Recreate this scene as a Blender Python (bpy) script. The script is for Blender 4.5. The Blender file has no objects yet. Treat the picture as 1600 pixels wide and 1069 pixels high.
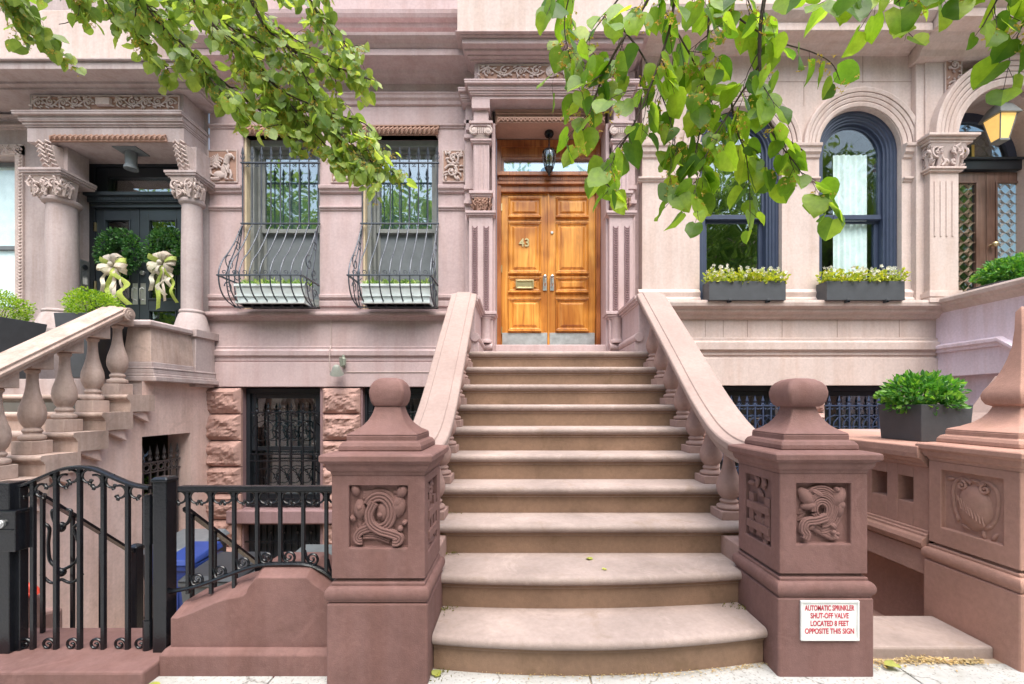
import bpy, bmesh, math, random
from mathutils import Vector, Matrix, noise as mnoise
rnd = random.Random(11)
S = bpy.context.scene
C = S.collection
PI = math.pi
# camera geometry: eye at the origin of X/Y, 1.337 m above the pavement, looking along +Y
EYE, F, CX, CY = 1.337, 680.0, 810.0, 631.0
def PX(px, Y): return (px - CX) * Y / F
def PZ(py, Y): return EYE + (CY - py) * Y / F

# ------------------------------------------------------------------ mesh builder
class MB:
    def __init__(s): s.v = []; s.f = []
    def add(s, vs, fs):
        o = len(s.v); s.v += [tuple(v) for v in vs]; s.f += [[i + o for i in f] for f in fs]
        return s
    def mark(s): return len(s.v)
    def xf(s, start, M):
        for i in range(start, len(s.v)): s.v[i] = tuple(M @ Vector(s.v[i]))
        return s
    def box(s, x0, x1, y0, y1, z0, z1):
        v = [(x, y, z) for x in (x0, x1) for y in (y0, y1) for z in (z0, z1)]
        return s.add(v, [(0,1,3,2),(4,6,7,5),(0,4,5,1),(2,3,7,6),(0,2,6,4),(1,5,7,3)])
    def loft(s, rings, cap0=True, cap1=True, closed=True):
        n = len(rings[0]); vs = [p for r in rings for p in r]; fs = []
        for i in range(len(rings) - 1):
            for j in range(n if closed else n - 1):
                k = (j + 1) % n
                fs.append((i*n+j, i*n+k, (i+1)*n+k, (i+1)*n+j))
        if cap0: fs.append(tuple(range(n - 1, -1, -1)))
        if cap1: fs.append(tuple((len(rings)-1)*n + j for j in range(n)))
        return s.add(vs, fs)
    def prism_x(s, poly, x0, x1): return s.loft([[(x, y, z) for y, z in poly] for x in (x0, x1)])
    def prism_y(s, poly, y0, y1): return s.loft([[(x, y, z) for x, z in poly] for y in (y0, y1)])
    def prism_z(s, poly, z0, z1): return s.loft([[(x, y, z) for x, y in poly] for z in (z0, z1)])
    def sq(s, prof, cx, cy):
        return s.loft([[(cx-h, cy-h, z), (cx+h, cy-h, z), (cx+h, cy+h, z), (cx-h, cy+h, z)] for h, z in prof])
    def rect(s, prof):
        return s.loft([[(x0, y0, z), (x1, y0, z), (x1, y1, z), (x0, y1, z)] for x0, x1, y0, y1, z in prof])
    def lathe(s, prof, cx, cy, n=24):
        return s.loft([[(cx + r*math.cos(2*PI*j/n), cy + r*math.sin(2*PI*j/n), z) for j in range(n)] for r, z in prof])
    def tube(s, pts, r, n=6, r2=None, closed=False, flat=1.0):
        P = [Vector(p) for p in pts]; m = len(P); rings = []
        up = None
        for i in range(m):
            if closed: t = P[(i+1) % m] - P[(i-1) % m]
            else: t = P[min(i+1, m-1)] - P[max(i-1, 0)]
            if t.length < 1e-9: t = Vector((0, 0, 1))
            t.normalize()
            if up is None:
                up = Vector((0, 1, 0)) if abs(t.y) < .9 else Vector((1, 0, 0))
            a = up - t * up.dot(t)
            if a.length < 1e-6: a = t.orthogonal()
            a.normalize(); b = t.cross(a); up = a
            rr = r if r2 is None else r + (r2 - r) * i / max(1, m - 1)
            rings.append([tuple(P[i] + a*(rr*flat*math.cos(2*PI*j/n)) + b*(rr*math.sin(2*PI*j/n))) for j in range(n)])
        if closed:
            rings.append(rings[0]); return s.loft(rings, False, False)
        return s.loft(rings)
    def ell(s, c, rx, ry, rz, nu=10, nv=6, M=None):
        k = s.mark(); rings = []
        for i in range(nv + 1):
            a = -PI/2 + PI*i/nv
            a = max(-PI/2 + .08, min(PI/2 - .08, a))
            rings.append([(rx*math.cos(a)*math.cos(2*PI*j/nu), ry*math.cos(a)*math.sin(2*PI*j/nu), rz*math.sin(a)) for j in range(nu)])
        s.loft(rings)
        T = Matrix.Translation(Vector(c))
        return s.xf(k, T @ M if M is not None else T)
    def mould(s, x0, x1, Y, prof, back=.03):
        """moulding along X on a wall face at Y; prof = [(out, z)...] bottom to top"""
        return s.prism_x([(Y+back, prof[0][1])] + [(Y-o, z) for o, z in prof] + [(Y+back, prof[-1][1])], x0, x1)
    def mould_side(s, y0, y1, Xf, sg, prof, back=.03):
        return s.prism_y([(Xf-sg*back, prof[0][1])] + [(Xf+sg*o, z) for o, z in prof] + [(Xf-sg*back, prof[-1][1])], y0, y1)
    def clusters(s, gap=.022):
        """pieces of the mesh that do not touch each other"""
        n = len(s.v); up = list(range(n))
        def find(a):
            while up[a] != a: up[a] = up[up[a]]; a = up[a]
            return a
        for f in s.f:
            r = find(f[0])
            for i in f[1:]: up[find(i)] = r
        isl = {}
        for i in range(n): isl.setdefault(find(i), []).append(i)
        keys = list(isl)
        if len(keys) < 2 or len(keys) > 400: return None
        bb = [([min(s.v[i][k] for i in isl[q])-gap/2 for k in range(3)], [max(s.v[i][k] for i in isl[q])+gap/2 for k in range(3)]) for q in keys]
        g = list(range(len(keys)))
        def fg(a):
            while g[a] != a: a = g[a]
            return a
        for i in range(len(keys)):
            for j in range(i):
                if all(bb[i][0][k] <= bb[j][1][k] and bb[j][0][k] <= bb[i][1][k] for k in range(3)): g[fg(i)] = fg(j)
        out = {}
        for i, q in enumerate(keys): out.setdefault(fg(i), set()).update(isl[q])
        return list(out.values())
    def build(s, name, mat, parent=None, bevel=0.0, smooth=None, seg=2, recalc=True, merge=False):
        if parent is not None and recalc and not merge and len(s.v) < 9000:
            cl = s.clusters()
            if cl and 2 <= len(cl) <= 20:
                def dia(c): return max(max(s.v[i][k] for i in c)-min(s.v[i][k] for i in c) for k in range(3))
                if min(dia(c) for c in cl) > (.04 if 'scroll' in name else .12):
                    objs = []
                    for c in cl:
                        m = MB(); mp = {}
                        for i in sorted(c): mp[i] = len(m.v); m.v.append(s.v[i])
                        m.f = [[mp[i] for i in f] for f in s.f if f[0] in c]
                        objs.append(m.make(name, mat, parent, bevel, smooth, seg, recalc))
                    return objs[0]
        return s.make(name, mat, parent, bevel, smooth, seg, recalc, merge)
    def make(s, name, mat, parent=None, bevel=0.0, smooth=None, seg=2, recalc=True, merge=False):
        me = bpy.data.meshes.new(name); me.from_pydata(s.v, [], s.f)
        if recalc:
            bm = bmesh.new(); bm.from_mesh(me)
            if merge: bmesh.ops.remove_doubles(bm, verts=bm.verts, dist=.0004)
            bmesh.ops.recalc_face_normals(bm, faces=bm.faces); bm.to_mesh(me); bm.free()
        if mat is not None: me.materials.append(mat)
        if smooth is not None:
            me.polygons.foreach_set('use_smooth', [True]*len(me.polygons))
            me.set_sharp_from_angle(angle=math.radians(smooth))
        me.update()
        o = bpy.data.objects.new(name, me); C.objects.link(o)
        if bevel:
            b = o.modifiers.new('Bevel', 'BEVEL'); b.width = bevel; b.segments = seg
            b.limit_method = 'ANGLE'; b.angle_limit = math.radians(38)
        if parent is not None: put(o, parent)
        return o
WP = {}
def wpos(o):
    return WP.get(o.name, Vector((0, 0, 0)))
def put(o, parent):
    o.parent = parent; o.location = -wpos(parent)
    return o
def thing(name, label, cat, loc=(0, 0, 0), group=None):
    o = bpy.data.objects.new(name, None); C.objects.link(o); o.location = loc
    o.empty_display_size = .1
    WP[o.name] = Vector(loc); o['label'] = label; o['category'] = cat
    if group: o['group'] = group
    return o
def tag(o, label, cat, group=None, kind=None):
    o['label'] = label; o['category'] = cat
    if group: o['group'] = group
    if kind: o['kind'] = kind
    return o
def struct(o, kind='structure'):
    o['kind'] = kind; return o
def arc(cx, cz, r, a0, a1, n=16):
    return [(cx + r*math.cos(math.radians(a0+(a1-a0)*i/n)), cz + r*math.sin(math.radians(a0+(a1-a0)*i/n))) for i in range(n+1)]
def smoothline(pts, n=6):
    P = [Vector(p) for p in pts]; out = []
    for i in range(len(P)-1):
        p0 = P[max(i-1, 0)]; p1 = P[i]; p2 = P[i+1]; p3 = P[min(i+2, len(P)-1)]
        for k in range(n):
            t = k/n
            out.append(.5*((2*p1) + (p2-p0)*t + (2*p0-5*p1+4*p2-p3)*t*t + (3*p1-p0-3*p2+p3)*t**3))
    out.append(P[-1]); return out
def text(name, body, size, loc, mat, parent, extrude=.002, sx=1.0, align='CENTER', bevel=0, offset=0, rotz=0, fit=None):
    cu = bpy.data.curves.new(name, 'FONT'); cu.body = body; cu.size = size; cu.extrude = extrude
    cu.align_x = align; cu.align_y = 'CENTER'; cu.bevel_depth = bevel; cu.offset = offset
    cu.materials.append(mat)
    tmp = bpy.data.objects.new(name, cu); C.objects.link(tmp)
    bpy.context.view_layer.update()
    dg = bpy.context.evaluated_depsgraph_get()
    me = bpy.data.meshes.new_from_object(tmp.evaluated_get(dg)); me.name = name
    C.objects.unlink(tmp); bpy.data.objects.remove(tmp)
    if fit: sx = fit/(max(v.co.x for v in me.vertices)-min(v.co.x for v in me.vertices))
    M = Matrix.Translation(Vector(loc)) @ Matrix.Rotation(rotz, 4, 'Z') @ Matrix.Rotation(PI/2, 4, 'X') @ Matrix.Diagonal((sx, 1, 1, 1))
    me.transform(M)
    o = bpy.data.objects.new(name, me); C.objects.link(o)
    if parent is not None: put(o, parent)
    return o

# ------------------------------------------------------------------ materials
def newmat(name):
    m = bpy.data.materials.new(name); m.use_nodes = True
    nt = m.node_tree; b = nt.nodes['Principled BSDF']
    return m, nt, b
def N(nt, t, **kw):
    n = nt.nodes.new(t)
    for k, v in kw.items():
        if k in n.inputs: n.inputs[k].default_value = v
        else: setattr(n, k, v)
    return n
def L(nt, a, b): nt.links.new(a, b)
def ramp(nt, fac, stops):
    r = nt.nodes.new('ShaderNodeValToRGB'); e = r.color_ramp.elements
    while len(e) < len(stops): e.new(.5)
    for i, (p, c) in enumerate(stops):
        e[i].position = p; e[i].color = (*c, 1) if len(c) == 3 else c
    L(nt, fac, r.inputs['Fac']); return r.outputs['Color']
def mixc(nt, fac, a, b, blend='MIX'):
    m = nt.nodes.new('ShaderNodeMix'); m.data_type = 'RGBA'; m.blend_type = blend
    for sock, v in ((m.inputs[0], fac), (m.inputs[6], a), (m.inputs[7], b)):
        if hasattr(v, 'links'): L(nt, v, sock)
        elif isinstance(v, (int, float)): sock.default_value = v
        else: sock.default_value = (*v, 1)
    return m.outputs[2]
def scl(c, k): return tuple(min(1, x*k) for x in c)
def stone(name, col, var=.10, rough=.85, bump=.25, streak=.0, grain=160, stain=None, stainamt=0, spec=.25, chips=0, patch=0):
    m, nt, b = newmat(name)
    g = N(nt, 'ShaderNodeNewGeometry')
    n1 = N(nt, 'ShaderNodeTexNoise', Scale=2.2, Detail=7.0, Roughness=.62); L(nt, g.outputs['Position'], n1.inputs['Vector'])
    c = ramp(nt, n1.outputs['Fac'], [(.30, scl(col, 1-var)), (.72, scl(col, 1+var))])
    n2 = N(nt, 'ShaderNodeTexNoise', Scale=38.0, Detail=4.0, Roughness=.6); L(nt, g.outputs['Position'], n2.inputs['Vector'])
    d = ramp(nt, n2.outputs['Fac'], [(.3, (.90,.90,.90)), (.7, (1.05,1.05,1.05))])
    c = mixc(nt, 1.0, c, d, 'MULTIPLY')
    if streak:
        mp = N(nt, 'ShaderNodeMapping'); mp.inputs['Scale'].default_value = (7, 7, .55)
        L(nt, g.outputs['Position'], mp.inputs['Vector'])
        n3 = N(nt, 'ShaderNodeTexNoise', Scale=1.0, Detail=5.0, Roughness=.65); L(nt, mp.outputs[0], n3.inputs['Vector'])
        c = mixc(nt, 1.0, c, ramp(nt, n3.outputs['Fac'], [(.36, scl((1, .95, .92), 1-streak)), (.56, (1, 1, 1))]), 'MULTIPLY')
    if stain is not None:
        n4 = N(nt, 'ShaderNodeTexNoise', Scale=3.7, Detail=8.0, Roughness=.7, Distortion=.5); L(nt, g.outputs['Position'], n4.inputs['Vector'])
        f = ramp(nt, n4.outputs['Fac'], [(.55, (0, 0, 0)), (.72, (stainamt,)*3)])
        c = mixc(nt, f, c, stain)
    if patch:
        n8 = N(nt, 'ShaderNodeTexNoise', Scale=1.7, Detail=9.0, Roughness=.75, Distortion=1.2); L(nt, g.outputs['Position'], n8.inputs['Vector'])
        f = ramp(nt, n8.outputs['Fac'], [(.56, (0, 0, 0)), (.60, (patch,)*3)])
        c = mixc(nt, f, c, scl(col, 1.35))
    if chips:
        n6 = N(nt, 'ShaderNodeTexNoise', Scale=21.0, Detail=3.0, Roughness=.8); L(nt, g.outputs['Position'], n6.inputs['Vector'])
        f = ramp(nt, n6.outputs['Fac'], [(.735, (0, 0, 0)), (.745, (chips,)*3)])
        c = mixc(nt, f, c, scl(col, 1.7))
    L(nt, c, b.inputs['Base Color'])
    b.inputs['Roughness'].default_value = rough; b.inputs['Specular IOR Level'].default_value = spec
    n5 = N(nt, 'ShaderNodeTexNoise', Scale=float(grain), Detail=3.0, Roughness=.7); L(nt, g.outputs['Position'], n5.inputs['Vector'])
    n7 = N(nt, 'ShaderNodeTexNoise', Scale=14.0, Detail=4.0); L(nt, g.outputs['Position'], n7.inputs['Vector'])
    ad = N(nt, 'ShaderNodeMath', operation='MULTIPLY_ADD'); L(nt, n7.outputs['Fac'], ad.inputs[0]); ad.inputs[1].default_value = 1.6
    L(nt, n5.outputs['Fac'], ad.inputs[2])
    bp = N(nt, 'ShaderNodeBump', Strength=bump, Distance=.006); L(nt, ad.outputs[0], bp.inputs['Height'])
    L(nt, bp.outputs[0], b.inputs['Normal'])
    return m
def paint(name, col, rough=.4, metal=0., bump=.08, var=.12, spec=.5, scale=9.):
    m, nt, b = newmat(name)
    g = N(nt, 'ShaderNodeNewGeometry')
    n1 = N(nt, 'ShaderNodeTexNoise', Scale=scale, Detail=6.0, Roughness=.65); L(nt, g.outputs['Position'], n1.inputs['Vector'])
    L(nt, ramp(nt, n1.outputs['Fac'], [(.3, scl(col, 1-var)), (.7, scl(col, 1+var))]), b.inputs['Base Color'])
    b.inputs['Roughness'].default_value = rough; b.inputs['Metallic'].default_value = metal
    b.inputs['Specular IOR Level'].default_value = spec
    if bump:
        n2 = N(nt, 'ShaderNodeTexNoise', Scale=90.0, Detail=3.0); L(nt, g.outputs['Position'], n2.inputs['Vector'])
        bp = N(nt, 'ShaderNodeBump', Strength=bump, Distance=.004); L(nt, n2.outputs['Fac'], bp.inputs['Height'])
        L(nt, bp.outputs[0], b.inputs['Normal'])
    return m
def glass(name, tint=(.8, .85, .85), refl=.26, wav=.02):
    m, nt, b = newmat(name); nt.nodes.remove(b)
    out = nt.nodes['Material Output']
    g = N(nt, 'ShaderNodeNewGeometry')
    n = N(nt, 'ShaderNodeTexNoise', Scale=2.6, Detail=1.0); L(nt, g.outputs['Position'], n.inputs['Vector'])
    bp = N(nt, 'ShaderNodeBump', Strength=wav, Distance=.2); L(nt, n.outputs['Fac'], bp.inputs['Height'])
    t = N(nt, 'ShaderNodeBsdfTransparent'); t.inputs['Color'].default_value = (*tint, 1)
    gl = N(nt, 'ShaderNodeBsdfGlossy', Roughness=.015); gl.inputs['Color'].default_value = (.95, 1, 1, 1)
    L(nt, bp.outputs[0], gl.inputs['Normal'])
    fr = N(nt, 'ShaderNodeLayerWeight', Blend=.5); pw = N(nt, 'ShaderNodeMath', operation='POWER'); L(nt, fr.outputs['Facing'], pw.inputs[0]); pw.inputs[1].default_value = 4.0
    ma = N(nt, 'ShaderNodeMath', operation='MULTIPLY_ADD'); L(nt, pw.outputs[0], ma.inputs[0]); ma.inputs[1].default_value = .7; ma.inputs[2].default_value = refl; ma.use_clamp = True
    mx = N(nt, 'ShaderNodeMixShader'); L(nt, ma.outputs[0], mx.inputs[0]); L(nt, t.outputs[0], mx.inputs[1]); L(nt, gl.outputs[0], mx.inputs[2])
    L(nt, mx.outputs[0], out.inputs['Surface'])
    return m
def leafmat(name, c1, c2, c3, trans=.45, tcol=None, rough=.45):
    m, nt, b = newmat(name); out = nt.nodes['Material Output']
    g = N(nt, 'ShaderNodeNewGeometry')
    c = ramp(nt, g.outputs['Random Per Island'], [(.0, c1), (.5, c2), (1., c3)])
    n1 = N(nt, 'ShaderNodeTexNoise', Scale=5.0, Detail=3.0); L(nt, g.outputs['Position'], n1.inputs['Vector'])
    c = mixc(nt, 1.0, c, ramp(nt, n1.outputs['Fac'], [(.3, (.72, .76, .8)), (.7, (1.15, 1.12, 1.05))]), 'MULTIPLY')
    n3 = N(nt, 'ShaderNodeTexNoise', Scale=45.0, Detail=4.0, Roughness=.7); L(nt, g.outputs['Position'], n3.inputs['Vector'])
    c = mixc(nt, 1.0, c, ramp(nt, n3.outputs['Fac'], [(.32, (.78, .82, .7)), (.6, (1.08, 1.06, 1.0))]), 'MULTIPLY')
    L(nt, c, b.inputs['Base Color']); b.inputs['Roughness'].default_value = rough
    tr = N(nt, 'ShaderNodeBsdfTranslucent')
    tc = mixc(nt, 1.0, c, tcol or (2.2, 2.0, .9), 'MULTIPLY'); L(nt, tc, tr.inputs['Color'])
    mx = N(nt, 'ShaderNodeMixShader'); mx.inputs[0].default_value = trans
    L(nt, b.outputs[0], mx.inputs[1]); L(nt, tr.outputs[0], mx.inputs[2]); L(nt, mx.outputs[0], out.inputs['Surface'])
    return m
def wood(name, cols, rough=.3, scale=(22, 22, 1.3), coat=.5):
    m, nt, b = newmat(name)
    g = N(nt, 'ShaderNodeNewGeometry')
    mp = N(nt, 'ShaderNodeMapping'); mp.inputs['Scale'].default_value = scale
    L(nt, g.outputs['Position'], mp.inputs['Vector'])
    n = N(nt, 'ShaderNodeTexNoise', Scale=1.0, Detail=6.0, Roughness=.65, Distortion=.8); L(nt, mp.outputs[0], n.inputs['Vector'])
    n2 = N(nt, 'ShaderNodeTexNoise', Scale=2.4, Detail=2.0); L(nt, g.outputs['Position'], n2.inputs['Vector'])
    c = ramp(nt, n.outputs['Fac'], [(.28, cols[0]), (.48, cols[1]), (.72, cols[2])])
    c = mixc(nt, 1.0, c, ramp(nt, n2.outputs['Fac'], [(.35, (.62, .5, .42)), (.6, (1.1, 1.1, 1.1))]), 'MULTIPLY')
    L(nt, c, b.inputs['Base Color']); b.inputs['Roughness'].default_value = rough
    b.inputs['Coat Weight'].default_value = coat; b.inputs['Coat Roughness'].default_value = .25
    bp = N(nt, 'ShaderNodeBump', Strength=.12, Distance=.003); L(nt, n.outputs['Fac'], bp.inputs['Height']); L(nt, bp.outputs[0], b.inputs['Normal'])
    return m
def emis(name, col, st):
    m, nt, b = newmat(name); b.inputs['Emission Color'].default_value = (*col, 1); b.inputs['Emission Strength'].default_value = st
    b.inputs['Base Color'].default_value = (*col, 1); return m

M_PINK = stone('mauve_stone', (.505, .39, .392), .08, streak=.08, bump=.22, stain=(.36, .25, .22), stainamt=.22)
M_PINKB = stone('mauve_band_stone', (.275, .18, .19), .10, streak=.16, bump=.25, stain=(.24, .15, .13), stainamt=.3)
M_ROCK = stone('rock_face_stone', (.43, .27, .235), .14, bump=.8, grain=70)
M_TAN = stone('tan_stone', (.60, .495, .457), .08, streak=.09, bump=.22, stain=(.46, .33, .25), stainamt=.25)
M_BEIGE = stone('beige_stone', (.43, .36, .355), .10, streak=.14, bump=.22, stain=(.34, .25, .21), stainamt=.25)
M_STOOPW = stone('stoop_wall_stone', (.70, .53, .485), .12, streak=.12, bump=.35, stain=(.16, .11, .06), stainamt=.35)
M_WEATH = stone('weathered_stone', (.47, .36, .315), .22, streak=.2, bump=.4, stain=(.18, .15, .13), stainamt=.6)
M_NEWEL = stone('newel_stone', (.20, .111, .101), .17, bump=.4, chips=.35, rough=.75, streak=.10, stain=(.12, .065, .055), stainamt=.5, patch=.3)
M_PANEL = stone('carved_newel_stone', (.205, .114, .102), .16, bump=.45, stain=(.10, .055, .045), stainamt=.5)
M_RAIL = stone('rail_stone', (.345, .255, .23), .11, bump=.25)
M_BALU = stone('baluster_stone', (.36, .235, .205), .13, bump=.3)
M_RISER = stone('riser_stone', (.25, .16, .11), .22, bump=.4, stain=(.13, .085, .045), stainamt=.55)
M_WARM = stone('warm_brown_stone', (.42, .24, .19), .12, bump=.4, stain=(.25, .17, .10), stainamt=.25)
M_CHEEK = stone('lilac_stone', (.80, .68, .76), .06, streak=.08, bump=.2)
M_STEP = stone('step_stone', (.35, .275, .248), .22, bump=.45, stain=(.24, .17, .12), stainamt=.65, streak=.0, chips=.3, patch=.35)
M_WALLR = stone('areaway_wall_stone', (.42, .25, .20), .12, bump=.5, grain=90)
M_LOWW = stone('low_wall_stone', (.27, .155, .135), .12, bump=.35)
M_CARVE = stone('carved_stone', (.55, .45, .42), .10, bump=.4)
M_SOFF = stone('soffit_stone', (.40, .245, .19), .10, bump=.25)
M_CONC = stone('concrete', (.485, .48, .465), .14, rough=.9, bump=.7, grain=240, stain=(.30, .28, .23), stainamt=.55)
def speckle(m):       # gum spots, grit and hairline cracks of a city pavement
    nt = m.node_tree; b = nt.nodes['Principled BSDF']; src = b.inputs['Base Color'].links[0].from_socket
    g = N(nt, 'ShaderNodeNewGeometry')
    n = N(nt, 'ShaderNodeTexNoise', Scale=70.0, Detail=2.0); L(nt, g.outputs['Position'], n.inputs['Vector'])
    n2 = N(nt, 'ShaderNodeTexNoise', Scale=2.3, Detail=4.0); L(nt, g.outputs['Position'], n2.inputs['Vector'])
    ad = N(nt, 'ShaderNodeMath', operation='MULTIPLY_ADD'); L(nt, n2.outputs['Fac'], ad.inputs[0]); ad.inputs[1].default_value = .28; L(nt, n.outputs['Fac'], ad.inputs[2])
    c = mixc(nt, 1.0, src, ramp(nt, ad.outputs[0], [(.40, (1, 1, 1)), (.73, (1, 1, 1)), (.80, (.66, .63, .60))]), 'MULTIPLY')
    v = N(nt, 'ShaderNodeTexVoronoi', Scale=1.1); v.feature = 'DISTANCE_TO_EDGE'; nd = N(nt, 'ShaderNodeTexNoise', Scale=6.0, Detail=5.0)
    L(nt, g.outputs['Position'], nd.inputs['Vector']); mp = N(nt, 'ShaderNodeVectorMath', operation='MULTIPLY_ADD'); L(nt, nd.outputs['Color'], mp.inputs[0]); mp.inputs[1].default_value = (.25, .25, .25); L(nt, g.outputs['Position'], mp.inputs[2]); L(nt, mp.outputs[0], v.inputs['Vector'])
    c = mixc(nt, 1.0, c, ramp(nt, v.outputs['Distance'], [(0, (.45, .43, .4)), (.006, (1, 1, 1))]), 'MULTIPLY')
    L(nt, c, b.inputs['Base Color'])
speckle(M_CONC)
M_FLOOR = stone('areaway_concrete', (.42, .34, .26), .15, rough=.9, bump=.5, stain=(.2, .17, .12), stainamt=.5)
M_ASPH = stone('asphalt', (.05, .05, .05), .15, rough=.9, bump=.6)
M_IRON = paint('black_iron', (.008, .009, .012), .22, 0., .25, .3, .5, 30)
M_GRILLE = paint('blue_grey_iron', (.075, .085, .105), .38, .3, .2, .3, .5, 30)
M_NAVY = paint('navy_frame', (.045, .06, .105), .35, 0., .05)
M_BLACKF = paint('black_frame', (.018, .022, .028), .35, 0., .05)
M_GREYF = paint('grey_frame', (.22, .23, .22), .5, 0., .1)
M_CREAM = paint('cream_casing', (.60, .49, .33), .6, 0., .1)
M_DOORB = paint('blue_black_door', (.035, .045, .055), .32, 0., .05)
M_BRASS = paint('brass', (.62, .52, .30), .3, .85, .1)
M_STEEL = paint('brushed_steel', (.55, .56, .56), .35, .85, .15)
M_ZINC = paint('zinc_plate', (.42, .45, .46), .45, .6, .2, .25)
M_WHITE = paint('white_paint', (.75, .76, .74), .6, 0., .1)
M_WBOX = paint('pale_window_box', (.62, .68, .68), .5, 0., .1)
M_PLANT = paint('charcoal_planter', (.055, .06, .068), .55, 0., .15, .15)
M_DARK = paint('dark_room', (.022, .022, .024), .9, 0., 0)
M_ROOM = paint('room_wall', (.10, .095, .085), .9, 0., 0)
M_CURT = paint('curtain', (.86, .93, .93), .9, 0., .1)
M_BLIND = paint('blind', (.88, .91, .91), .8, 0., .05)
M_GREYBL = paint('grey_screen', (.16, .18, .195), .7, 0., .05)
M_WOOD = wood('honey_wood', ((.32, .105, .018), (.62, .26, .042), (.80, .43, .10)), .34, (15, 15, 1.0), .35)
M_WOODD = wood('red_wood', ((.16, .045, .015), (.36, .12, .035), (.5, .20, .06)))
M_BRWOOD = wood('brown_wood', ((.08, .045, .035), (.15, .085, .065), (.20, .12, .09)), .4)
M_GLASS = glass('window_glass')
M_GLASSD = glass('dark_window_glass', (.62, .70, .72), .17)
M_GLASSC = glass('clear_window_glass', (.96, 1.0, 1.0), .07)
M_BARK = stone('bark', (.075, .055, .045), .25, bump=.9, grain=60)
M_LEAF1 = leafmat('linden_leaf', (.13, .22, .055), (.22, .33, .08), (.34, .44, .13), .48)
M_LEAF2 = leafmat('linden_leaf_backlit', (.06, .15, .02), (.17, .31, .03), (.30, .45, .06), .55)
M_FLOW = leafmat('linden_blossom', (.55, .40, .05), (.62, .42, .08), (.45, .42, .08), .3, (1.2, 1.1, .6))
M_BOX = leafmat('boxwood', (.10, .22, .015), (.22, .38, .02), (.36, .50, .05), .35)
M_BUSH = leafmat('shrub_leaf', (.03, .13, .025), (.07, .24, .04), (.20, .40, .07), .35)
M_WREATH = leafmat('wreath_leaf', (.02, .085, .025), (.045, .15, .045), (.09, .22, .06), .25)
M_BEGO = leafmat('flower_foliage', (.20, .30, .03), (.38, .45, .04), (.5, .5, .08), .35)
M_PETAL = leafmat('petal', (.75, .74, .68), (.8, .8, .76), (.8, .72, .7), .2, (1, 1, 1))
M_GRASSY = leafmat('spiky_leaf', (.10, .22, .05), (.22, .36, .10), (.5, .58, .34), .3)
M_FAR = leafmat('far_leaf', (.09, .18, .035), (.16, .27, .06), (.24, .36, .09), .4)
# ------------------------------------------------------------------ shared architectural pieces
def wall(mb, x0, x1, z0, z1, Y, holes, depth=.25, dmap=None):
    """front sheet of a wall with rectangular or round-headed openings and their reveals. hole = (x0,x1,z0,z1,arch)"""
    xs = sorted({x0, x1, *[h[0] for h in holes], *[h[1] for h in holes]})
    zs = sorted({z0, z1, *[h[2] for h in holes], *[h[3] for h in holes]})
    xs = [x for x in xs if x0-1e-6 <= x <= x1+1e-6]; zs = [z for z in zs if z0-1e-6 <= z <= z1+1e-6]
    for i in range(len(xs)-1):
        for j in range(len(zs)-1):
            mx, mz = (xs[i]+xs[i+1])/2, (zs[j]+zs[j+1])/2
            if any(h[0] < mx < h[1] and h[2] < mz < h[3] for h in holes): continue
            mb.add([(xs[i], Y, zs[j]), (xs[i+1], Y, zs[j]), (xs[i+1], Y, zs[j+1]), (xs[i], Y, zs[j+1])], [(0, 1, 2, 3)])
    for k, h in enumerate(holes):
        d = depth if dmap is None else dmap[k]
        hx0, hx1, hz0, hz1 = h[:4]
        if len(h) > 4 and h[4]:
            r = (hx1-hx0)/2; sp = hz1-r; cx = (hx0+hx1)/2
            pts = [(hx1, hz0)] + arc(cx, sp, r, 0, 180, 32) + [(hx0, hz0)]
            a = arc(cx, sp, r, 0, 180, 32)
            for i in range(32):
                (xa, za), (xb, zb) = a[i], a[i+1]
                mb.add([(xa, Y, za), (xb, Y, zb), (xb, Y, hz1), (xa, Y, hz1)], [(0, 1, 2, 3)])
        else:
            pts = [(hx0, hz0), (hx0, hz1), (hx1, hz1), (hx1, hz0)]
        n = len(pts)
        for i in range(n):
            a, b = pts[i], pts[(i+1) % n]
            mb.add([(a[0], Y, a[1]), (b[0], Y, b[1]), (b[0], Y+d, b[1]), (a[0], Y+d, a[1])], [(0, 1, 2, 3)])
def frame_rect(mb, x0, x1, z0, z1, y0, y1, w, wt=None, wb=None):
    wt = w if wt is None else wt; wb = w if wb is None else wb
    mb.box(x0, x0+w, y0, y1, z0, z1); mb.box(x1-w, x1, y0, y1, z0, z1)
    mb.box(x0+w, x1-w, y0, y1, z1-wt, z1); mb.box(x0+w, x1-w, y0, y1, z0, z0+wb)
def spiral(cx, cz, r, turns, start, sgn, Y, n=26, r_end=.12):
    pts = []
    for i in range(n+1):
        t = i/n; a = math.radians(start) + sgn*2*PI*turns*t; q = r*(1-(1-r_end)*t)
        pts.append((cx+q*math.cos(a), Y, cz+q*math.sin(a)))
    return pts
def leafblob(mb, x, z, Y, ang, ln, wd, th=.012):
    M = Matrix.Rotation(-ang, 4, 'Y')
    mb.ell((x+math.cos(ang)*ln/2, Y, z+math.sin(ang)*ln/2), ln/2, th, wd/2, 8, 5, M)
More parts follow.
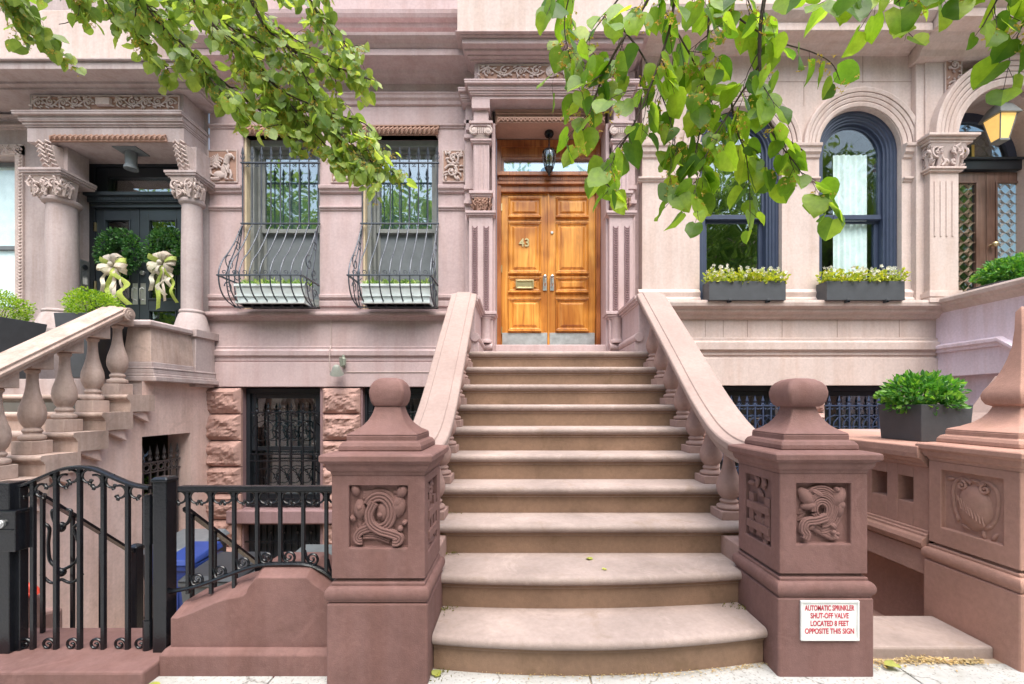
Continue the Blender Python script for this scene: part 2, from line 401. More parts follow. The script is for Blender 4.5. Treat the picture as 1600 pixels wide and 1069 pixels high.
def scroll_frieze(mb, x0, x1, z0, z1, Y, n):
    """running acanthus scrolls carved in relief"""
    h = z1-z0; zc = (z0+z1)/2; w = (x1-x0)/n; r = rnd
    pts = [(x0+(x1-x0)*i/60, Y, zc+h*.30*math.sin(PI*n*i/60)) for i in range(61)]
    mb.tube(pts, h*.055, 6)
    for k in range(n):
        s = 1 if k % 2 == 0 else -1; cx = x0+w*(k+.5)
        mb.tube(spiral(cx, zc-s*h*.06, h*.33, 1.35, 90*s+180, -s, Y-.004), h*.06, 6, h*.035)
        mb.ell((cx, Y-.008, zc-s*h*.06), h*.09, .014, h*.09, 8, 5)
        for q in range(7):
            a = r.uniform(0, 2*PI)
            leafblob(mb, cx+math.cos(a)*h*.26, zc-s*h*.05+math.sin(a)*h*.28, Y, a+r.uniform(.3, 1.1)*s, h*.30, h*.13)
        leafblob(mb, x0+w*k+.01, zc+s*h*.30, Y, .5*s, h*.42, h*.15); leafblob(mb, x0+w*k+.01, zc-s*h*.34, Y, -.35*s+PI, h*.36, h*.15)
def leaf_panel(mb, x0, x1, z0, z1, Y):
    """dense foliate relief filling a panel"""
    w, h = x1-x0, z1-z0
    for (u, v, q, s) in ((.5, .75, .34, 1), (.42, .3, .36, -1)):
        mb.tube(spiral(x0+u*w, z0+v*h, q*w, 1.5, 200*s, s, Y-.004), w*.055, 6, w*.035)
        mb.ell((x0+u*w, Y-.006, z0+v*h), w*.09, .014, w*.09, 8, 5)
    for i in range(34):
        u, v = rnd.random(), rnd.random()
        a = math.atan2(v-.5, u-.5) + rnd.uniform(-.9, .9)
        ln = w*.26
        x = min(max(x0+u*w, x0+ln*.4), x1-ln*.4); z = min(max(z0+v*h, z0+ln*.4), z1-ln*.4)
        leafblob(mb, x-math.cos(a)*ln/2, z-math.sin(a)*ln/2, Y, a, ln, w*.10)
def griffin_panel(mb, x0, x1, z0, z1, Y):
    """winged beast seated in profile, carved in relief"""
    w, h = x1-x0, z1-z0
    P = lambda u, v: (x0+u*w, z0+v*h)
    # wing feathers
    for i in range(9):
        t = i/8; a = math.radians(150-62*t+8)
        bx, bz = P(.50-.10*t, .42+.06*t); ln = (.62-.10*abs(t-.4))*w*.85
        pts = [(bx+math.cos(a+.5*(s/6-.5)*(1-t))*ln*s/6, Y-.004, bz+math.sin(a+.35*(s/6-.5))*ln*s/6) for s in range(7)]
        mb.tube(pts, w*.035, 6, w*.018)
    for row in range(3):
        for i in range(5):
            x, z = P(.34+.06*i-.05*row, .40+.07*i+.02*row); leafblob(mb, x, z, Y-.006, 2.2, w*.11, w*.06)
    x, z = P(.62, .42); mb.ell((x, Y, z), w*.15, .022, h*.24, 10, 6, Matrix.Rotation(.35, 4, 'Y'))
    x, z = P(.42, .20); mb.ell((x, Y, z), w*.24, .022, h*.13, 10, 6)
    mb.tube([(P(.66, .55)[0], Y, P(.66, .55)[1]), (P(.70, .72)[0], Y-.005, P(.70, .72)[1]), (P(.76, .84)[0], Y-.008, P(.76, .84)[1])], w*.10, 8, w*.09)
    x, z = P(.80, .83); mb.ell((x, Y-.008, z), w*.13, .022, h*.085, 10, 6)
    mb.tube([(P(.88, .83)[0], Y-.01, P(.88, .83)[1]), (P(.97, .78)[0], Y-.01, P(.97, .78)[1]), (P(.95, .70)[0], Y-.008, P(.95, .70)[1])], w*.045, 6, w*.02)
    leafblob(mb, *P(.74, .90), Y-.006, 1.9, w*.16, w*.07)
    for u in (.62, .80):
        mb.tube([(P(u, .36)[0], Y, P(u, .36)[1]), (P(u+.06, .20)[0], Y-.006, P(u+.06, .20)[1]), (P(u+.02, .06)[0], Y-.006, P(u+.02, .06)[1]), (P(u+.13, .04)[0], Y-.006, P(u+.13, .04)[1])], w*.05, 6, w*.035)
    mb.tube([(P(.25, .16)[0], Y, P(.25, .16)[1]), (P(.10, .22)[0], Y, P(.10, .22)[1]), (P(.08, .40)[0], Y, P(.08, .40)[1]), (P(.2, .44)[0], Y, P(.2, .44)[1])], w*.035, 6)
    mb.tube([(P(.42, .08)[0], Y, P(.42, .08)[1]), (P(.25, .05)[0], Y, P(.25, .05)[1]), (P(.12, .06)[0], Y, P(.12, .06)[1])], w*.06, 6)
    for i in range(6):
        leafblob(mb, *P(.60+.03*i, .56-.05*i), Y-.016, -1.4, w*.10, w*.05)
def rope(mb, x0, x1, z, Y, r, n):
    """twisted leaf-and-rope edge"""
    mb.tube([(x0, Y, z), (x1, Y, z)], r*.8, 8)
    st = (x1-x0)/n
    for i in range(n):
        x = x0+st*i
        mb.tube([(x, Y-.35*r, z-r*.8), (x+st*.55, Y-r*.9, z), (x+st*1.15, Y-.35*r, z+r*.8)], r*.32, 5)
def capital_leaves(mb, x0, x1, z0, z1, Yf, proj):
    """carved acanthus capital: scrolls and curling leaves on a flared bell, on its front and both sides"""
    w, h = x1-x0, z1-z0; d = .14
    mb.rect([(x0+w*.10, x1-w*.10, Yf+.03, Yf+.2, z0), (x0+w*.05, x1-w*.05, Yf-.0, Yf+.2, z0+h*.5), (x0, x1, Yf-proj*.7, Yf+.2, z1)])
    r = random.Random(int(w*1000)+3)
    def face(L_, T):
        k = mb.mark(); n = max(2, round(L_/(h*.62)))
        def yo(v): return -.008-proj*.75*max(0, v-.15)
        for i in range(n):
            c = -L_/2+L_*(i+.5)/n; sg = 1 if i % 2 else -1; u = L_/n
            for v, q in ((.66, .26), (.28, .19)):
                mb.tube([(a, yo(v)+b-.004, z) for a, b, z in spiral(c+sg*u*.12*(1 if v > .5 else -1), z0+h*v, h*q, 1.4, 90*sg, sg if v > .5 else -sg, 0, 18)], h*.055, 5, h*.03)
                mb.ell((c+sg*u*.12*(1 if v > .5 else -1), yo(v)-.008, z0+h*v), h*.06, .012, h*.06, 6, 4)
            for q in range(9):
                v = r.uniform(.08, .92); a = r.uniform(.3, 2.8); leafblob(mb, c+r.uniform(-.5, .5)*u, z0+h*(v-.1), yo(v)-.002, a, h*r.uniform(.22, .34), h*r.uniform(.08, .13), .014)
            mb.tube([(c, yo(.05), z0), (c, yo(.5)-.012, z0+h*.45), (c, yo(.75)-.028, z0+h*.62), (c, yo(.6)-.036, z0+h*.52)], h*.075, 6, h*.05)
        mb.xf(k, T)
    face(w, Matrix.Translation(((x0+x1)/2, Yf, 0)))
    for sg, xx in ((1, x1-w*.07), (-1, x0+w*.07)):
        face(d, Matrix.Translation((xx, Yf+.06, 0)) @ Matrix.Rotation(sg*PI/2, 4, 'Z'))
def window_unit(parent, x0, x1, z0, z1, Y, zm, fm, gm, fw=.07, screen=None, sash_m=None):
    """double-hung sash window: part 'window' with sub-parts"""
    sash_m = sash_m or fm
    f = MB(); frame_rect(f, x0, x1, z0, z1, Y-.06, Y+.06, fw*.6, fw*.8, fw*.7)
    w = f.build('window', fm, parent, .004)
    a, b = x0+fw*.6, x1-fw*.6
    s = MB(); frame_rect(s, a, b, zm-.02, z1-fw*.8, Y-.02, Y+.02, fw*.75, fw*.8, .055)
    frame_rect(s, a, b, z0+fw*.7, zm+.03, Y+.022, Y+.06, fw*.75, .05, fw*1.1)
    s.build('sash', sash_m, w, .003)
    g = MB(); g.box(a+fw*.7, b-fw*.7, Y-.002, Y+.004, zm+.03, z1-fw*1.55); g.build('pane', gm, w)
    g = MB(); g.box(a+fw*.7, b-fw*.7, Y+.039, Y+.045, z0+fw*1.75, zm-.015)
    g.build('screen' if screen else 'pane', screen or gm, w)
    return w
def rockblock(mb, x0, x1, z0, z1, Y, out, seed, side=None):
    nx = max(5, int((x1-x0)/.026)); nz = 13; base = mb.mark()
    g = []
    for j in range(nz+1):
        for i in range(nx+1):
            u, v = i/nx, j/nz
            e = min(min(u, 1-u)*(x1-x0), min(v, 1-v)*(z1-z0))
            p = Vector((x0+u*(x1-x0), seed*7.7, z0+v*(z1-z0)))
            p2 = Vector((p.x*.8, p.y, p.z*1.3)); q = mnoise.noise(p2*7)*.55+(1-abs(mnoise.noise(p2*11)))*.45-.3+mnoise.noise(p2*27)*.22+abs(mnoise.noise(p*4+Vector((3, 1, 2))))*.7
            fall = min(1, e/.045)
            o = out*(.25+fall*(.55+.75*q)) + fall*.012*mnoise.noise(p*60)
            sag = .3*out*fall*(v-.4)*1.2
            g.append((p.x, Y-max(.008, o+sag), p.z))
    o0 = mb.mark(); fs = []
    for j in range(nz):
        for i in range(nx):
            a = j*(nx+1)+i; fs.append((a, a+1, a+nx+2)); fs.append((a, a+nx+2, a+nx+1))
    mb.add(g, fs)
    # sides back to the wall
    edge = [(i, 0) for i in range(nx+1)] + [(nx, j) for j in range(1, nz+1)] + [(i, nz) for i in range(nx-1, -1, -1)] + [(0, j) for j in range(nz-1, 0, -1)]
    pf = [g[j*(nx+1)+i] for i, j in edge]; pb = [(p[0], Y+.02, p[2]) for p in pf]
    mb.loft([pf, pb], False, False)
def spear(mb, x, Y, z, h, k=1.0):
    """spear-point finial with two curled barbs"""
    mb.loft([[(x+a*k*math.cos(PI/2*j), Y+a*k*math.sin(PI/2*j), z+h*t) for j in range(4)] for a, t in ((.006, 0), (.008, .12), (.018, .22), (.008, .34), (.010, .42), (.021, .52), (.002, 1.0))])
    for s in (-1, 1):
        mb.tube([(x, Y, z+h*.12), (x+s*.018*k, Y, z+h*.18), (x+s*.028*k, Y, z+h*.32), (x+s*.020*k, Y, z+h*.40)], .005*k, 5, .003*k)
def cscroll(mb, x, Y, z, r, sgn, th=.007, up=1):
    """C-scroll whose back touches a bar under the rail and whose lower tip flares into a foot"""
    c = r+.010
    pts = [(x+sgn*(c+r*.96*math.cos(math.radians(a))), Y, z-up*(r*1.02-r*.96*math.sin(math.radians(a)))) for a in range(70, 285, 18)]
    mb.tube(pts, th, 6, th*.95)
    e = pts[-1]
    mb.tube([e, (e[0]+sgn*r*.30, Y, e[2]+up*r*.06), (e[0]+sgn*r*.52, Y, e[2]+up*r*.42)], th*.95, 6, th*1.5)
    mb.tube([(e[0]+sgn*r*.1, Y, e[2]), (e[0]+sgn*r*.30, Y, e[2]-up*r*.30)], th, 6, th*1.3)

# ------------------------------------------------------------------ house number 43 : mauve brownstone
Y43 = 5.80
h43 = thing('brownstone_house', 'mauve pink brownstone house with honey wooden double doors at the head of the stoop', 'house', (-1.26, 5.8, 0))
W1, W2 = (-3.667, -2.644), (-2.08, -1.066)
ZS, ZT = 2.60, 4.91
HX0, HX1 = -4.12, 1.605
mb = MB()
wall(mb, HX0, HX1, 1.56, 7.4, Y43, [(W1[0], W1[1], ZS, ZT), (W2[0], W2[1], ZS, ZT), (-.34, 1.17, 1.7, 5.17)], dmap=[.16, .16, .5])
mb.build('wall', M_PINK, h43)
mb = MB()
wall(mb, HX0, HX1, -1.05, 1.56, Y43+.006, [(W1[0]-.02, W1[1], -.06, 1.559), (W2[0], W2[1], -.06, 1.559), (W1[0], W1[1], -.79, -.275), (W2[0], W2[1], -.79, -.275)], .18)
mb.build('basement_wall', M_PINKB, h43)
# cream casings lining the parlour windows
for a, b in (W1, W2):
    mb = MB(); mb.box(a+.002, a+.03, Y43+.02, Y43+.17, ZS+.002, ZT-.002); mb.build('casing', M_CREAM, h43, .004)
    mb = MB(); frame_rect(mb, a+.03, b-.002, ZS+.05, ZT-.004, Y43+.10, Y43+.26, .055, .085, .04)
    mb.build('window_frame', M_GREYF, h43, .005)
    w = window_unit(h43, a+.085, b-.057, ZS+.09, ZT-.09, Y43+.24, 3.72, M_GREYF, M_GLASS, .055, M_GREYBL)
    mb = MB(); mb.loft([[(x, Y43+.42+.02*math.sin(x*43)+.008*math.sin(x*97), z) for z in (ZS, ZT)] for x in [a+.05+(b-a-.1)*i/70 for i in range(71)]], False, False, False); mb.build('sheer_curtain', paint('blue_sheer', (.20, .30, .34), .9, 0., .05), w, recalc=False, smooth=80)
# mouldings across the front
def band(parts, x0, x1, Y=Y43): 
    m = MB()
    for prof in parts: m.mould(x0, x1, Y, prof)
    return m
def zz(py, Y=Y43): return PZ(py, Y)
S_STR = lambda z, o=.05: [(0, z-.045), (o*.45, z-.035), (o*.5, z-.018), (o*.9, z-.012), (o, z-.004), (o, z+.012), (o*.9, z+.016)]
base_prof = [(0, zz(480)), (.03, zz(479)), (.03, zz(472)), (.016, zz(470)), (.045, zz(466)), (.045, zz(461.5)), (.0, zz(459.5))]
sill_prof = [(0, 2.445), (.03, 2.46), (.05, 2.48), (.10, 2.49), (.11, 2.505), (.11, 2.53), (.10, 2.545), (0, 2.555)]
segs = [(HX0+.005, W1[0]-.003), (W1[1]+.003, W2[0]-.003), (W2[1]+.003, -.72)]
mb = MB(); mb.mould(HX0, -.70, Y43, sill_prof); mb.build('sill_course', M_PINK, h43, .004)
mb = MB()
for a, b in segs:
    mb.mould(a, b, Y43, base_prof)
    for py in (197, 297, 325): 
        if py == 297: mb.mould(a, b, Y43, [(0, zz(303)), (.03, zz(302)), (.035, zz(299)), (.06, zz(297)), (.065, zz(293)), (.05, zz(291.5))])
        else: mb.mould(a, b, Y43, S_STR(zz(py), .035))
mb.mould(HX0+.005, -.72, Y43, [(0, zz(166)), (.025, zz(165)), (.03, zz(160)), (.055, zz(157)), (.06, zz(153)), (.075, zz(151)), (.07, zz(149))])
mb.mould(HX0+.005, -.70, Y43, [(0, zz(565)), (.012, zz(564)), (.014, zz(559)), (.045, zz(556)), (.05, zz(549)), (.02, zz(546)), (.026, zz(542)), (.0, zz(541))])
mb.mould(HX0+.005, -.70, Y43, [(0, 1.562), (.035, 1.564), (.035, zz(566.5)), (0, zz(566))], .01)
mb.build('moulding', M_PINK, h43, .003)
# braided heads over the parlour windows
for a, b in (W1, W2):
    mb = MB(); mb.box(a+.03, b-.03, Y43-.03, Y43+.10, ZT, ZT+.012)
    rope(mb, a, b, ZT+.045, Y43-.02, .05, 17); mb.box(a-.02, b+.02, Y43-.05, Y43+.01, ZT+.10, ZT+.115)
    mb.build('carved_head', M_SOFF, h43, smooth=50)
# carved panels between the windows
def sunk_panel(x0, x1, z0, z1, Y, fn, name='carved_panel', parent=None, mat=None, fr=.02):
    m = MB(); m.box(x0-fr, x1+fr, Y-.012, Y-.004, z0-fr, z1+fr)
    frame_rect(m, x0-fr, x1+fr, z0-fr, z1+fr, Y-.022, Y-.006, fr*.7)
    o = m.build(name, mat or M_CARVE, parent, .003)
    m = MB(); m.box(x0-.002, x1+.002, Y-.0165, Y-.0115, z0-.002, z1+.002); fn(m, x0, x1, z0, z1, Y-.030)
    q = m.make('relief', mat or M_CARVE, o, smooth=45); q.data.materials.append(M_SOFF)
    for k in range(6): q.data.polygons[k].material_index = 1  # darker ground colour carries dirt and the shade of deep undercutting
    return o
sunk_panel(PX(328, Y43), PX(370, Y43), zz(284), zz(238), Y43, griffin_panel, parent=h43)
sunk_panel(PX(520, Y43), PX(552, Y43), zz(284), zz(238), Y43, leaf_panel, parent=h43)
sunk_panel(PX(694, Y43), PX(724, Y43), zz(283), zz(238), Y43, leaf_panel, parent=h43)
# main cornice of the parlour floor
corn = [(0, 5.60), (.05, 5.615), (.06, 5.64), (.11, 5.655), (.13, 5.69), (.34, 5.70), (.35, 5.705), (.35, 5.78), (.33, 5.79), (.36, 5.805), (.38, 5.83), (.42, 5.845), (.45, 5.87), (.46, 5.90), (.05, 5.92)]
mb = MB(); mb.mould(HX0, -.62, Y43, corn); mb.build('cornice', M_PINK, h43, .003)
mb = MB(); mb.mould(HX0, -.66, Y43-.02, [(0, 6.27), (.05, 6.29), (.07, 6.34), (.12, 6.36), (.14, 6.40), (.15, 6.45), (0, 6.46)]); mb.build('moulding', M_PINK, h43, .003)
# rock-faced basement piers
mb = MB(); zb = 1.545; sd = 0
while zb > -1.0:
    rockblock(mb, PX(318, 5.76), PX(375, 5.76), zb-.335, zb, Y43, .075, sd)
    rockblock(mb, PX(503, 5.76), PX(562, 5.76), zb-.335, zb, Y43, .075, sd+31)
    sd += 1; zb -= .352
mb.build('rusticated_pier', M_ROCK, h43)
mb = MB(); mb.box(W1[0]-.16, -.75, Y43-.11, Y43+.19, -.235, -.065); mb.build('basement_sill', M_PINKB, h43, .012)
for a, b in (W1, W2):
    f = window_unit(h43, a-.018, b-.004, -.055, 1.545, Y43+.15, .72, M_BLACKF, M_GLASSD, .085)
    m = MB(); m.box(a+.1, b-.1, Y43+.34, Y43+.35, .0, 1.32)
    for k in range(7): m.box(a+.12+k*.12, a+.16+k*.12, Y43+.325, Y43+.345, .0, 1.32)
    m.build('inner_shutter', M_GREYBL, h43)
    m = MB(); m.box(a+.003, b-.003, Y43+.12, Y43+.14, -.788, -.28)
    for k in range(12): m.box(a+.03+k*.083, a+.085+k*.083, Y43+.10, Y43+.122, -.77, -.3)
    m.build('cellar_hatch', M_BLACKF, h43)
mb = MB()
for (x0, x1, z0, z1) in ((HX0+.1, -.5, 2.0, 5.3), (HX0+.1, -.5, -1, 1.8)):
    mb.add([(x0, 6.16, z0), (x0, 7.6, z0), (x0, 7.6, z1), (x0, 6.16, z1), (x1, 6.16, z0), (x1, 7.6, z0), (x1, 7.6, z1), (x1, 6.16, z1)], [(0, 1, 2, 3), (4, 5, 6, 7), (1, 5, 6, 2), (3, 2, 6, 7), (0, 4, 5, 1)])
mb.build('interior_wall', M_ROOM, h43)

# ---- door surround
DCX = .415
YS = 5.55
def mirror(x): return 2*DCX - x
def both(fn):
    for s in (1, -1):
        fn(lambda x, s=s: DCX + s*(x-DCX), s)
def mbox(m, g, x0, x1, *a):
    p, q = sorted((g(x0), g(x1))); m.box(p, q, *a)
def surround(g, s):
    m = MB()
    mbox(m, g, -.70, -.34, 5.70, Y43+.4, 1.9, 5.2)              # backing pilaster
    mbox(m, g, -.632, -.329, YS, 5.72, 2.50, 3.72)             # lower panel pilaster
    mbox(m, g, -.575, -.375, YS, 5.71, 3.98, 4.66)             # fluted upper shaft
    mbox(m, g, -.345, -.30, 5.62, 6.02, 1.9, 4.96)             # inner jamb
    m.build('pilaster', M_PINK, h43, .006)
    m = MB()
    def ring(z0, z1, o, w0=-.632, w1=-.329):
        mbox(m, g, w0-o, w1+o, YS-o, 5.74, z0, z1)
    for z0, z1, o in ((3.72, 3.735, .012), (3.735, 3.755, .03), (3.755, 3.785, .042)): ring(z0, z1, o)
    for z0, z1, o in ((3.955, 3.975, .02), (3.975, 4.0, .032), (4.0, 4.035, .05)): ring(z0, z1, o, -.575, -.375)
    for z0, z1, o in ((4.655, 4.675, .022), (4.675, 4.70, .035)): ring(z0, z1, o, -.575, -.375)
    for z0, z1, o in ((4.86, 4.885, .035), (4.885, 4.92, .05)): ring(z0, z1, o, -.575, -.375)
    mbox(m, g, -.57, -.38, YS-.03, 5.7, 4.92, 5.06); mbox(m, g, -.59, -.36, YS-.07, 5.7, 5.06, 5.175)
    # thin mouldings on the backing strip
    for z in (zz(200), zz(222), zz(300), zz(322)):
        mbox(m, g, -.71, -.55, 5.66, 5.72, z-.03, z+.02)
    m.build('capital_moulding', M_PINK, h43, .004)
    m = MB(); capital_leaves(m, min(g(-.565), g(-.385)), max(g(-.565), g(-.385)), 3.79, 3.955, YS-.0, .05); m.build('capital', M_SOFF, h43, smooth=45)
    m = MB(); a, b = min(g(-.62), g(-.33)), max(g(-.62), g(-.33))
    for cx, sg in ((a+.055, 1), (b-.055, -1)):
        m.tube(spiral(cx, 4.80, .055, 1.6, 100, sg, YS-.035), .014, 6, .009)
        m.ell((cx, YS-.02, 4.80), .05, .03, .05)
    for k in range(6): m.tube([(a+.09+k*.025, YS-.03, 4.84), (a+.09+k*.025, YS-.045, 4.76)], .009, 6, .006)
    m.box(a+.05, b-.05, YS-.01, YS+.1, 4.72, 4.86)
    m.build('capital', M_CARVE, h43, smooth=45)
    # flutes, drilled heads and fish-scale chains
    m = MB()
    for k in range(4):
        x = -.56+.0567*k
        mbox(m, g, x, x+.018, YS-.012, YS+.004, 4.05, 4.63)
    m.build('fluting', M_PINK, h43, .005)
    m = MB()
    for cx in (-.555, -.41):
        z = 3.60; k = 0
        zend = 2.60 if (cx < -.5) == (True) else 2.52
        while z > zend:
            m.tube([(g(cx)+.03*math.cos(math.radians(a)), YS-.006-.006*math.sin(math.radians(a-180)), z+.030*math.sin(math.radians(a))) for a in range(180, 361, 30)], .0075, 5)
            z -= .030
    m.build('scale_carving', M_PINKB, h43, smooth=60)  # darker stone colour stands in for the shadow of incised scales
    m = MB(); m2 = M_DARK
    # pedestal joining the balustrade to the surround
    m = MB()
    p, q = sorted((g(-.71), g(-.46)))
    inner = q if s == 1 else p
    mbox(m, g, -.705, -.47, 4.70, 5.53, 1.88, 2.44)
    mbox(m, g, -.64, -.325, 5.53, 5.72, 1.88, 2.44)
    m.build('pedestal', M_PINK, h43, .006)
    m = MB()
    for z0, z1, o in ((2.415, 2.44, .015), (2.44, 2.465, .035), (2.465, 2.505, .05)):
        mbox(m, g, -.705, -.47+o, 4.69, 5.53-o+.0, z0, z1)
        mbox(m, g, -.64-o, -.325+o, 5.53-o, 5.74, z0, z1)
    m.build('pedestal_cap', M_PINK, h43, .006)
    m = MB()
    m.tube([(g(-.47), 4.682, 2.055), (g(-.47), 5.5, 2.055)], .05, 10); m.tube([(g(-.47), 5.51, 2.055), (g(-.325), 5.51, 2.055)], .05, 10)
    mbox(m, g, -.70, -.43, 4.705, 5.48, 1.88, 2.005); mbox(m, g, -.655, -.30, 5.48, 5.72, 1.88, 2.005)
    m.lathe([(.085, 2.1), (.085, 2.13), (.068, 2.15), (.066, 2.40), (.08, 2.42)], g(-.42), 5.51, 16)
    m.build('pedestal_base', M_PINK, h43, .004, smooth=40)
both(surround)
# entablature and hood over the door
m = MB()
ex0, ex1 = -.585, 1.415
m.box(ex0, ex1, 5.48, 5.72, 5.175, 5.216)
m.build('entablature', M_PINK, h43, .005)
m = MB()
for z0, z1, o in ((5.216, 5.233, .02), (5.233, 5.258, .03), (5.258, 5.272, .045), (5.272, 5.318, .05), (5.318, 5.342, .085), (5.342, 5.365, .09)):
    m.box(ex0-o, ex1+o, 5.48-o, 5.72, z0, z1)
    m.box(ex0-.13-o*.6, ex0-o-.002, 5.62-o, 5.75, z0, z1); m.box(ex1+o+.002, ex1+.13+o*.6, 5.62-o, 5.75, z0, z1)
m.build('entablature_moulding', M_PINK, h43, .003)
m = MB(); m.box(ex0+.03, ex1-.03, 5.49, 5.72, 5.365, 5.65); m.build('frieze', M_PINK, h43, .004)
m = MB(); m.box(ex0-.1, ex0+.028, 5.66, Y43, 4.9, 5.66); m.box(ex1-.028, ex1+.1, 5.66, Y43, 4.9, 5.66); m.build('side_strip', M_PINK, h43, .004)
fx0, fx1 = PX(750, 5.49), 2*DCX-PX(750, 5.49)
def two_scrolls(m, x0, x1, z0, z1, Y):
    c = (x0+x1)/2
    scroll_frieze(m, x0, c-.09, z0, z1, Y, 4); scroll_frieze(m, c+.09, x1, z0, z1, Y, 4)
    m.ell((c, Y, (z0+z1)/2), .06, .025, (z1-z0)*.4); m.tube(arc_y(c, (z0+z1)/2, (z1-z0)*.42, Y), .01, 6, closed=True)
def arc_y(cx, cz, r, Y, n=20): return [(cx+r*math.cos(2*PI*i/n), Y, cz+r*math.sin(2*PI*i/n)) for i in range(n)]
sunk_panel(fx0, fx1, PZ(124, 5.49), PZ(105, 5.49), 5.49, two_scrolls, parent=h43)
m = MB(); YH = 5.27
for a, z0, z1 in ((.04, 5.63, 5.65), (.085, 5.65, 5.672), (.14, 5.672, 5.70)):
    m.box(ex0-a*.55, ex1+a*.55, 5.49-a, 5.9, z0, z1)
m.box(ex0-.10, ex1+.10, YH, 5.9, 5.70, 5.765)
m.build('hood_soffit', M_PINK, h43, .005)
m = MB(); m.box(ex0-.12, ex1+.12, YH-.03, 5.9, 5.77, 5.785); m.box(ex0-.17, ex1+.17, YH-.07, 5.9, 5.785, 5.80); m.build('hood', M_PINK, h43, .006)
m = MB(); m.box(ex0-.15, ex1+.15, YH-.045, 5.79, 5.801, 6.6); m.build('hood_parapet', M_TAN, h43, .006)
# recess lining: lintel face, pipe, braided lip, soffit
m = MB(); m.box(-.30, 1.13, 5.66, 6.3, 4.96, 5.17); m.build('lintel', M_SOFF, h43, .004)
m = MB(); m.tube([(-.28, 5.645, 5.10), (1.11, 5.645, 5.10)], .012, 8); 
for x in (-.05, .45, .9): m.box(x-.008, x+.008, 5.635, 5.66, 5.04, 5.10)
m.build('conduit', M_SOFF, h43, smooth=40)
m = MB(); m.box(-.27, 1.10, 5.60, 5.66, 4.952, 5.03)
for k in range(24):
    x = -.25+k*.0565
    m.tube([(x, 5.59, 4.965), (x+.028, 5.584, 5.005), (x+.056, 5.59, 4.965)], .011, 5); m.tube([(x, 5.592, 5.015), (x+.028, 5.586, 4.98), (x+.056, 5.592, 5.015)], .009, 5)
m.build('carved_head', M_SOFF, h43, smooth=45)
m = MB(); m.box(-.30, 1.13, 5.60, 6.4, 1.6, 2.098); m.build('door_sill', M_PINK, h43, .01)
# ---- wooden door frame and transom
YD = 6.00
fr = MB()
frame_rect(fr, -.295, 1.125, 2.10, 4.945, YD-.05, YD+.12, .058, .09, 0.001)
fr.box(-.236, 1.066, YD-.02, YD+.1, 4.735, 4.85)
for a, b in ((-.236, -.20), (1.03, 1.066)): fr.box(a, b, YD-.01, YD+.1, 4.50, 4.735)
fr.box(-.20, 1.03, YD-.012, YD+.1, 4.70, 4.735)
df = fr.build('door_frame', M_WOODD, h43, .006)
m = MB()
m.box(-.29, 1.12, YD-.10, YD+.09, 4.44, 4.49); m.box(-.28, 1.11, YD-.07, YD+.09, 4.335, 4.365); m.box(-.27, 1.10, YD-.055, YD+.09, 4.365, 4.44)
for k in range(52): m.box(-.262+k*.0262, -.247+k*.0262, YD-.075, YD-.05, 4.385, 4.432)
m.box(-.237, 1.067, YD-.03, YD+.09, 4.245, 4.335)
m.build('transom_bar', M_WOODD, df, .003)
m = MB(); m.box(-.20, 1.03, YD+.03, YD+.036, 4.495, 4.70); m.build('pane', M_GLASS, df)
m = MB(); m.box(-.28, 1.11, YD+.8, YD+.82, 2.1, 4.95); m.build('hall_wall', M_ROOM, df)
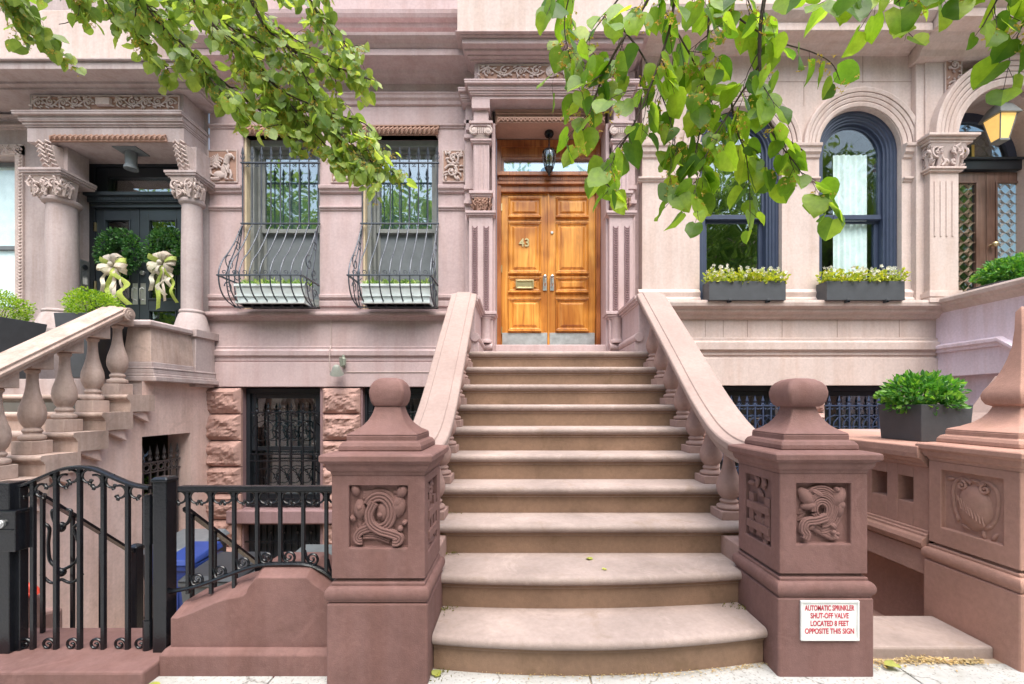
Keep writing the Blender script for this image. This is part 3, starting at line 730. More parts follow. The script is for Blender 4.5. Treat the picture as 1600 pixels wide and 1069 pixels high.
def door_leaf(x0, x1, left):
    m = MB(); m.box(x0, x1, YD+.02, YD+.07, 2.105, 4.243)
    o = m.build('door', M_WOOD, h43, .004)
    p = MB()
    a, b = x0+.115, x1-.115
    def zp(py): return PZ(py, YD)
    for t, bt in ((311, 336), (350, 424), (436, 453.5), (469, 514)):
        z1, z0 = zp(t), zp(bt)
        p.rect_y([(a-.018, b+.018, z0-.018, z1+.018, YD+.021), (a-.018, b+.018, z0-.018, z1+.018, YD-.0), (a-.004, b+.004, z0-.004, z1+.004, YD-.012), (a+.012, b-.012, z0+.012, z1-.012, YD+.012)])
        p.rect_y([(a+.035, b-.035, z0+.03, z1-.03, YD+.02), (a+.035, b-.035, z0+.03, z1-.03, YD+.012), (a+.065, b-.065, z0+.055 if z1-z0 > .3 else z0+.045, z1-.055 if z1-z0 > .3 else z1-.045, YD-.008)])
        p.box(a-.02, b+.02, YD-.022, YD+.019, z0-.034, z0-.014); p.box(a-.02, b+.02, YD-.016, YD+.019, z1+.012, z1+.028)
    p.build('door_panel', M_WOOD, o, .002)
    k = MB(); k.box(x0+.012, x1-.012, YD+.010, YD+.019, 2.11, zp(520)); k.build('kick_plate', M_ZINC, o, .001)
    hx = x1-.045 if left else x0+.045
    h = MB(); h.box(hx-.025, hx+.025, YD+.004, YD+.019, zp(454), zp(431)); 
    h.tube([(hx, YD-.02, zp(447)), (hx, YD-.06, zp(444)), (hx, YD-.06, zp(438)), (hx, YD-.02, zp(435))], .012, 8)
    h.lathe([(.002, 0), (.02, .005), (.026, .02), (.02, .035), (.002, .04)], 0, 0, 12)
    h.xf(len(h.v)-60, Matrix.Translation((hx, YD-.03, zp(435)-.0)))
    h.build('handle', M_STEEL, o, smooth=40)
    if left:
        q = MB(); z1, z0 = zp(439.5), zp(450.5); cx = (a+b)/2
        frame_rect(q, cx-.125, cx+.125, z0-.012, z1+.012, YD-.03, YD-.004, .02); q.box(cx-.105, cx+.105, YD-.018, YD-.009, z0+.008, z1-.008)
        q.build('mail_slot', M_BRASS, o, .003)
        text('house_number', '43', .155, ((a+b)/2-.005, YD-.016, zp(380.5)), M_BRASS, o, .006, .95, offset=.003)
        h2 = MB()
        for zc in (2.35, 3.2, 4.05): h2.box(x0-.006, x0+.012, YD+.0, YD+.018, zc-.05, zc+.05)
        h2.build('hinge', M_BRASS, o)
    else:
        q = MB(); q.tube([(x0+.045, YD+.019, zp(363)), (x0+.045, YD+.006, zp(363))], .02, 14); q.build('lock', M_STEEL, o, .003, smooth=40)
    return o
def rect_y(s, prof):
    return s.loft([[(x0, y, z0), (x1, y, z0), (x1, y, z1), (x0, y, z1)] for x0, x1, z0, z1, y in prof])
MB.rect_y = rect_y
door_leaf(-.236, .410, True); door_leaf(.420, 1.066, False)
m = MB(); m.box(.404, .426, YD+.0, YD+.03, 2.105, 4.243); m.build('astragal', M_WOOD, df, .004)
# strip of mauve wall between the doors and the next house
# hanging lantern
def hang_lantern():
    Yl, x = 5.80, PX(858, 5.80)
    t = thing('hanging_lantern', 'small black glass lantern hanging on a stem over the wooden double doors', 'lantern', (x, Yl, 4.95))
    m = MB(); m.lathe([(.06, 4.955), (.065, 4.93), (.05, 4.90), (.012, 4.89)], x, Yl, 16); m.tube([(x, Yl, 4.90), (x, Yl, 4.74)], .008, 8)
    for k in range(10): m.tube([(x+.012*math.cos(k), Yl+.012*math.sin(k), 4.89-.016*k), (x-.012*math.cos(k), Yl-.012*math.sin(k), 4.885-.016*k)], .004, 4)
    m.lathe([(.012, 4.75), (.03, 4.735), (.085, 4.70), (.09, 4.69), (.02, 4.688)], x, Yl, 16)
    m.lathe([(.055, 4.485), (.06, 4.475), (.045, 4.45), (.03, 4.42), (.012, 4.40), (.02, 4.385), (.003, 4.365)], x, Yl, 16)
    for k in range(8):
        a = 2*PI*k/8
        m.tube([(x+q*math.cos(a), Yl+q*math.sin(a), z) for q, z in ((.08, 4.695), (.085, 4.64), (.078, 4.57), (.056, 4.48))], .006, 5)
    m.build('lantern_frame', M_IRON, t, smooth=40)
    m = MB(); m.lathe([(.074, 4.688), (.078, 4.64), (.07, 4.57), (.05, 4.487)], x, Yl, 16); m.build('lantern_glass', glass('lantern_glass', (.9, .92, .9), .2), t, smooth=60)
hang_lantern()
# ------------------------------------------------------------------ stoop of number 43
def two_tone(o):        # risers browner than the worn treads: patina plus shade put into the colour
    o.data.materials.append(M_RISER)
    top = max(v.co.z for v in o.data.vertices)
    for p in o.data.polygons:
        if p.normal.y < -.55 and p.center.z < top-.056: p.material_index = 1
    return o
def RK(k): return 5.24 - .272*k          # depth of the riser behind tread k
stoop = thing('stoop', 'brownstone stoop of ten wide steps climbing to the honey wooden doors', 'stoop', (DCX, 2.2, 0))
def step_profile(Yr, z, Yb, h=.19, nose=.042):
    p = [(Yr, z-h), (Yr, z-.078), (Yr-.010, z-.072), (Yr-.012, z-.058), (Yr-.026, z-.052)]
    for i in range(9):
        a = math.radians(-90-180*i/8); p.append((Yr-nose+.024 + .024*math.cos(a)*1.0, z-.026+.026*math.sin(a)))
    p += [(Yb, z), (Yb, z-h)]
    return p
def make_step(x0, x1, Yr, z, Yb, bulge=0, n=1, skew=0):
    base = step_profile(Yr, z, Yb); rings = []
    for i in range(n+1):
        t = i/n; x = x0+(x1-x0)*t
        off = -bulge*(1-(2*t-1)**2)+skew*(t-.5)
        rings.append([(x, y+(off if y < Yb-1e-6 else 0), zz_) for y, zz_ in base])
    m = MB(); m.loft(rings); return m
for k in range(1, 11):
    z = 1.9-.19*(k-1)
    if k == 1: m = make_step(-.70, 1.53, RK(2), z, 5.60)
    elif k <= 8: m = make_step(-.70, 1.53, RK(k+1), z, RK(k)+.03)
    elif k == 9: m = make_step(-.49, 1.32, 2.50, z, RK(9)+.03, .06, 16, .05)
    else: m = make_step(-.428, 1.268, 2.225, z, 2.55, .085, 20, .06)
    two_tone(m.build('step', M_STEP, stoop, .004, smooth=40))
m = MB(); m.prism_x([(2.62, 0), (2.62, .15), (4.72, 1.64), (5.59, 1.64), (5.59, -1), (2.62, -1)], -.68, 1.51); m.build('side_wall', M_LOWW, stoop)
# ---- balustrades
RAIL = [(4.69, 2.535), (4.2, 2.155), (3.7, 1.765), (3.35, 1.488), (3.15, 1.342), (2.98, 1.235), (2.86, 1.175), (2.74, 1.135), (2.62, 1.112), (2.50, 1.10)]
def rail_z(Y):
    for (a, za), (b, zb) in zip(RAIL, RAIL[1:]):
        if b <= Y <= a: return za+(zb-za)*(a-Y)/(a-b)
    return RAIL[0][1]
BALU = [(.055, .06), (.074, .075), (.080, .10), (.074, .125), (.055, .135), (.050, .155), (.058, .165), (.060, .185), (.050, .20), (.046, .215), (.062, .25), (.076, .31), (.080, .37), (.074, .44), (.058, .52), (.045, .60), (.037, .68), (.034, .76), (.034, .82), (.044, .835), (.046, .86), (.036, .875), (.036, .90), (.056, .925), (.060, .95), (.060, 1.0)]
def baluster_mb(h, k=1.0, base=.088):
    m = MB()
    m.box(-base, base, -base, base, 0, .055)
    m.lathe([(r*k, .05+(z-.06)/(.94)*(h-.05)) for r, z in BALU], 0, 0, 20)
    return m
def balustrade(name, label, xc, w, inner):
    t = thing('balustrade', label, 'balustrade', (xc, 3.6, 0), 'balustrades of the wooden-door stoop')
    sec = [(-w/2+.03, -.125), (-w/2+.03, -.10), (-w/2+.015, -.092), (-w/2+.012, -.07), (-w/2, -.06), (-w/2, -.022), (-w/2+.008, -.012), (-w/2+.06, -.004), (-w/2+.064, .008), (w/2-.064, .008), (w/2-.06, -.004), (w/2-.008, -.012), (w/2, -.022), (w/2, -.06), (w/2-.012, -.07), (w/2-.015, -.092), (w/2-.03, -.10), (w/2-.03, -.125)]
    path = [(v.x, v.y) for v in smoothline([(a, b, 0) for a, b in RAIL], 5)]
    m = MB(); m.loft([[(xc+dx, Y, z+dz) for dx, dz in sec] for Y, z in path]); m.build('handrail', M_RAIL, t, .003, smooth=35)
    src = None
    for k in range(1, 10):
        Yb = RK(k+1)+.155; zt = 1.9-.19*(k-1)
        h = rail_z(Yb)-.115-zt
        if k == 9: continue
        if src is None:
            h0 = h; src = baluster_mb(h).build('baluster', M_BALU, t, .004, smooth=50); o = src
        else:
            o = src.copy(); C.objects.link(o); o.parent = t
        o.location = Vector((inner, Yb, zt)) - wpos(t); o.scale = (1, 1, h/h0)
    return t
balustrade('l', 'stone balustrade ending at the newel next to the iron fence', -.585, .275, -.575)
balustrade('r', 'stone balustrade of bulbous balusters ending at the newel with the sign', 1.425, .30, 1.425)
# ---- newel posts
def strap(m, pts, r, Y, flat=.6):
    """broad carved strap with a grooved face"""
    P = [Vector((x, 0, z)) for x, z in pts]; n = len(P)
    m.tube([(p.x, Y+.006, p.z) for p in P], r, 8, flat=.55)
    if r > .012:
        for k in (-.62, 0, .62):
            q = []
            for i in range(n):
                t = (P[min(i+1, n-1)]-P[max(i-1, 0)]).normalized(); q.append((P[i].x-t.z*k*r, Y-r*.32, P[i].z+t.x*k*r))
            m.tube(q, r*.30, 6, flat=.8)
def beast_ground(m, x0, x1, z0, z1, Y, n, seed):
    r = random.Random(seed); w, h = x1-x0, z1-z0
    for i in range(n):
        u, v = r.uniform(.06, .94), r.uniform(.06, .94); ln = w*r.uniform(.14, .26); a = r.uniform(0, 6.28)
        x = min(max(x0+u*w, x0+ln*.5), x1-ln*.5); z = min(max(z0+v*h, z0+ln*.5), z1-ln*.5)
        leafblob(m, x-math.cos(a)*ln/2, z-math.sin(a)*ln/2, Y+.004, a, ln, ln*.42, .012)
def beast_panel_a(m, x0, x1, z0, z1, Y):
    w, h = x1-x0, z1-z0; P = lambda u, v: (x0+u*w, z0+v*h)
    beast_ground(m, x0, x1, z0, z1, Y, 26, 4)
    c = P(.50, .56)
    strap(m, [(c[0]+.24*w*math.cos(math.radians(a)), c[1]+.28*h*math.sin(math.radians(a))) for a in range(150, -150, -12)], w*.10, Y-.008)
    strap(m, smooth2([P(.42, .74), P(.33, .56), P(.36, .38), P(.52, .26), P(.74, .20), P(.89, .14), P(.86, .06), P(.77, .06)]), w*.085, Y-.022)
    strap(m, smooth2([P(.36, .30), P(.17, .24), P(.09, .14), P(.12, .07), P(.19, .07)]), w*.075, Y-.014)
    strap(m, smooth2([P(.2, .15), P(.45, .15), P(.70, .07)]), w*.07, Y-.004)
    for q in range(3): strap(m, smooth2([P(.20, .80+.05*q), P(.45, .94-.02*q), P(.68, .88-.05*q), P(.80, .7-.05*q)]), w*.04, Y-.008)
    for (u, v, a, l, d) in ((.10, .84, 1.9, .26, .16), (.86, .80, 1.1, .30, .20), (.80, .45, 1.3, .42, .28), (.14, .42, 1.6, .40, .24), (.05, .40, 2.2, .15, .10), (.92, .35, .5, .14, .1), (.75, .62, .9, .3, .18)):
        leafblob(m, *P(u, v), Y-.004, a, l*w, d*w, .022)
    for u, v in ((.90, .28), (.14, .65), (.52, .52)): m.ell((P(u, v)[0], Y-.012, P(u, v)[1]), w*.06, .02, w*.06)
    m.ell((P(.56, .57)[0], Y, P(.56, .57)[1]), w*.13, .022, h*.18)
def beast_panel_b(m, x0, x1, z0, z1, Y):
    w, h = x1-x0, z1-z0; P = lambda u, v: (x0+u*w, z0+v*h)
    beast_ground(m, x0, x1, z0, z1, Y, 24, 9)
    c = P(.48, .56)
    for rr, q in ((.15, .075), (.27, .06), (.37, .075)):
        strap(m, [(c[0]+rr*w*math.cos(math.radians(a)), c[1]+rr*1.02*h*math.sin(math.radians(a))) for a in range(150 if rr > .2 else 190, -100 if rr > .2 else -170, -12)], w*q, Y-.008-.008*(rr < .3))
    strap(m, smooth2([P(.56, .44), P(.36, .38), P(.15, .35), P(.09, .22), P(.15, .13), P(.12, .05)]), w*.085, Y-.026)
    for q in (-.06, .02, .10): strap(m, smooth2([P(.30+q, .30+q*.5), P(.50+q, .18+q*.4), P(.76+q*.6, .03)]), w*.045, Y-.016)
    for (u, v, a, l, d) in ((.05, .95, -.95, .46, .26), (.07, .60, .2, .36, .18), (.96, .96, -2.1, .50, .28), (.76, .60, .4, .24, .2), (.80, .20, 2.4, .24, .14), (.16, .18, .7, .28, .16), (.25, .93, -.5, .34, .14), (.84, .40, 1.5, .4, .18)):
        leafblob(m, *P(u, v), Y-.006, a, l*w, d*w, .026)
    for u, v in ((.80, .92), (.17, .18), (.72, .16)): m.ell((P(u, v)[0], Y-.012, P(u, v)[1]), w*.06, .02, w*.06)
def strap_panel(m, x0, x1, z0, z1, Y):
    """interlaced straps with leaf corners"""
    w, h = x1-x0, z1-z0
    for u in (.18, .52, .86): m.box(x0+(u-.10)*w, x0+(u+.10)*w, Y-.022, Y+.01, z0+.05*h, z0+.72*h if u != .52 else z0+.5*h)
    for i, v in enumerate((.20, .52)):
        m.box(x0+.05*w, x0+.97*w, Y-.032, Y+.006, z0+(v-.06)*h, z0+(v+.06)*h)
    for i in range(16):
        a = rnd.uniform(0, 6.28); leafblob(m, x0+rnd.uniform(.2, .8)*w, z0+(rnd.choice((.05, .36, .82, .9)))*h, Y-.01, a, w*.3, w*.13, .014)
def shield_panel(m, x0, x1, z0, z1, Y):
    w, h = x1-x0, z1-z0; P = lambda u, v: (x0+u*w, z0+v*h)
    m.ell((P(.5, .45)[0], Y, P(.5, .45)[1]), w*.30, .03, h*.38, 16, 8)
    for q in range(8): m.tube([(P(.26+.06*q, .62-.04*q)[0], Y-.028+.002*abs(q-3.5), P(.26+.06*q, .62-.04*q)[1]), (P(.34+.055*q, .40-.03*q)[0], Y-.03+.002*abs(q-3.5), P(.34, .40-.03*q)[1])], .004, 4)
    for s in (-1, 1):
        strap(m, smooth2([P(.5+s*.05, .86), P(.5+s*.22, .92), P(.5+s*.36, .80), P(.5+s*.38, .55), P(.5+s*.30, .25), P(.5, .08)]), w*.035, Y-.008)
        m.tube(spiral(*P(.5+s*.20, .80), w*.09, 1.3, 90, s, Y-.01), w*.025, 6)
    for i in range(12): leafblob(m, *P(rnd.uniform(.1, .9), rnd.choice((.12, .9, .5))), Y, rnd.uniform(0, 6), w*.2, w*.08)
def smooth2(pts, n=6): return [(v.x, v.y) for v in smoothline([(a, b, 0) for a, b in pts], n)]
def newel(label, x0, x1, y0, y1, front, sides, spire=False, kb=1.0):
    M_NEWEL, M_PANEL = (M_WARM, M_WARM) if spire else (globals()['M_NEWEL'], globals()['M_PANEL'])
    xc, yc = (x0+x1)/2, (y0+y1)/2; hw, hd = (x1-x0)/2, (y1-y0)/2
    t = thing('newel_post', label, 'newel post', (xc, yc, 0), None if spire else 'newel posts of the wooden-door stoop')
    def R4(o, z): return (xc-hw-o, xc+hw+o, yc-hd-o, yc+hd+o, z)
    m = MB(); m.rect([R4(0, -.3), R4(0, .378), R4(-.006, .386)]); m.build('plinth', M_NEWEL, t, .012)
    m = MB()
    tor = [R4(-.012, .387), R4(-.002, .393)] + [R4(-.014+.022*math.sin(math.radians(a)), .428-.034*math.cos(math.radians(a))) for a in range(20, 181, 20)]
    m.rect(tor + [R4(-.020, .464), R4(-.016, .468), R4(-.018, .480), R4(-.032, .483), R4(-.036, .495), R4(-.045, .503)]); m.build('base_moulding', M_NEWEL, t, .003, smooth=30)
    # shaft with sunk panels, one welded skin
    sh = .046; pz0, pz1 = .645, .945; D = .028
    X0, X1, Yf, Yk = xc-hw+sh, xc+hw-sh, yc-hd+sh, yc+hd-sh
    a = X0+.055; b = X1-.055
    xa, xb, ya, yb = X0-D, X1+D, Yf-D, Yk+D
    m = MB()
    def holed(P, u0, u1, h0, h1, v0, v1):      # P(u, v, depth): face with a sunk panel
        o = [P(u0, .50, 0), P(u1, .50, 0), P(u1, .99, 0), P(u0, .99, 0)]; i_ = [P(h0, v0, 0), P(h1, v0, 0), P(h1, v1, 0), P(h0, v1, 0)]; k_ = [P(h0, v0, D), P(h1, v0, D), P(h1, v1, D), P(h0, v1, D)]
        m.add(o+i_+k_, [(0, 1, 5, 4), (1, 2, 6, 5), (2, 3, 7, 6), (3, 0, 4, 7), (4, 5, 9, 8), (5, 6, 10, 9), (6, 7, 11, 10), (7, 4, 8, 11), (8, 9, 10, 11)])
    holed(lambda u, v, d: (u, ya+d, v), xa, xb, a, b, pz0, pz1)
    for s in (-1, 1):
        if s in sides: holed(lambda u, v, d, s=s: ((xa+d if s < 0 else xb-d), u, v), ya, yb, Yf+.05, Yk-.05, .60, pz1)
        else: m.add([(xa if s < 0 else xb, y_, z_) for y_, z_ in ((ya, .5), (yb, .5), (yb, .99), (ya, .99))], [(0, 1, 2, 3)])
    m.add([(x_, yb, z_) for x_, z_ in ((xa, .5), (xb, .5), (xb, .99), (xa, .99))], [(0, 1, 2, 3)])
    m.build('shaft', M_NEWEL, t, .005, merge=True)
    m = MB(); front(m, a+.012, b-.012, pz0+.012, pz1-.012, Yf-.001); m.build('carved_panel', M_PANEL, t, smooth=45)
    for s, fn in sides.items():
        m = MB(); L_ = Yk-Yf-.1
        fn(m, -L_/2+.01, L_/2-.01, .61, pz1-.01, 0)
        m.xf(0, Matrix.Translation((X0 if s < 0 else X1, (Yf+Yk)/2, 0)) @ Matrix.Rotation(-PI/2 if s < 0 else PI/2, 4, 'Z'))
        m.build('carved_panel', M_PANEL, t, smooth=45)
    m = MB()
    m.rect([R4(-.03, .975), R4(-.024, .985), R4(-.016, 1.0), R4(-.014, 1.012), R4(-.004, 1.018), R4(.004, 1.035), R4(.006, 1.052), R4(.020, 1.058), R4(.026, 1.066), R4(.026, 1.088), R4(.020, 1.096), R4(-.04, 1.106)])
    m.rect([R4(-.045, 1.10), R4(-.040, 1.112), R4(-.042, 1.130), R4(-.052, 1.146), R4(-.068, 1.154), R4(-.069, 1.156), R4(-.069, 1.180)])
    k = hw-.069; kd = hd-.069
    prof = [(1.0, 1.180), (.985, 1.188), (.80, 1.205), (.64, 1.228), (.52, 1.255), (.435, 1.285), (.39, 1.31), (.375, 1.325)]
    m.rect([(xc-k*q, xc+k*q, yc-kd*q, yc+kd*q, z) for q, z in prof])
    m.build('cap', M_NEWEL, t, .007, smooth=25)
    m = MB()
    if not spire:
        ball = [(.37*kb, 1.322), (.43*kb, 1.330), (.485*kb, 1.350), (.515*kb, 1.378), (.520*kb, 1.40), (.49*kb, 1.428), (.42*kb, 1.450), (.31*kb, 1.466), (.16*kb, 1.473)]
    else:
        ball = [(.37, 1.322), (.47, 1.335), (.52, 1.36), (.53, 1.385), (.50, 1.41), (.43, 1.44), (.34, 1.48), (.26, 1.53), (.19, 1.59), (.13, 1.66), (.10, 1.75), (.09, 1.85), (.02, 1.88)]
    m.rect([(xc-k*q, xc+k*q, yc-kd*q, yc+kd*q, z) for q, z in ball]); m.build('finial', M_NEWEL, t, .012, smooth=28, seg=3)
    return t
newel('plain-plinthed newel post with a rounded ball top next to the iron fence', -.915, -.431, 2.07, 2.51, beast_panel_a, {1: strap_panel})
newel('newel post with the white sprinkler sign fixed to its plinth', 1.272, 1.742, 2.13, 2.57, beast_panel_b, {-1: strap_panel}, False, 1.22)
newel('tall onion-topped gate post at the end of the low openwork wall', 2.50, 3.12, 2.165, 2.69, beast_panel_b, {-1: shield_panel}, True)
# small plinth blocks where the balustrades die behind the newels
m = MB(); m.box(1.30, 1.56, 2.572, 2.80, .30, .50); m.box(-.74, -.46, 2.512, 2.80, .30, .50); m.build('plinth_block', M_BALU, stoop, .008)
# ---- sprinkler sign
sg = thing('sign', 'white sprinkler valve sign with red capital letters on a newel plinth', 'sign', (1.518, 2.128, .28))
m = MB(); m.box(1.376, 1.660, 2.122, 2.129, .183, .377); m.build('sign_plate', M_WHITE, sg, .002)
m = MB(); frame_rect(m, 1.376, 1.660, .183, .377, 2.117, 2.1225, .009); 
for x in (1.381, 1.655):
    for z in (.188, .372): m.ell((x, 2.117, z), .003, .003, .003)
m.build('sign_frame', M_WHITE, sg, .001)
M_RED = paint('red_lettering', (.50, .03, .06), .6, 0., 0, .35, .3, 60)
for i, (s_, wx) in enumerate((('AUTOMATIC SPRINKLER', .725), ('SHUT-OFF VALVE', .78), ('LOCATED 8 FEET', .78), ('OPPOSITE THIS SIGN', .765))):
    text('lettering', s_, .036, (1.517, 2.1215, .340-.0375*i), M_RED, sg, .0006, 1, offset=.0007, fit=(.242, .186, .186, .240)[i])
# ------------------------------------------------------------------ low openwork wall, right of the stoop
lw = thing('low_wall', 'low brown openwork wall with square holes between the stoop and the gate post', 'wall', (2.7, 3.4, 0))
m = MB()
zw0, zw1 = .47, .945
holes = [(3.58, 3.72), (3.28, 3.41), (3.0, 3.13), (2.80, 2.915)]
ys = [2.69]; 
for a, b in sorted(holes): ys += [a, b]
ys.append(4.30)
hz0, hz1 = .70, .865
for i in range(0, len(ys), 2): m.box(2.54, 2.90, ys[i], ys[i+1], zw0, zw1)
for a, b in holes: m.box(2.54, 2.90, a, b, zw0, hz0); m.box(2.54, 2.90, a, b, hz1, zw1)
m.build('wall', M_WARM, lw, .004)
m = MB(); prof = [(0, .94), (.014, .945), (.018, .965), (.04, .975), (.045, .99), (.07, 1.0), (.075, 1.03), (.075, 1.07), (.068, 1.077)]
m.mould_side(2.69, 4.45, 2.54, -1, prof, .8); 
m.build('coping', M_WARM, lw, .004)
m = MB(); m.mould_side(2.69, 4.40, 2.54, -1, [(0, .43), (.03, .435), (.045, .455), (.05, .475), (.04, .50), (.02, .51), (.02, .525), (.008, .53), (.008, .545), (0, .55)], .1); m.build('base_moulding', M_WARM, lw, .003, smooth=35)
m = MB(); m.box(2.525, 2.90, 2.69, 4.40, .275, .425); m.box(2.66, 2.90, 2.60, 4.40, -1.0, .2745); m.box(2.55, 2.66, 2.69, 4.4, -1.0, -.2); m.build('footing', M_WALLR, lw, .004)
m = MB(); m.box(2.9, 5.35, 4.10, 4.45, -1.0, 1.0); m.build('return_wall', M_WARM, lw, .004)
m = MB(); m.prism_y([(3.30, 1.0), (3.30, 1.078), (4.2, 1.078), (4.45, 1.12), (4.62, 1.25), (4.75, 1.42), (4.9, 1.62), (5.35, 1.66), (5.35, 1.0)], 4.06, 4.48); m.build('coping', M_RAIL, lw, .01)
# ---- planter on the low wall
def leaf_cloud(mb, cen, rad, n, size, shape='leaf', seedr=None, up=.3, shell=.0, zmin=None):
    """n small leaves spread through an ellipsoid, thicker towards its skin"""
    r = seedr or rnd
    for _ in range(n):
        while True:
            p = Vector((r.uniform(-1, 1), r.uniform(-1, 1), r.uniform(-1, 1)))
            l = p.length
            if l <= 1 and l > shell: break
        wob = 1+.30*mnoise.noise(p.normalized()*2.6+Vector(cen)*3)
        q = Vector((cen[0]+p.x*rad[0]*wob, cen[1]+p.y*rad[1]*wob, cen[2]+p.z*rad[2]*wob))
        if zmin is not None and q.z < zmin: continue
        d = (p.normalized()+Vector((r.gauss(0, .55), r.gauss(0, .55), r.gauss(0, .55)+up))).normalized()
        leaf(mb, q, d, size*r.uniform(.65, 1.3), r, .5)
def leaf(mb, p, d, s, r, w=.5, nrm=None):
    a = d.cross(nrm if nrm is not None else Vector((r.gauss(0, 1), r.gauss(0, 1), r.gauss(0, 1))))
    if a.length < 1e-5: a = d.orthogonal()
    a.normalize(); n = a.cross(d)
    P = lambda u, v, h: tuple(p + d*(u*s) + a*(v*s*w) + n*(h*s))
    mb.add([P(0, 0, 0), P(.35, .5, .07), P(.7, .42, .05), P(1, 0, -.08), P(.7, -.42, .05), P(.35, -.5, .07), P(.5, 0, -.03)], [(0, 1, 6), (1, 2, 6), (2, 3, 6), (3, 4, 6), (4, 5, 6), (5, 0, 6)])
def shrub(name, label, cat, cen, rad, n, size, mat, group=None, up=.3, shell=.35, zmin=None, stems=6):
    t = thing(name, label, cat, (cen[0], cen[1], zmin if zmin is not None else cen[2]-rad[2]), group)
    m = MB(); leaf_cloud(m, cen, rad, n, size, up=up, shell=shell, zmin=zmin); m.build('foliage', mat, t, recalc=False)
    m = MB()
    for i in range(stems):
        a = 2*PI*i/stems
        m.tube([(cen[0]+.02*math.cos(a), cen[1]+.02*math.sin(a), (zmin or cen[2]-rad[2])-.05), (cen[0]+rad[0]*.3*math.cos(a), cen[1]+rad[1]*.3*math.sin(a), cen[2]), (cen[0]+rad[0]*.6*math.cos(a), cen[1]+rad[1]*.6*math.sin(a), cen[2]+rad[2]*.4)], .006, 5, .003)
    m.build('stem', M_BARK, t)
    return t
def planter(label, xc, yc, z0, z1, hb, ht, group=None):
    t = thing('planter', label, 'planter', (xc, yc, z0), group)
    m = MB(); m.loft([[(xc+sx*h, yc+sy*h, z) for sx, sy in ((-1, -1), (1, -1), (1, 1), (-1, 1))] for h, z in ((hb, z0), (ht, z1), (ht-.018, z1), (ht-.022, z1-.03))])
    m.build('pot', M_PLANT, t, .004)
    m = MB(); m.box(xc-ht+.024, xc+ht-.024, yc-ht+.024, yc+ht-.024, z1-.06, z1-.025); m.build('soil', M_BARK, t)
    return t
planter('square charcoal planter standing on the low openwork wall', 2.905, 3.125, 1.079, 1.332, .165, .178)
shrub('leafy_shrub', 'bright green small-leaved shrub in the planter on the low wall', 'shrub', (2.885, 3.12, 1.385), (.225, .22, .165), 2100, .042, M_BUSH, up=.25, shell=.3, zmin=1.29)
# ---- paving step beside the right newel
m = MB(); m.box(1.745, 2.499, 2.285, 2.63, -.25, .06); st = m.build('stone_slab', M_STEP, None, .012); tag(st, 'flat sandstone slab step between the sign-bearing newel and the gate post', 'step')
# ------------------------------------------------------------------ areaway front: low scalloped wall, fence, gate, stair rails
aw = thing('low_wall', 'low chocolate brown scalloped wall beneath the iron fence', 'wall', (-1.3, 2.15, 0))
YA = 2.17
pl = [(-1.735, 0.12), (-1.735, PZ(966, YA))]
pl += smooth2([(PX(278, YA), PZ(966, YA)), (PX(300, YA), PZ(958, YA)), (PX(345, YA), PZ(939, YA)), (PX(380, YA), PZ(931, YA)), (PX(388, YA), PZ(918, YA)), (PX(398, YA), PZ(906, YA))], 4)
pl += [(PX(402, YA), PZ(903, YA)), (PX(478, YA), PZ(903, YA)), (PX(492, YA), PZ(915, YA)), (-.916, PZ(936, YA)), (-.916, .12)]
m = MB()
# front face polygon, chamfered coping behind
back = [(x, z+(.045 if i > 0 and z > .2 else 0)) for i, (x, z) in enumerate(pl)]
m.loft([[(x, 2.17, z) for x, z in pl], [(x*.995-.006, 2.26, z) for x, z in back], [(x*.995-.006, 2.42, z) for x, z in back]])
m.build('wall', M_NEWEL, aw, .004)
m = MB(); m.rect([(-1.765, -.914, 2.135, 2.44, -.3), (-1.765, -.914, 2.135, 2.44, .10), (-1.75, -.914, 2.155, 2.43, .125)]); m.build('plinth', M_NEWEL, aw, .006)
gs = MB(); gs.box(-3.4, -1.766, 2.045, 2.46, -.3, .075); gs = gs.build('gate_threshold', M_NEWEL, None, .012); tag(gs, 'worn reddish stone threshold slab under the iron gate', 'threshold')
YF = 2.24
fence = thing('iron_fence', 'black wrought iron fence with scrolls above the scalloped wall', 'fence', (-1.35, YF, .3))
m = MB(); m.box(-1.74, -.90, YF-.022, YF+.022, PZ(766, YF), PZ(759, YF)); m.box(-1.74, -.90, YF-.012, YF+.012, PZ(769, YF), PZ(766, YF)); m.build('top_rail', M_IRON, fence, .004)
bot = smooth2([(PX(268, YF), PZ(924, YF)), (PX(310, YF), PZ(915, YF)), (PX(360, YF), PZ(897, YF)), (PX(400, YF), PZ(884, YF)), (PX(440, YF), PZ(881, YF)), (PX(480, YF), PZ(882, YF)), (PX(505, YF), PZ(892, YF)), (PX(524, YF), PZ(907, YF))], 5)
m = MB(); m.tube([(x, YF, z) for x, z in bot], .011, 8, flat=1.6); m.build('bottom_rail', M_IRON, fence)
def bz(x):
    for (a, za), (b, zb) in zip(bot, bot[1:]):
        if a <= x <= b: return za+(zb-za)*(x-a)/(b-a)
    return bot[-1][1]
fx = [PX(p, YF) for p in (294, 330, 366, 402, 438, 474, 510)]
zt_ = PZ(767, YF)
for i, x in enumerate(fx):
    m = MB(); m.box(x-.0085, x+.0085, YF-.0085, YF+.0085, bz(x) if i > 2 else .36, zt_); m.build('bar', M_IRON, fence, .002)
m = MB()
for x in fx:
    for s in (-1, 1):
        e = cscroll(m, x, YF, zt_, .032, s, .006)
m.build('scroll', M_IRON, fence, smooth=60)
m = MB()
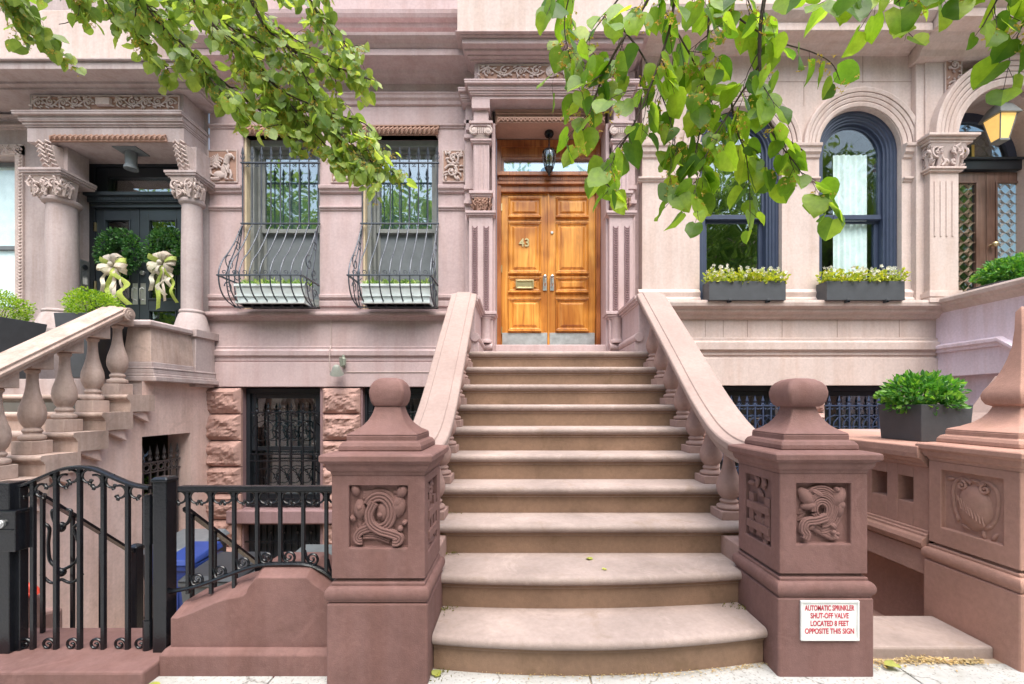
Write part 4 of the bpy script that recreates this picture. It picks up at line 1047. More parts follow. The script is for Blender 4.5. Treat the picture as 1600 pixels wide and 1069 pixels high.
for i, x in enumerate(fx):
    s = 1 if i < 5 else 1
    c = (x+.045, bz(x+.045)+.035)
    m.tube(spiral(c[0], c[1], .034, 1.5, -90, 1, YF, 24), .007, 6, .004)
    m.tube([(x+.008, YF, bz(x)+.07), (x+.02, YF, bz(x)+.02), (x+.045, YF, bz(x+.045)+.004)], .006, 6)
m.build('scroll', M_IRON, fence, smooth=60)
m = MB(); xg = PX(258, YF); m.box(xg-.036, xg+.034, YF-.035, YF+.035, .05, PZ(752, YF)); m.rect([(xg-.042, xg+.040, YF-.041, YF+.041, PZ(752, YF)), (xg-.042, xg+.040, YF-.041, YF+.041, PZ(748, YF)), (xg-.03, xg+.03, YF-.03, YF+.03, PZ(744, YF))]); m.build('gate_post', M_IRON, fence, .004)
m = MB(); xl = PX(18, YF); m.box(xl-.075, xl+.04, YF-.045, YF+.045, .05, PZ(753, YF)); m.build('gate_post', M_IRON, fence, .004)
# gate
gate = thing('iron_gate', 'arched black iron gate with a square lock box', 'gate', (-2.2, YF, .1))
gx0, gx1 = PX(42, YF), PX(232, YF)
top = smooth2([(PX(5, YF), PZ(767, YF)), (PX(40, YF), PZ(757, YF)), (PX(75, YF), PZ(742, YF)), (PX(100, YF), PZ(733, YF)), (PX(125, YF), PZ(730, YF)), (PX(150, YF), PZ(733, YF)), (PX(180, YF), PZ(746, YF)), (PX(208, YF), PZ(757, YF)), (PX(236, YF), PZ(762, YF))], 5)
m = MB(); m.loft([[(x, YF-.02, z-.008), (x, YF+.02, z-.008), (x, YF+.02, z+.004), (x, YF+.008, z+.010), (x, YF-.008, z+.010), (x, YF-.02, z+.004)] for x, z in top]); m.build('top_rail', M_IRON, gate, smooth=40)
def tz(x):
    for (a, za), (b, zb) in zip(top, top[1:]):
        if a <= x <= b: return za+(zb-za)*(x-a)/(b-a)
    return top[-1][1]
zb_ = PZ(1018, YF)
m = MB(); m.box(PX(22, YF), PX(238, YF), YF-.016, YF+.016, zb_-.008, zb_+.008); m.build('bottom_rail', M_IRON, gate, .003)
bars = [PX(p, YF) for p in (52, 88, 125, 162, 200)]
for x in bars:
    m = MB(); m.box(x-.0095, x+.0095, YF-.0095, YF+.0095, zb_, tz(x)); m.build('bar', M_IRON, gate, .002)
m = MB(); m.tube([(PX(232, YF), YF, .10), (PX(232, YF), YF, PZ(772, YF))], .017, 10); m.tube([(PX(232, YF), YF, PZ(850, YF)), (PX(232, YF), YF, PZ(775, YF))], .024, 10); m.tube([(PX(232, YF), YF, PZ(1015, YF)), (PX(232, YF), YF, PZ(968, YF))], .024, 10); m.build('hinge_stile', M_IRON, gate, smooth=40)
m = MB(); m.box(PX(22, YF), PX(38, YF), YF-.02, YF+.02, zb_, tz(PX(38, YF))-.01); m.build('lock_stile', M_IRON, gate, .003)
m = MB()
for x in bars:
    for s in (-1, 1):
        cscroll(m, x, YF, tz(x)-.012, .034, s, .0065)
m.build('scroll', M_IRON, gate, smooth=60)
m = MB()
for x in bars + [PX(232, YF)]:
    m.tube(spiral(x-.042, zb_+.036, .034, 1.35, 0, 1, YF, 22), .0075, 6, .005); m.tube([(x-.008, YF, zb_+.036), (x-.012, YF, zb_+.01), (x-.05, YF, zb_+.004)], .006, 6)
m.build('scroll', M_IRON, gate, smooth=60)
m = MB(); m.box(PX(-2, YF), PX(43, YF), YF-.055, YF+.03, PZ(857, YF), PZ(796, YF)); m.box(PX(-2, YF), PX(45, YF), YF-.06, YF+.03, PZ(799, YF), PZ(794, YF)); m.box(PX(6, YF), PX(40, YF), YF-.062, YF-.05, PZ(824, YF), PZ(822, YF)); o = m.build('lock_box', M_IRON, gate, .004)
m = MB(); x = PX(23, YF); m.tube([(x, YF-.054, PZ(814, YF)), (x, YF-.068, PZ(814, YF))], .021, 16); m.tube([(x, YF-.066, PZ(814, YF)), (x, YF-.073, PZ(814, YF))], .013, 12); m.build('lock_cylinder', M_STEEL, o, .002, smooth=40)
# areaway stair handrails
def stairrail(label, X0, Y0, z0, Y1, z1, orn):
    t = thing('stair_handrail', label, 'handrail', (X0, Y0, z1), 'iron handrails of the areaway steps')
    m = MB(); m.loft([[(X0-.02, Y, z-.012), (X0+.02, Y, z-.012), (X0+.022, Y, z+.006), (X0+.012, Y, z+.014), (X0-.012, Y, z+.014), (X0-.022, Y, z+.006)] for Y, z in ((Y0, z0), (Y1, z1))]); m.build('rail', M_IRON, t, smooth=40)
    for i, q in enumerate((.06, .32, .6)):
        Y = Y0+(Y1-Y0)*q; z = z0+(z1-z0)*q
        m = MB(); m.box(X0-.008, X0+.008, Y-.008, Y+.008, z-1.05 if i else z-.75, z-.008); m.build('bar', M_IRON, t)
    m = MB(); m.box(X0-.03, X0+.03, Y1-.03, Y1+.03, -1.0, z1+.04); m.rect([(X0-.036, X0+.036, Y1-.036, Y1+.036, z1+.04), (X0-.036, X0+.036, Y1-.036, Y1+.036, z1+.055), (X0-.01, X0+.01, Y1-.01, Y1+.01, z1+.07)]); m.build('post', M_IRON, t, .004)
    m = MB()
    if orn:
        Y = Y0+(Y1-Y0)*.22; zc = z0-.33
        for s in (-1, 1):
            m.tube(smoothline([(X0, Y, zc-.15), (X0+s*.075, Y+.01, zc-.10), (X0+s*.088, Y+.01, zc+.0), (X0+s*.07, Y, zc+.09), (X0+s*.10, Y, zc+.12)], 5), .009, 7)
            m.tube(smoothline([(X0, Y, zc+.10), (X0+s*.04, Y, zc+.13), (X0+s*.055, Y, zc+.19), (X0+s*.03, Y, zc+.20)], 5), .009, 7)
            m.tube(smoothline([(X0, Y, zc-.20), (X0+s*.06, Y, zc-.22), (X0+s*.12, Y, zc-.17)], 5), .008, 7)
        m.ell((X0, Y, zc+.10), .02, .02, .03); m.ell((X0, Y, zc-.16), .022, .022, .025)
    else:
        for q in (.35, .65, .85):
            Y = Y0+(Y1-Y0)*q; z = z0+(z1-z0)*q-.42
            m.tube([(X0, Y+.07*math.cos(a/10*6.0), z+.07*math.sin(a/10*6.0)) for a in range(11)], .008, 6)
    m.build('ornament', M_IRON, t, smooth=60)
    return t
stairrail('sloping iron handrail with a lyre ornament just behind the gate', -2.62, 2.36, .86, 2.98, .31, True)
stairrail('sloping iron handrail behind the fence bars, ending at a short post', -1.80, 2.36, .765, 3.05, .20, False)
# areaway ground, steps and retaining walls
m = MB(); m.add([(-30, 2.2, -1.0), (30, 2.2, -1.0), (30, 6.5, -1.0), (-30, 6.5, -1.0)], [(0, 1, 2, 3)]); m.v = [(x, y, -1.16) for x, y, z in m.v]; struct(m.build('areaway_floor', M_FLOOR))
ast = thing('areaway_steps', 'short flight of pinkish concrete steps going down behind the iron gate', 'steps', (-2.2, 2.7, -1))
for k in range(5):
    m = MB(); m.box(-2.66, -1.77, 2.46+.25*k, 2.46+.25*(k+1)+.01, -1.3, .085-.23*(k+1)); m.build('step', M_FLOOR, ast, .006)
m = MB(); m.prism_x([(2.50, .20), (2.62, .20), (2.62, .08), (2.74, .06), (2.74, -1.2), (2.50, -1.2)], -3.4, -2.86); sk = m.build('stepped_kerb', M_ROCK, None, .02); tag(sk, 'low red-brown stepped stone kerb left of the areaway steps', 'kerb')
m = MB()
for s in range(3):
    m.tube(smoothline([(-2.98+.03*s, 2.55+.02*s, .21), (-2.93, 2.53, .26+.012*s), (-2.85, 2.54, .265), (-2.82, 2.55, .22)], 5), .022, 7)
m.ell((-2.90, 2.55, .225), .085, .05, .028)
M_CORAL = paint('coral_plastic', (.85, .09, .05), .4, 0., .1)
o = m.build('watering_hose', M_CORAL, None, smooth=60); tag(o, 'bright coral red coiled hose on the stepped kerb behind the gate', 'hose')
m = MB(); m.box(-30, -.70, 2.25, 2.45, -1.0, -.302); m.box(1.75, 2.6, 2.3, 2.5, -1.0, -.252); m.box(3.13, 30, 2.0, 2.3, -1, -.005); rw = m.build('retaining_wall', M_FLOOR); tag(rw, 'rough retaining wall of the sunken areaways below the pavement edge', 'wall')
# bins, broom, pots in the areaway
def bin_(label, xc, yc, z0, w, d, h, mat, lidm, group='wheeled bins in the areaway'):
    t = thing('wheeled_bin', label, 'bin', (xc, yc, z0), group)
    m = MB(); m.rect([(xc-w*.40, xc+w*.40, yc-d*.40, yc+d*.40, z0+.06), (xc-w*.5, xc+w*.5, yc-d*.5, yc+d*.5, z0+h*.9), (xc-w*.53, xc+w*.53, yc-d*.53, yc+d*.53, z0+h*.9), (xc-w*.53, xc+w*.53, yc-d*.53, yc+d*.53, z0+h*.95)])
    for k in (-.25, 0, .25): m.box(xc+k*w-.012, xc+k*w+.012, yc-d*.49, yc-d*.38, z0+.15, z0+h*.8)
    m.build('body', mat, t, .012)
    m = MB(); m.loft([[(xc-w*.54, yc-d*.56, z0+h*.951), (xc+w*.54, yc-d*.56, z0+h*.951), (xc+w*.54, yc+d*.56, z0+h*.99), (xc-w*.54, yc+d*.56, z0+h*.99)], [(xc-w*.46, yc-d*.48, z0+h*1.0), (xc+w*.46, yc-d*.48, z0+h*1.0), (xc+w*.46, yc+d*.5, z0+h*1.06), (xc-w*.46, yc+d*.5, z0+h*1.06)]]); m.build('lid', lidm, t, .012)
    for s in (-1, 1):
        m = MB(); m.tube([(xc+s*w*.45-.02, yc+d*.42, z0+.08), (xc+s*w*.45+.02, yc+d*.42, z0+.08)], .08, 14); m.build('wheel', M_IRON, t)
    return t
M_BIN = paint('dark_bin_plastic', (.028, .032, .038), .45, 0., .15); M_BLUE = paint('blue_plastic', (.02, .045, .20), .4, 0., .1); M_BING = paint('grey_bin_plastic', (.10, .115, .125), .5, 0., .15)
M_SILV = paint('silver_lid', (.22, .25, .28), .35, .5, .1)
bin_('dark bin with a silver lid against the tan stoop wall', -3.62, 4.75, -1.14, .52, .55, .98, M_BIN, M_SILV)
bin_('narrow blue bin standing between the silver-lidded bin and the grey ribbed bin', -3.22, 4.3, -1.14, .30, .4, 1.0, M_BLUE, M_BLUE)
bin_('grey ribbed bin right of the blue bin', -2.78, 4.15, -1.14, .50, .5, .93, M_BING, M_BIN)
bin_('small dark bin with a sloping lid under the basement sill', -2.25, 4.75, -1.14, .45, .48, .82, M_BIN, M_BING)
br = thing('broom', 'blue-handled broom leaning behind the gate post', 'broom', (-2.02, 2.7, -.4))
xb = PX(233, 2.5); m = MB(); m.tube([(xb+.04, 2.62, -.5), (xb, 2.5, PZ(842, 2.5))], .013, 10); m.build('handle', M_BLUE, br, smooth=60)
m = MB(); m.box(xb-.08, xb+.16, 2.58, 2.66, -.62, -.5); m.build('brush_head', M_IRON, br, .01)
# ------------------------------------------------------------------ basement grilles and bulging window grilles
def basement_grille(label, x0, x1, z0, z1, Y, n, rails, mat=M_IRON, tipz=None, sub=False):
    t = thing('basement_grille', label, 'window grille', ((x0+x1)/2, Y, z0), 'flat iron grilles on the basement openings')
    for z in rails:
        m = MB(); m.box(x0, x1, Y-.012, Y+.012, z-.009, z+.009); m.build('rail', mat, t, .002)
    for k in range(n):
        x = x0+(x1-x0)*(k+.5)/n
        m = MB(); m.box(x-.009, x+.009, Y-.009, Y+.009, z0, tipz); spear(m, x, Y, tipz-.01, .15); m.build('bar', mat, t)
    m = MB()
    for k in range(n):
        x = x0+(x1-x0)*(k+.5)/n; w = (x1-x0)/n
        for i in range(1, len(rails), 2):
            zc = (rails[i]+rails[i-1])/2
            m.tube(spiral(x+w/2 if k < n-1 else x-w/2, zc, abs(rails[i-1]-rails[i])*.36, 1.3, 0, 1, Y, 16), .007, 5)
        if not sub:
            for s in (-1, 1): cscroll(m, x, Y, rails[0], .022, s, .005)
    m.build('scroll', mat, t, smooth=60)
    return t
for (a, b), lab in ((W1, 'black iron grille over the basement window straight behind the fence'), (W2, 'black iron grille over the basement window half hidden by a newel ball')):
    basement_grille(lab, a+.09, b-.02, .0, 1.3, Y43+.05, 6, [zz(642, 5.85)+.0, zz(708, 5.85), zz(718, 5.85), zz(784, 5.85), zz(795, 5.85)], tipz=zz(641, 5.85)) if False else basement_grille(lab, a+.07, b-.02, -.03, 1.3, Y43+.05, 6, [1.22, .66, .57, .06, -.03], tipz=1.215)
t = thing('basement_grille', 'small black iron rail over the cellar hatch below the basement sill', 'window grille', (-3.1, Y43-.02, -.7))
m = MB(); m.box(W1[0]+.01, W1[1]-.01, Y43+.02, Y43+.04, -.52, -.50); m.box(W1[0]+.01, W1[1]-.01, Y43+.02, Y43+.04, -.74, -.72); m.build('rail', M_IRON, t)
for k in range(5):
    x = W1[0]+.17+.18*k; m = MB(); m.box(x-.008, x+.008, Y43+.022, Y43+.038, -.78, -.40); m.ell((x, Y43+.03, -.385), .025, .02, .02); m.build('bar', M_IRON, t)
def bulge_profile():
    pts = [(0, 4.72), (0, 4.4), (0, 4.0), (0, 3.72), (.035, 3.66), (.14, 3.46), (.27, 3.26), (.385, 3.12), (.445, 3.00), (.462, 2.92), (.455, 2.82), (.42, 2.73), (.35, 2.655), (.25, 2.61), (.13, 2.585)]
    return [(v.x, v.y) for v in smoothline([(a, b, 0) for a, b in pts], 4)]
BP = bulge_profile()
def out_at(z):
    for (a, za), (b, zb) in zip(BP, BP[1:]):
        if zb <= z <= za: return a+(b-a)*(za-z)/max(1e-6, za-zb)
    return BP[-1][0]
def bulge_grille(label, x0, x1):
    Y = Y43-.03
    t = thing('window_grille', label, 'window grille', ((x0+x1)/2, Y, 2.58), 'bulging iron grilles of the mauve house')
    n = 9
    for k in range(n):
        x = x0+.01+(x1-x0-.02)*k/(n-1)
        m = MB(); m.tube([(x, Y-o, z) for o, z in BP], .0085, 6); spear(m, x, Y, 4.55, .20, 1.05); m.build('bar', M_GRILLE, t, smooth=60)
    for z in (4.53, 3.725):
        m = MB(); m.box(x0-.015, x1+.015, Y-.014, Y+.014, z-.009, z+.009); m.build('rail', M_GRILLE, t, .002)
    zr = 2.905; o = out_at(zr)
    m = MB(); m.box(x0-.012, x1+.012, Y-o-.016, Y-o+.014, zr-.009, zr+.009)
    for x in (x0, x1): m.box(x-.012, x+.012, Y-o+.014, Y, zr-.009, zr+.009)
    m.build('belly_rail', M_GRILLE, t, .002)
    m = MB(); m.box(x0, x1, Y-.16, Y-.135, 2.578, 2.592); m.build('base_rail', M_GRILLE, t)
    m = MB()
    for k in range(n-1):
        xc = x0+.01+(x1-x0-.02)*(k+.5)/(n-1)
        for z, oo, dn in ((zr+.036, o, 1), ):
            m.tube(spiral(xc, z, .036, 1.25, -90, 1, Y-oo, 18), .0058, 5, .004)
        m.tube(spiral(xc-.02, 4.49, .022, .8, 90, -1, Y, 10), .005, 5); m.tube(spiral(xc+.02, 4.49, .022, .8, 90, 1, Y, 10), .005, 5)
    m.build('scroll', M_GRILLE, t, smooth=60)
    m = MB()      # side brackets: curved bars and scrolls in the returns
    for x in (x0+.01, x1-.01):
        for q in (.35, .68):
            m.tube([(x, Y-o_*q, z) for o_, z in BP if z < 3.72], .0075, 5)
        for (cy, cz, r, st, sg) in ((.10, 3.38, .075, 0, 1), (.25, 3.12, .10, 90, -1), (.12, 3.02, .085, 200, 1), (.28, 2.80, .08, 0, 1), (.10, 2.76, .07, 180, -1), (.06, 3.58, .05, 90, 1)):
            m.tube([(x, Y-cy-(p[0]), p[2]+cz) for p in spiral(0, 0, r, 1.3, st, sg, 0, 20)], .007, 5, .005)
    m.build('side_scroll', M_GRILLE, t, smooth=60)
    return t
bulge_grille('bulging wrought iron window grille nearer the black doors', W1[0]+.0, W1[1]-.0)
bulge_grille('bulging wrought iron window grille nearer the wooden doors', W2[0]+.0, W2[1]-.0)
def sill_box(label, x0, x1, plant_label):
    t = thing('window_box', label, 'window box', ((x0+x1)/2, 5.55, 2.6), 'pale window boxes behind the bulging grilles')
    m = MB(); y0, y1, z0, z1 = 5.48, 5.70, 2.60, 2.85
    m.rect([(x0+.02, x1-.02, y0+.02, y1, z0), (x0, x1, y0, y1, z1), (x0+.015, x1-.015, y0+.015, y1-.015, z1), (x0+.015, x1-.015, y0+.015, y1-.015, z1-.04)])
    m.build('trough', M_WBOX, t, .004)
    m = MB(); m.box(x0-.012, x1+.012, y0-.014, y1, z1-.035, z1-.004); m.box(x0-.002, x1+.002, y0-.004, y1, z0+.09, z0+.105); m.box(x0+.008, x1-.008, y0-.012, y1, z0-.0, z0+.03); m.build('rim', M_WBOX, t, .003)
    p = MB()
    for i in range(330):
        q = Vector((rnd.uniform(x0+.03, x1-.03), rnd.uniform(y0+.02, y1-.03), z1-.02))
        d = Vector((rnd.gauss(0, .55), rnd.gauss(-.25, .4), rnd.uniform(.5, 1))).normalized()
        leaf(p, q, d, rnd.uniform(.06, .13), rnd, .22)
    o = p.build('spiky_plants', M_GRASSY, None, recalc=False); tag(o, plant_label, 'plants', 'spiky plants in the pale window boxes')
sill_box('pale blue-grey window box inside the left bulging grille', W1[0]+.10, W1[1]-.04, 'tufts of spiky variegated leaves inside the left bulging grille')
sill_box('pale blue-grey window box inside the right bulging grille', W2[0]+.10, W2[1]-.04, 'tufts of spiky variegated leaves inside the right bulging grille')
# floodlight with its cable on the band below the parlour windows
fl = thing('floodlight', 'small grey-green floodlight with a thin cable on the mauve stone band', 'floodlight', (PX(527, 5.7), 5.72, zz(575)))
x = PX(532, 5.65); m = MB()
m.tube([(x, Y43, zz(574)), (x, 5.68, zz(572)), (x+.0, 5.66, zz(560))], .022, 8); m.lathe([(.03, zz(572)), (.035, zz(562)), (.018, zz(560)), (.018, zz(556))], x+.02, 5.70, 12); m.build('mount', paint('greenish_metal', (.30, .33, .27), .5, .3, .1), fl, smooth=40)
m = MB(); k = m.mark(); m.lathe([(.03, .06), (.045, .04), (.06, 0), (.085, -.05), (.088, -.06), (.07, -.061), (.01, -.03)], 0, 0, 18); m.xf(k, Matrix.Translation((PX(526, 5.60), 5.60, zz(578, 5.6))) @ Matrix.Rotation(.45, 4, 'X') @ Matrix.Rotation(.12, 4, 'Y')); m.build('lamp_head', paint('lamp_grey', (.32, .34, .30), .45, .3, .1), fl, smooth=40)
m = MB(); xx = PX(517.5, 5.79); m.tube([(xx, 5.785, zz(496)), (xx, 5.785, zz(540)), (xx, 5.74, zz(548)), (xx, 5.74, zz(560)), (xx-.004, 5.76, zz(580)), (x-.02, 5.72, zz(581))], .006, 6); m.tube([(x, 5.76, zz(582)), (-.70, 5.76, zz(582))], .006, 6); m.build('cable', M_CARVE, fl)
# ------------------------------------------------------------------ number 45 : left house
Y45 = 5.80
h45 = thing('brownstone_house', 'pinkish brownstone house with black glazed doors between two round columns', 'house', (-7, 5.8, 0))
XL, XR = -10.5, -4.125
m = MB(); wall(m, XL, XR, 1.56, 7.4, Y45, [(-5.85, -4.48, 1.6, 4.66), (-8.4, PX(27, 5.8), 2.6, PZ(243, 5.8))], dmap=[.16, .22]); m.build('wall', M_BEIGE, h45)
m = MB(); m.box(XL, XR, Y45, Y45+.3, -1.05, 1.559); m.build('basement_wall', M_STOOPW, h45)
# window with white blind and carved surround
wx1 = PX(27, 5.8)
m = MB(); frame_rect(m, -8.4, wx1-.002, 2.62, 4.63, Y45+.14, Y45+.2, .05); m.box(-8.35, wx1-.05, Y45+.13, Y45+.19, PZ(391, 5.95), PZ(385, 5.95)); w = m.build('window', M_GREYBL, h45, .004)
m = MB(); m.box(-8.35, wx1-.05, Y45+.174, Y45+.18, 2.62, 4.6); m.build('blind', M_BLIND, w)
m = MB(); m.box(-8.35, wx1-.05, Y45+.165, Y45+.17, 2.66, 4.59); m.build('pane', M_GLASSC, w)
m = MB(); a, b = wx1+.01, PX(39, 5.8); m.box(wx1, b, Y45-.03, Y45+.01, 2.56, 4.76)
for i in range(46):
    z = 2.62+i*.044; leafblob(m, a+.02, z, Y45-.034, .5, .075, .03, .014); leafblob(m, b-.02, z+.02, Y45-.034, 2.5, .07, .03, .014)
m.box(-8.4, b, Y45-.03, Y45+.01, 4.64, 4.78); scroll_frieze(m, -7.6, b, 4.65, 4.77, Y45-.034, 9)
m.build('carved_surround', M_CARVE, h45, smooth=50)
m = MB()
for py in (182, 197): m.mould(XL, -6.05, Y45, S_STR(PZ(py, 5.75)+.02, .05))
m.mould(XL, -6.0, Y45, [(0, PZ(146, 5.7)), (.06, PZ(143, 5.7)), (.1, PZ(138, 5.7)), (.14, PZ(130, 5.6))]); m.build('moulding', M_BEIGE, h45, .003)
# portico
YP = 5.42
px0, px1 = PX(42, YP), PX(287, YP)
zl = PZ(222, YP)
m = MB(); m.box(px0, px1, YP, 5.82, zl, PZ(199, YP)); m.build('entablature', M_BEIGE, h45, .006)
m = MB()
lx0, lx1 = PX(80, YP), PX(262, YP)
m.box(lx0, lx1, YP-.02, YP+.012, zl-.0, zl+.02); rope(m, lx0+.01, lx1-.01, zl+.045, YP-.012, .035, 22); m.build('carved_head', M_SOFF, h45, smooth=50)
m = MB(); z = PZ(199, YP)
for z0, z1, o in ((0, .02, .015), (.02, .05, .03), (.05, .065, .05), (.065, .11, .055), (.11, .135, .09), (.135, .155, .095)): m.box(px0-o, px1+o*.4, YP-o, 5.82, z+z0, z+z1)
m.build('entablature_moulding', M_BEIGE, h45, .003)
z2 = z+.155
m = MB(); m.box(px0+.02, px1-.01, YP+.01, 5.82, z2, 5.20); m.build('frieze', M_BEIGE, h45, .004)
def two45(mm, x0, x1, z0, z1, Y):
    c = (x0+x1)/2
    scroll_frieze(mm, x0, c-.12, z0, z1, Y, 5); scroll_frieze(mm, c+.12, x1, z0, z1, Y, 5)
    mm.rect_y([(c-.09, c+.09, z0+.03, z1-.03, Y+.01), (c-.085, c+.085, z0+.035, z1-.035, Y-.03), (c-.05, c+.05, z0+.06, z1-.06, Y-.03)])
sunk_panel(PX(52, YP), PX(278, YP), PZ(171, YP), PZ(152, YP), YP+.012, two45, parent=h45)
m = MB()
for z0, z1, y, o in ((5.20, 5.215, .26, .0), (5.215, 5.235, .18, .03), (5.235, 5.26, .10, .08)): m.box(XL, px1+.02+o, YP-.3+y+.06, 5.8, z0, z1) if False else None
YK = 5.10
m.box(XL, -3.98, 5.36, 5.8, 5.202, 5.23); m.box(XL, -3.95, 5.30, 5.8, 5.23, 5.26); m.box(XL, -3.9, YK, 5.8, 5.26, 5.345); m.box(XL, -3.88, YK-.03, 5.8, 5.35, 5.37)
m.build('cornice', M_BEIGE, h45, .004)
m = MB(); m.box(XL, -4.3, YK+.02, 5.78, 5.371, 5.97); m.build('cornice_parapet', M_TAN, h45, .01)
m = MB(); m.mould(XL, -6.2, Y45-.1, [(0, 6.0), (.2, 6.05), (.32, 6.12), (.34, 6.18), (0, 6.2)]); m.build('upper_sill', M_BEIGE, h45, .004)
def column(xc, r, half=False):
    Yc = 5.60; m = MB()
    m.lathe([(r*1.0, PZ(487, 5.5)), (r*.99, 3.2), (r*.93, PZ(318, 5.5))], xc, Yc, 32); m.build('column', M_BEIGE, h45, smooth=40)
    m = MB(); zt = PZ(300, 5.5)
    m.lathe([(r*.95, PZ(318, 5.5)), (r*1.18, PZ(315, 5.5)), (r*1.22, PZ(311, 5.5)), (r*1.05, PZ(308, 5.5))], xc, Yc, 32)
    m.lathe([(r*1.12, PZ(489, 5.5)), (r*1.2, PZ(486, 5.5)), (r*1.12, PZ(483, 5.5))], xc, Yc, 32)
    m.lathe([(r*1.7, PZ(516, 5.5)), (r*1.65, PZ(512, 5.5)), (r*1.25, PZ(492, 5.5)), (r*1.1, PZ(488, 5.5))], xc, Yc, 32)
    m.box(xc-r*1.75, xc+r*1.75, Yc-r*1.75, Yc+r*1.75, PZ(528, 5.5), PZ(516, 5.5)); m.box(xc-r*1.5, xc+r*1.5, Yc-r*1.5, Yc+r*1.4, 1.55, PZ(528, 5.5))
    m.build('column_base', M_BEIGE, h45, .006, smooth=35)
    m = MB(); a, b = xc-r*1.45, xc+r*1.45
    capital_leaves(m, a+.03, b-.03, PZ(307, 5.45), PZ(279, 5.45), Yc-r*1.15, .06)
    m.build('capital', M_CARVE, h45, smooth=50)
    m = MB(); 
    for z0, z1, o in ((PZ(279, 5.45), PZ(276, 5.45), 0), (PZ(276, 5.45), PZ(273, 5.45), .02), (PZ(273, 5.45), PZ(269, 5.45), .03)): m.box(a-o, b+o, Yc-r*1.5-o, Yc+.2, z0, z1)
    m.build('abacus', M_BEIGE, h45, .004)
    m = MB(); m.box(xc-r*.95, xc+r*.95, YP+.10, Yc+.2, PZ(269, 5.45), zl-.001); m.build('console_block', M_BEIGE, h45, .004)
    m = MB()
    w = r*1.25
    m.prism_x([(YP+.10, PZ(268, 5.45)), (YP+.05, PZ(262, 5.45)), (YP+.0, PZ(246, 5.45)), (YP-.02, PZ(230, 5.45)), (YP+.12, PZ(227, 5.45))], xc-w/2, xc+w/2)
    for i in range(7):
        t = i/6; z = PZ(266, 5.45)+(PZ(230, 5.45)-PZ(266, 5.45))*t; Y = YP+.07-.10*math.sin(t*1.5)
        for s in (-1, 1): m.tube([(xc+s*.008, Y, z), (xc+s*w*.22, Y-.025, z+.035), (xc+s*w*.48, Y-.01, z+.012)], .014, 6, .008)
    m.build('console', M_CARVE, h45, smooth=50)
column(PX(84, 5.5), .16); column(PX(291, 5.5), .118)
# back wall strip / side reveals, door
YD5 = 5.95
m = MB(); frame_rect(m, -5.85, -4.48, 1.62, 4.62, YD5-.02, YD5+.1, .075, .05, .01); df = m.build('door_frame', M_BLACKF, h45, .004)
m = MB(); m.box(-5.95, -4.40, 5.825, 6.32, 4.605, 4.78); m.build('porch_soffit', M_BEIGE, h45)
m = MB(); za, zb = PZ(311, YD5), PZ(262, YD5)
frame_rect(m, -5.77, -4.56, za+.02, zb, YD5+.0, YD5+.08, .16, .13, .06); m.build('transom', M_BLACKF, df, .004)
m = MB(); m.box(-5.61, -4.72, YD5+.05, YD5+.055, za+.08, zb-.13); m.build('pane', M_GLASS, df)
m = MB(); m.box(-5.84, -4.49, YD5-.12, YD5+.08, za-.0, za+.045); m.box(-5.82, -4.51, YD5-.08, YD5+.08, za-.075, za)
for k in range(60): m.box(-5.80+k*.0215, -5.788+k*.0215, YD5-.095, YD5-.08, za-.06, za-.02)
m.box(-5.80, -4.53, YD5-.04, YD5+.08, za-.13, za-.075); m.build('transom_bar', M_DOORB, df, .003)
def black_door(x0, x1, s):
    zt = za-.135
    m = MB(); frame_rect(m, x0, x1, 1.64, zt, YD5+.0, YD5+.05, .115, .14, .2); m.box(x0+.115, x1-.115, YD5+.005, YD5+.045, 2.62, 2.76)
    o = m.build('door', M_DOORB, h45, .004)
    m = MB(); frame_rect(m, x0+.115, x1-.115, 2.76, zt-.14, YD5-.01, YD5+.03, .018); frame_rect(m, x0+.115, x1-.115, 1.84, 2.62, YD5-.01, YD5+.03, .018); m.build('glazing_bead', M_DOORB, o, .003)
    m = MB(); m.box(x0+.13, x1-.13, YD5+.02, YD5+.025, 2.77, zt-.15); m.build('pane', M_GLASSD, o)
    m = MB(); m.box(x0+.13, x1-.13, YD5+.02, YD5+.025, 1.85, 2.61); m.build('pane', M_GLASSD, o)
    hx = x1-.05 if s < 0 else x0+.05
    m = MB(); z0, z1 = PZ(476, YD5), PZ(443, YD5); m.box(hx-.035, hx+.035, YD5-.006, YD5-.001, z0, z1); 
    m.tube(smoothline([(hx, YD5-.006, z1-.07), (hx, YD5-.05, z1-.08), (hx, YD5-.055, (z0+z1)/2), (hx, YD5-.05, z0+.07), (hx, YD5-.006, z0+.06)], 4), .008, 7); m.build('handle', M_STEEL, o, .001)
    if s < 0:
        m = MB()
        for z in (3.75, 2.95, 2.2): m.box(x0-.02, x0+.012, YD5-.02, YD5-.001, z-.06, z+.06)
        m.build('hinge', M_BRASS, o)
    else:
        m = MB(); m.tube([(hx, YD5-.001, PZ(427, YD5)), (hx, YD5-.03, PZ(427, YD5))], .03, 12); m.build('lock', M_STEEL, o, .003, smooth=40)
    return o
DM = PX(218, YD5)
black_door(-5.775, DM-.004, -1); black_door(DM+.004, -4.555, 1)
m = MB(); m.add([(-6.6, 6.3, 1.5), (-4.3, 6.3, 1.5), (-4.3, 7.5, 1.5), (-6.6, 7.5, 1.5), (-6.6, 7.5, 4.8), (-4.3, 7.5, 4.8), (-6.6, 6.3, 4.8), (-4.3, 6.3, 4.8)], [(0, 1, 2, 3), (3, 2, 5, 4), (0, 3, 4, 6), (1, 2, 5, 7), (6, 7, 5, 4)]); m.build('interior_wall', M_DARK, h45)
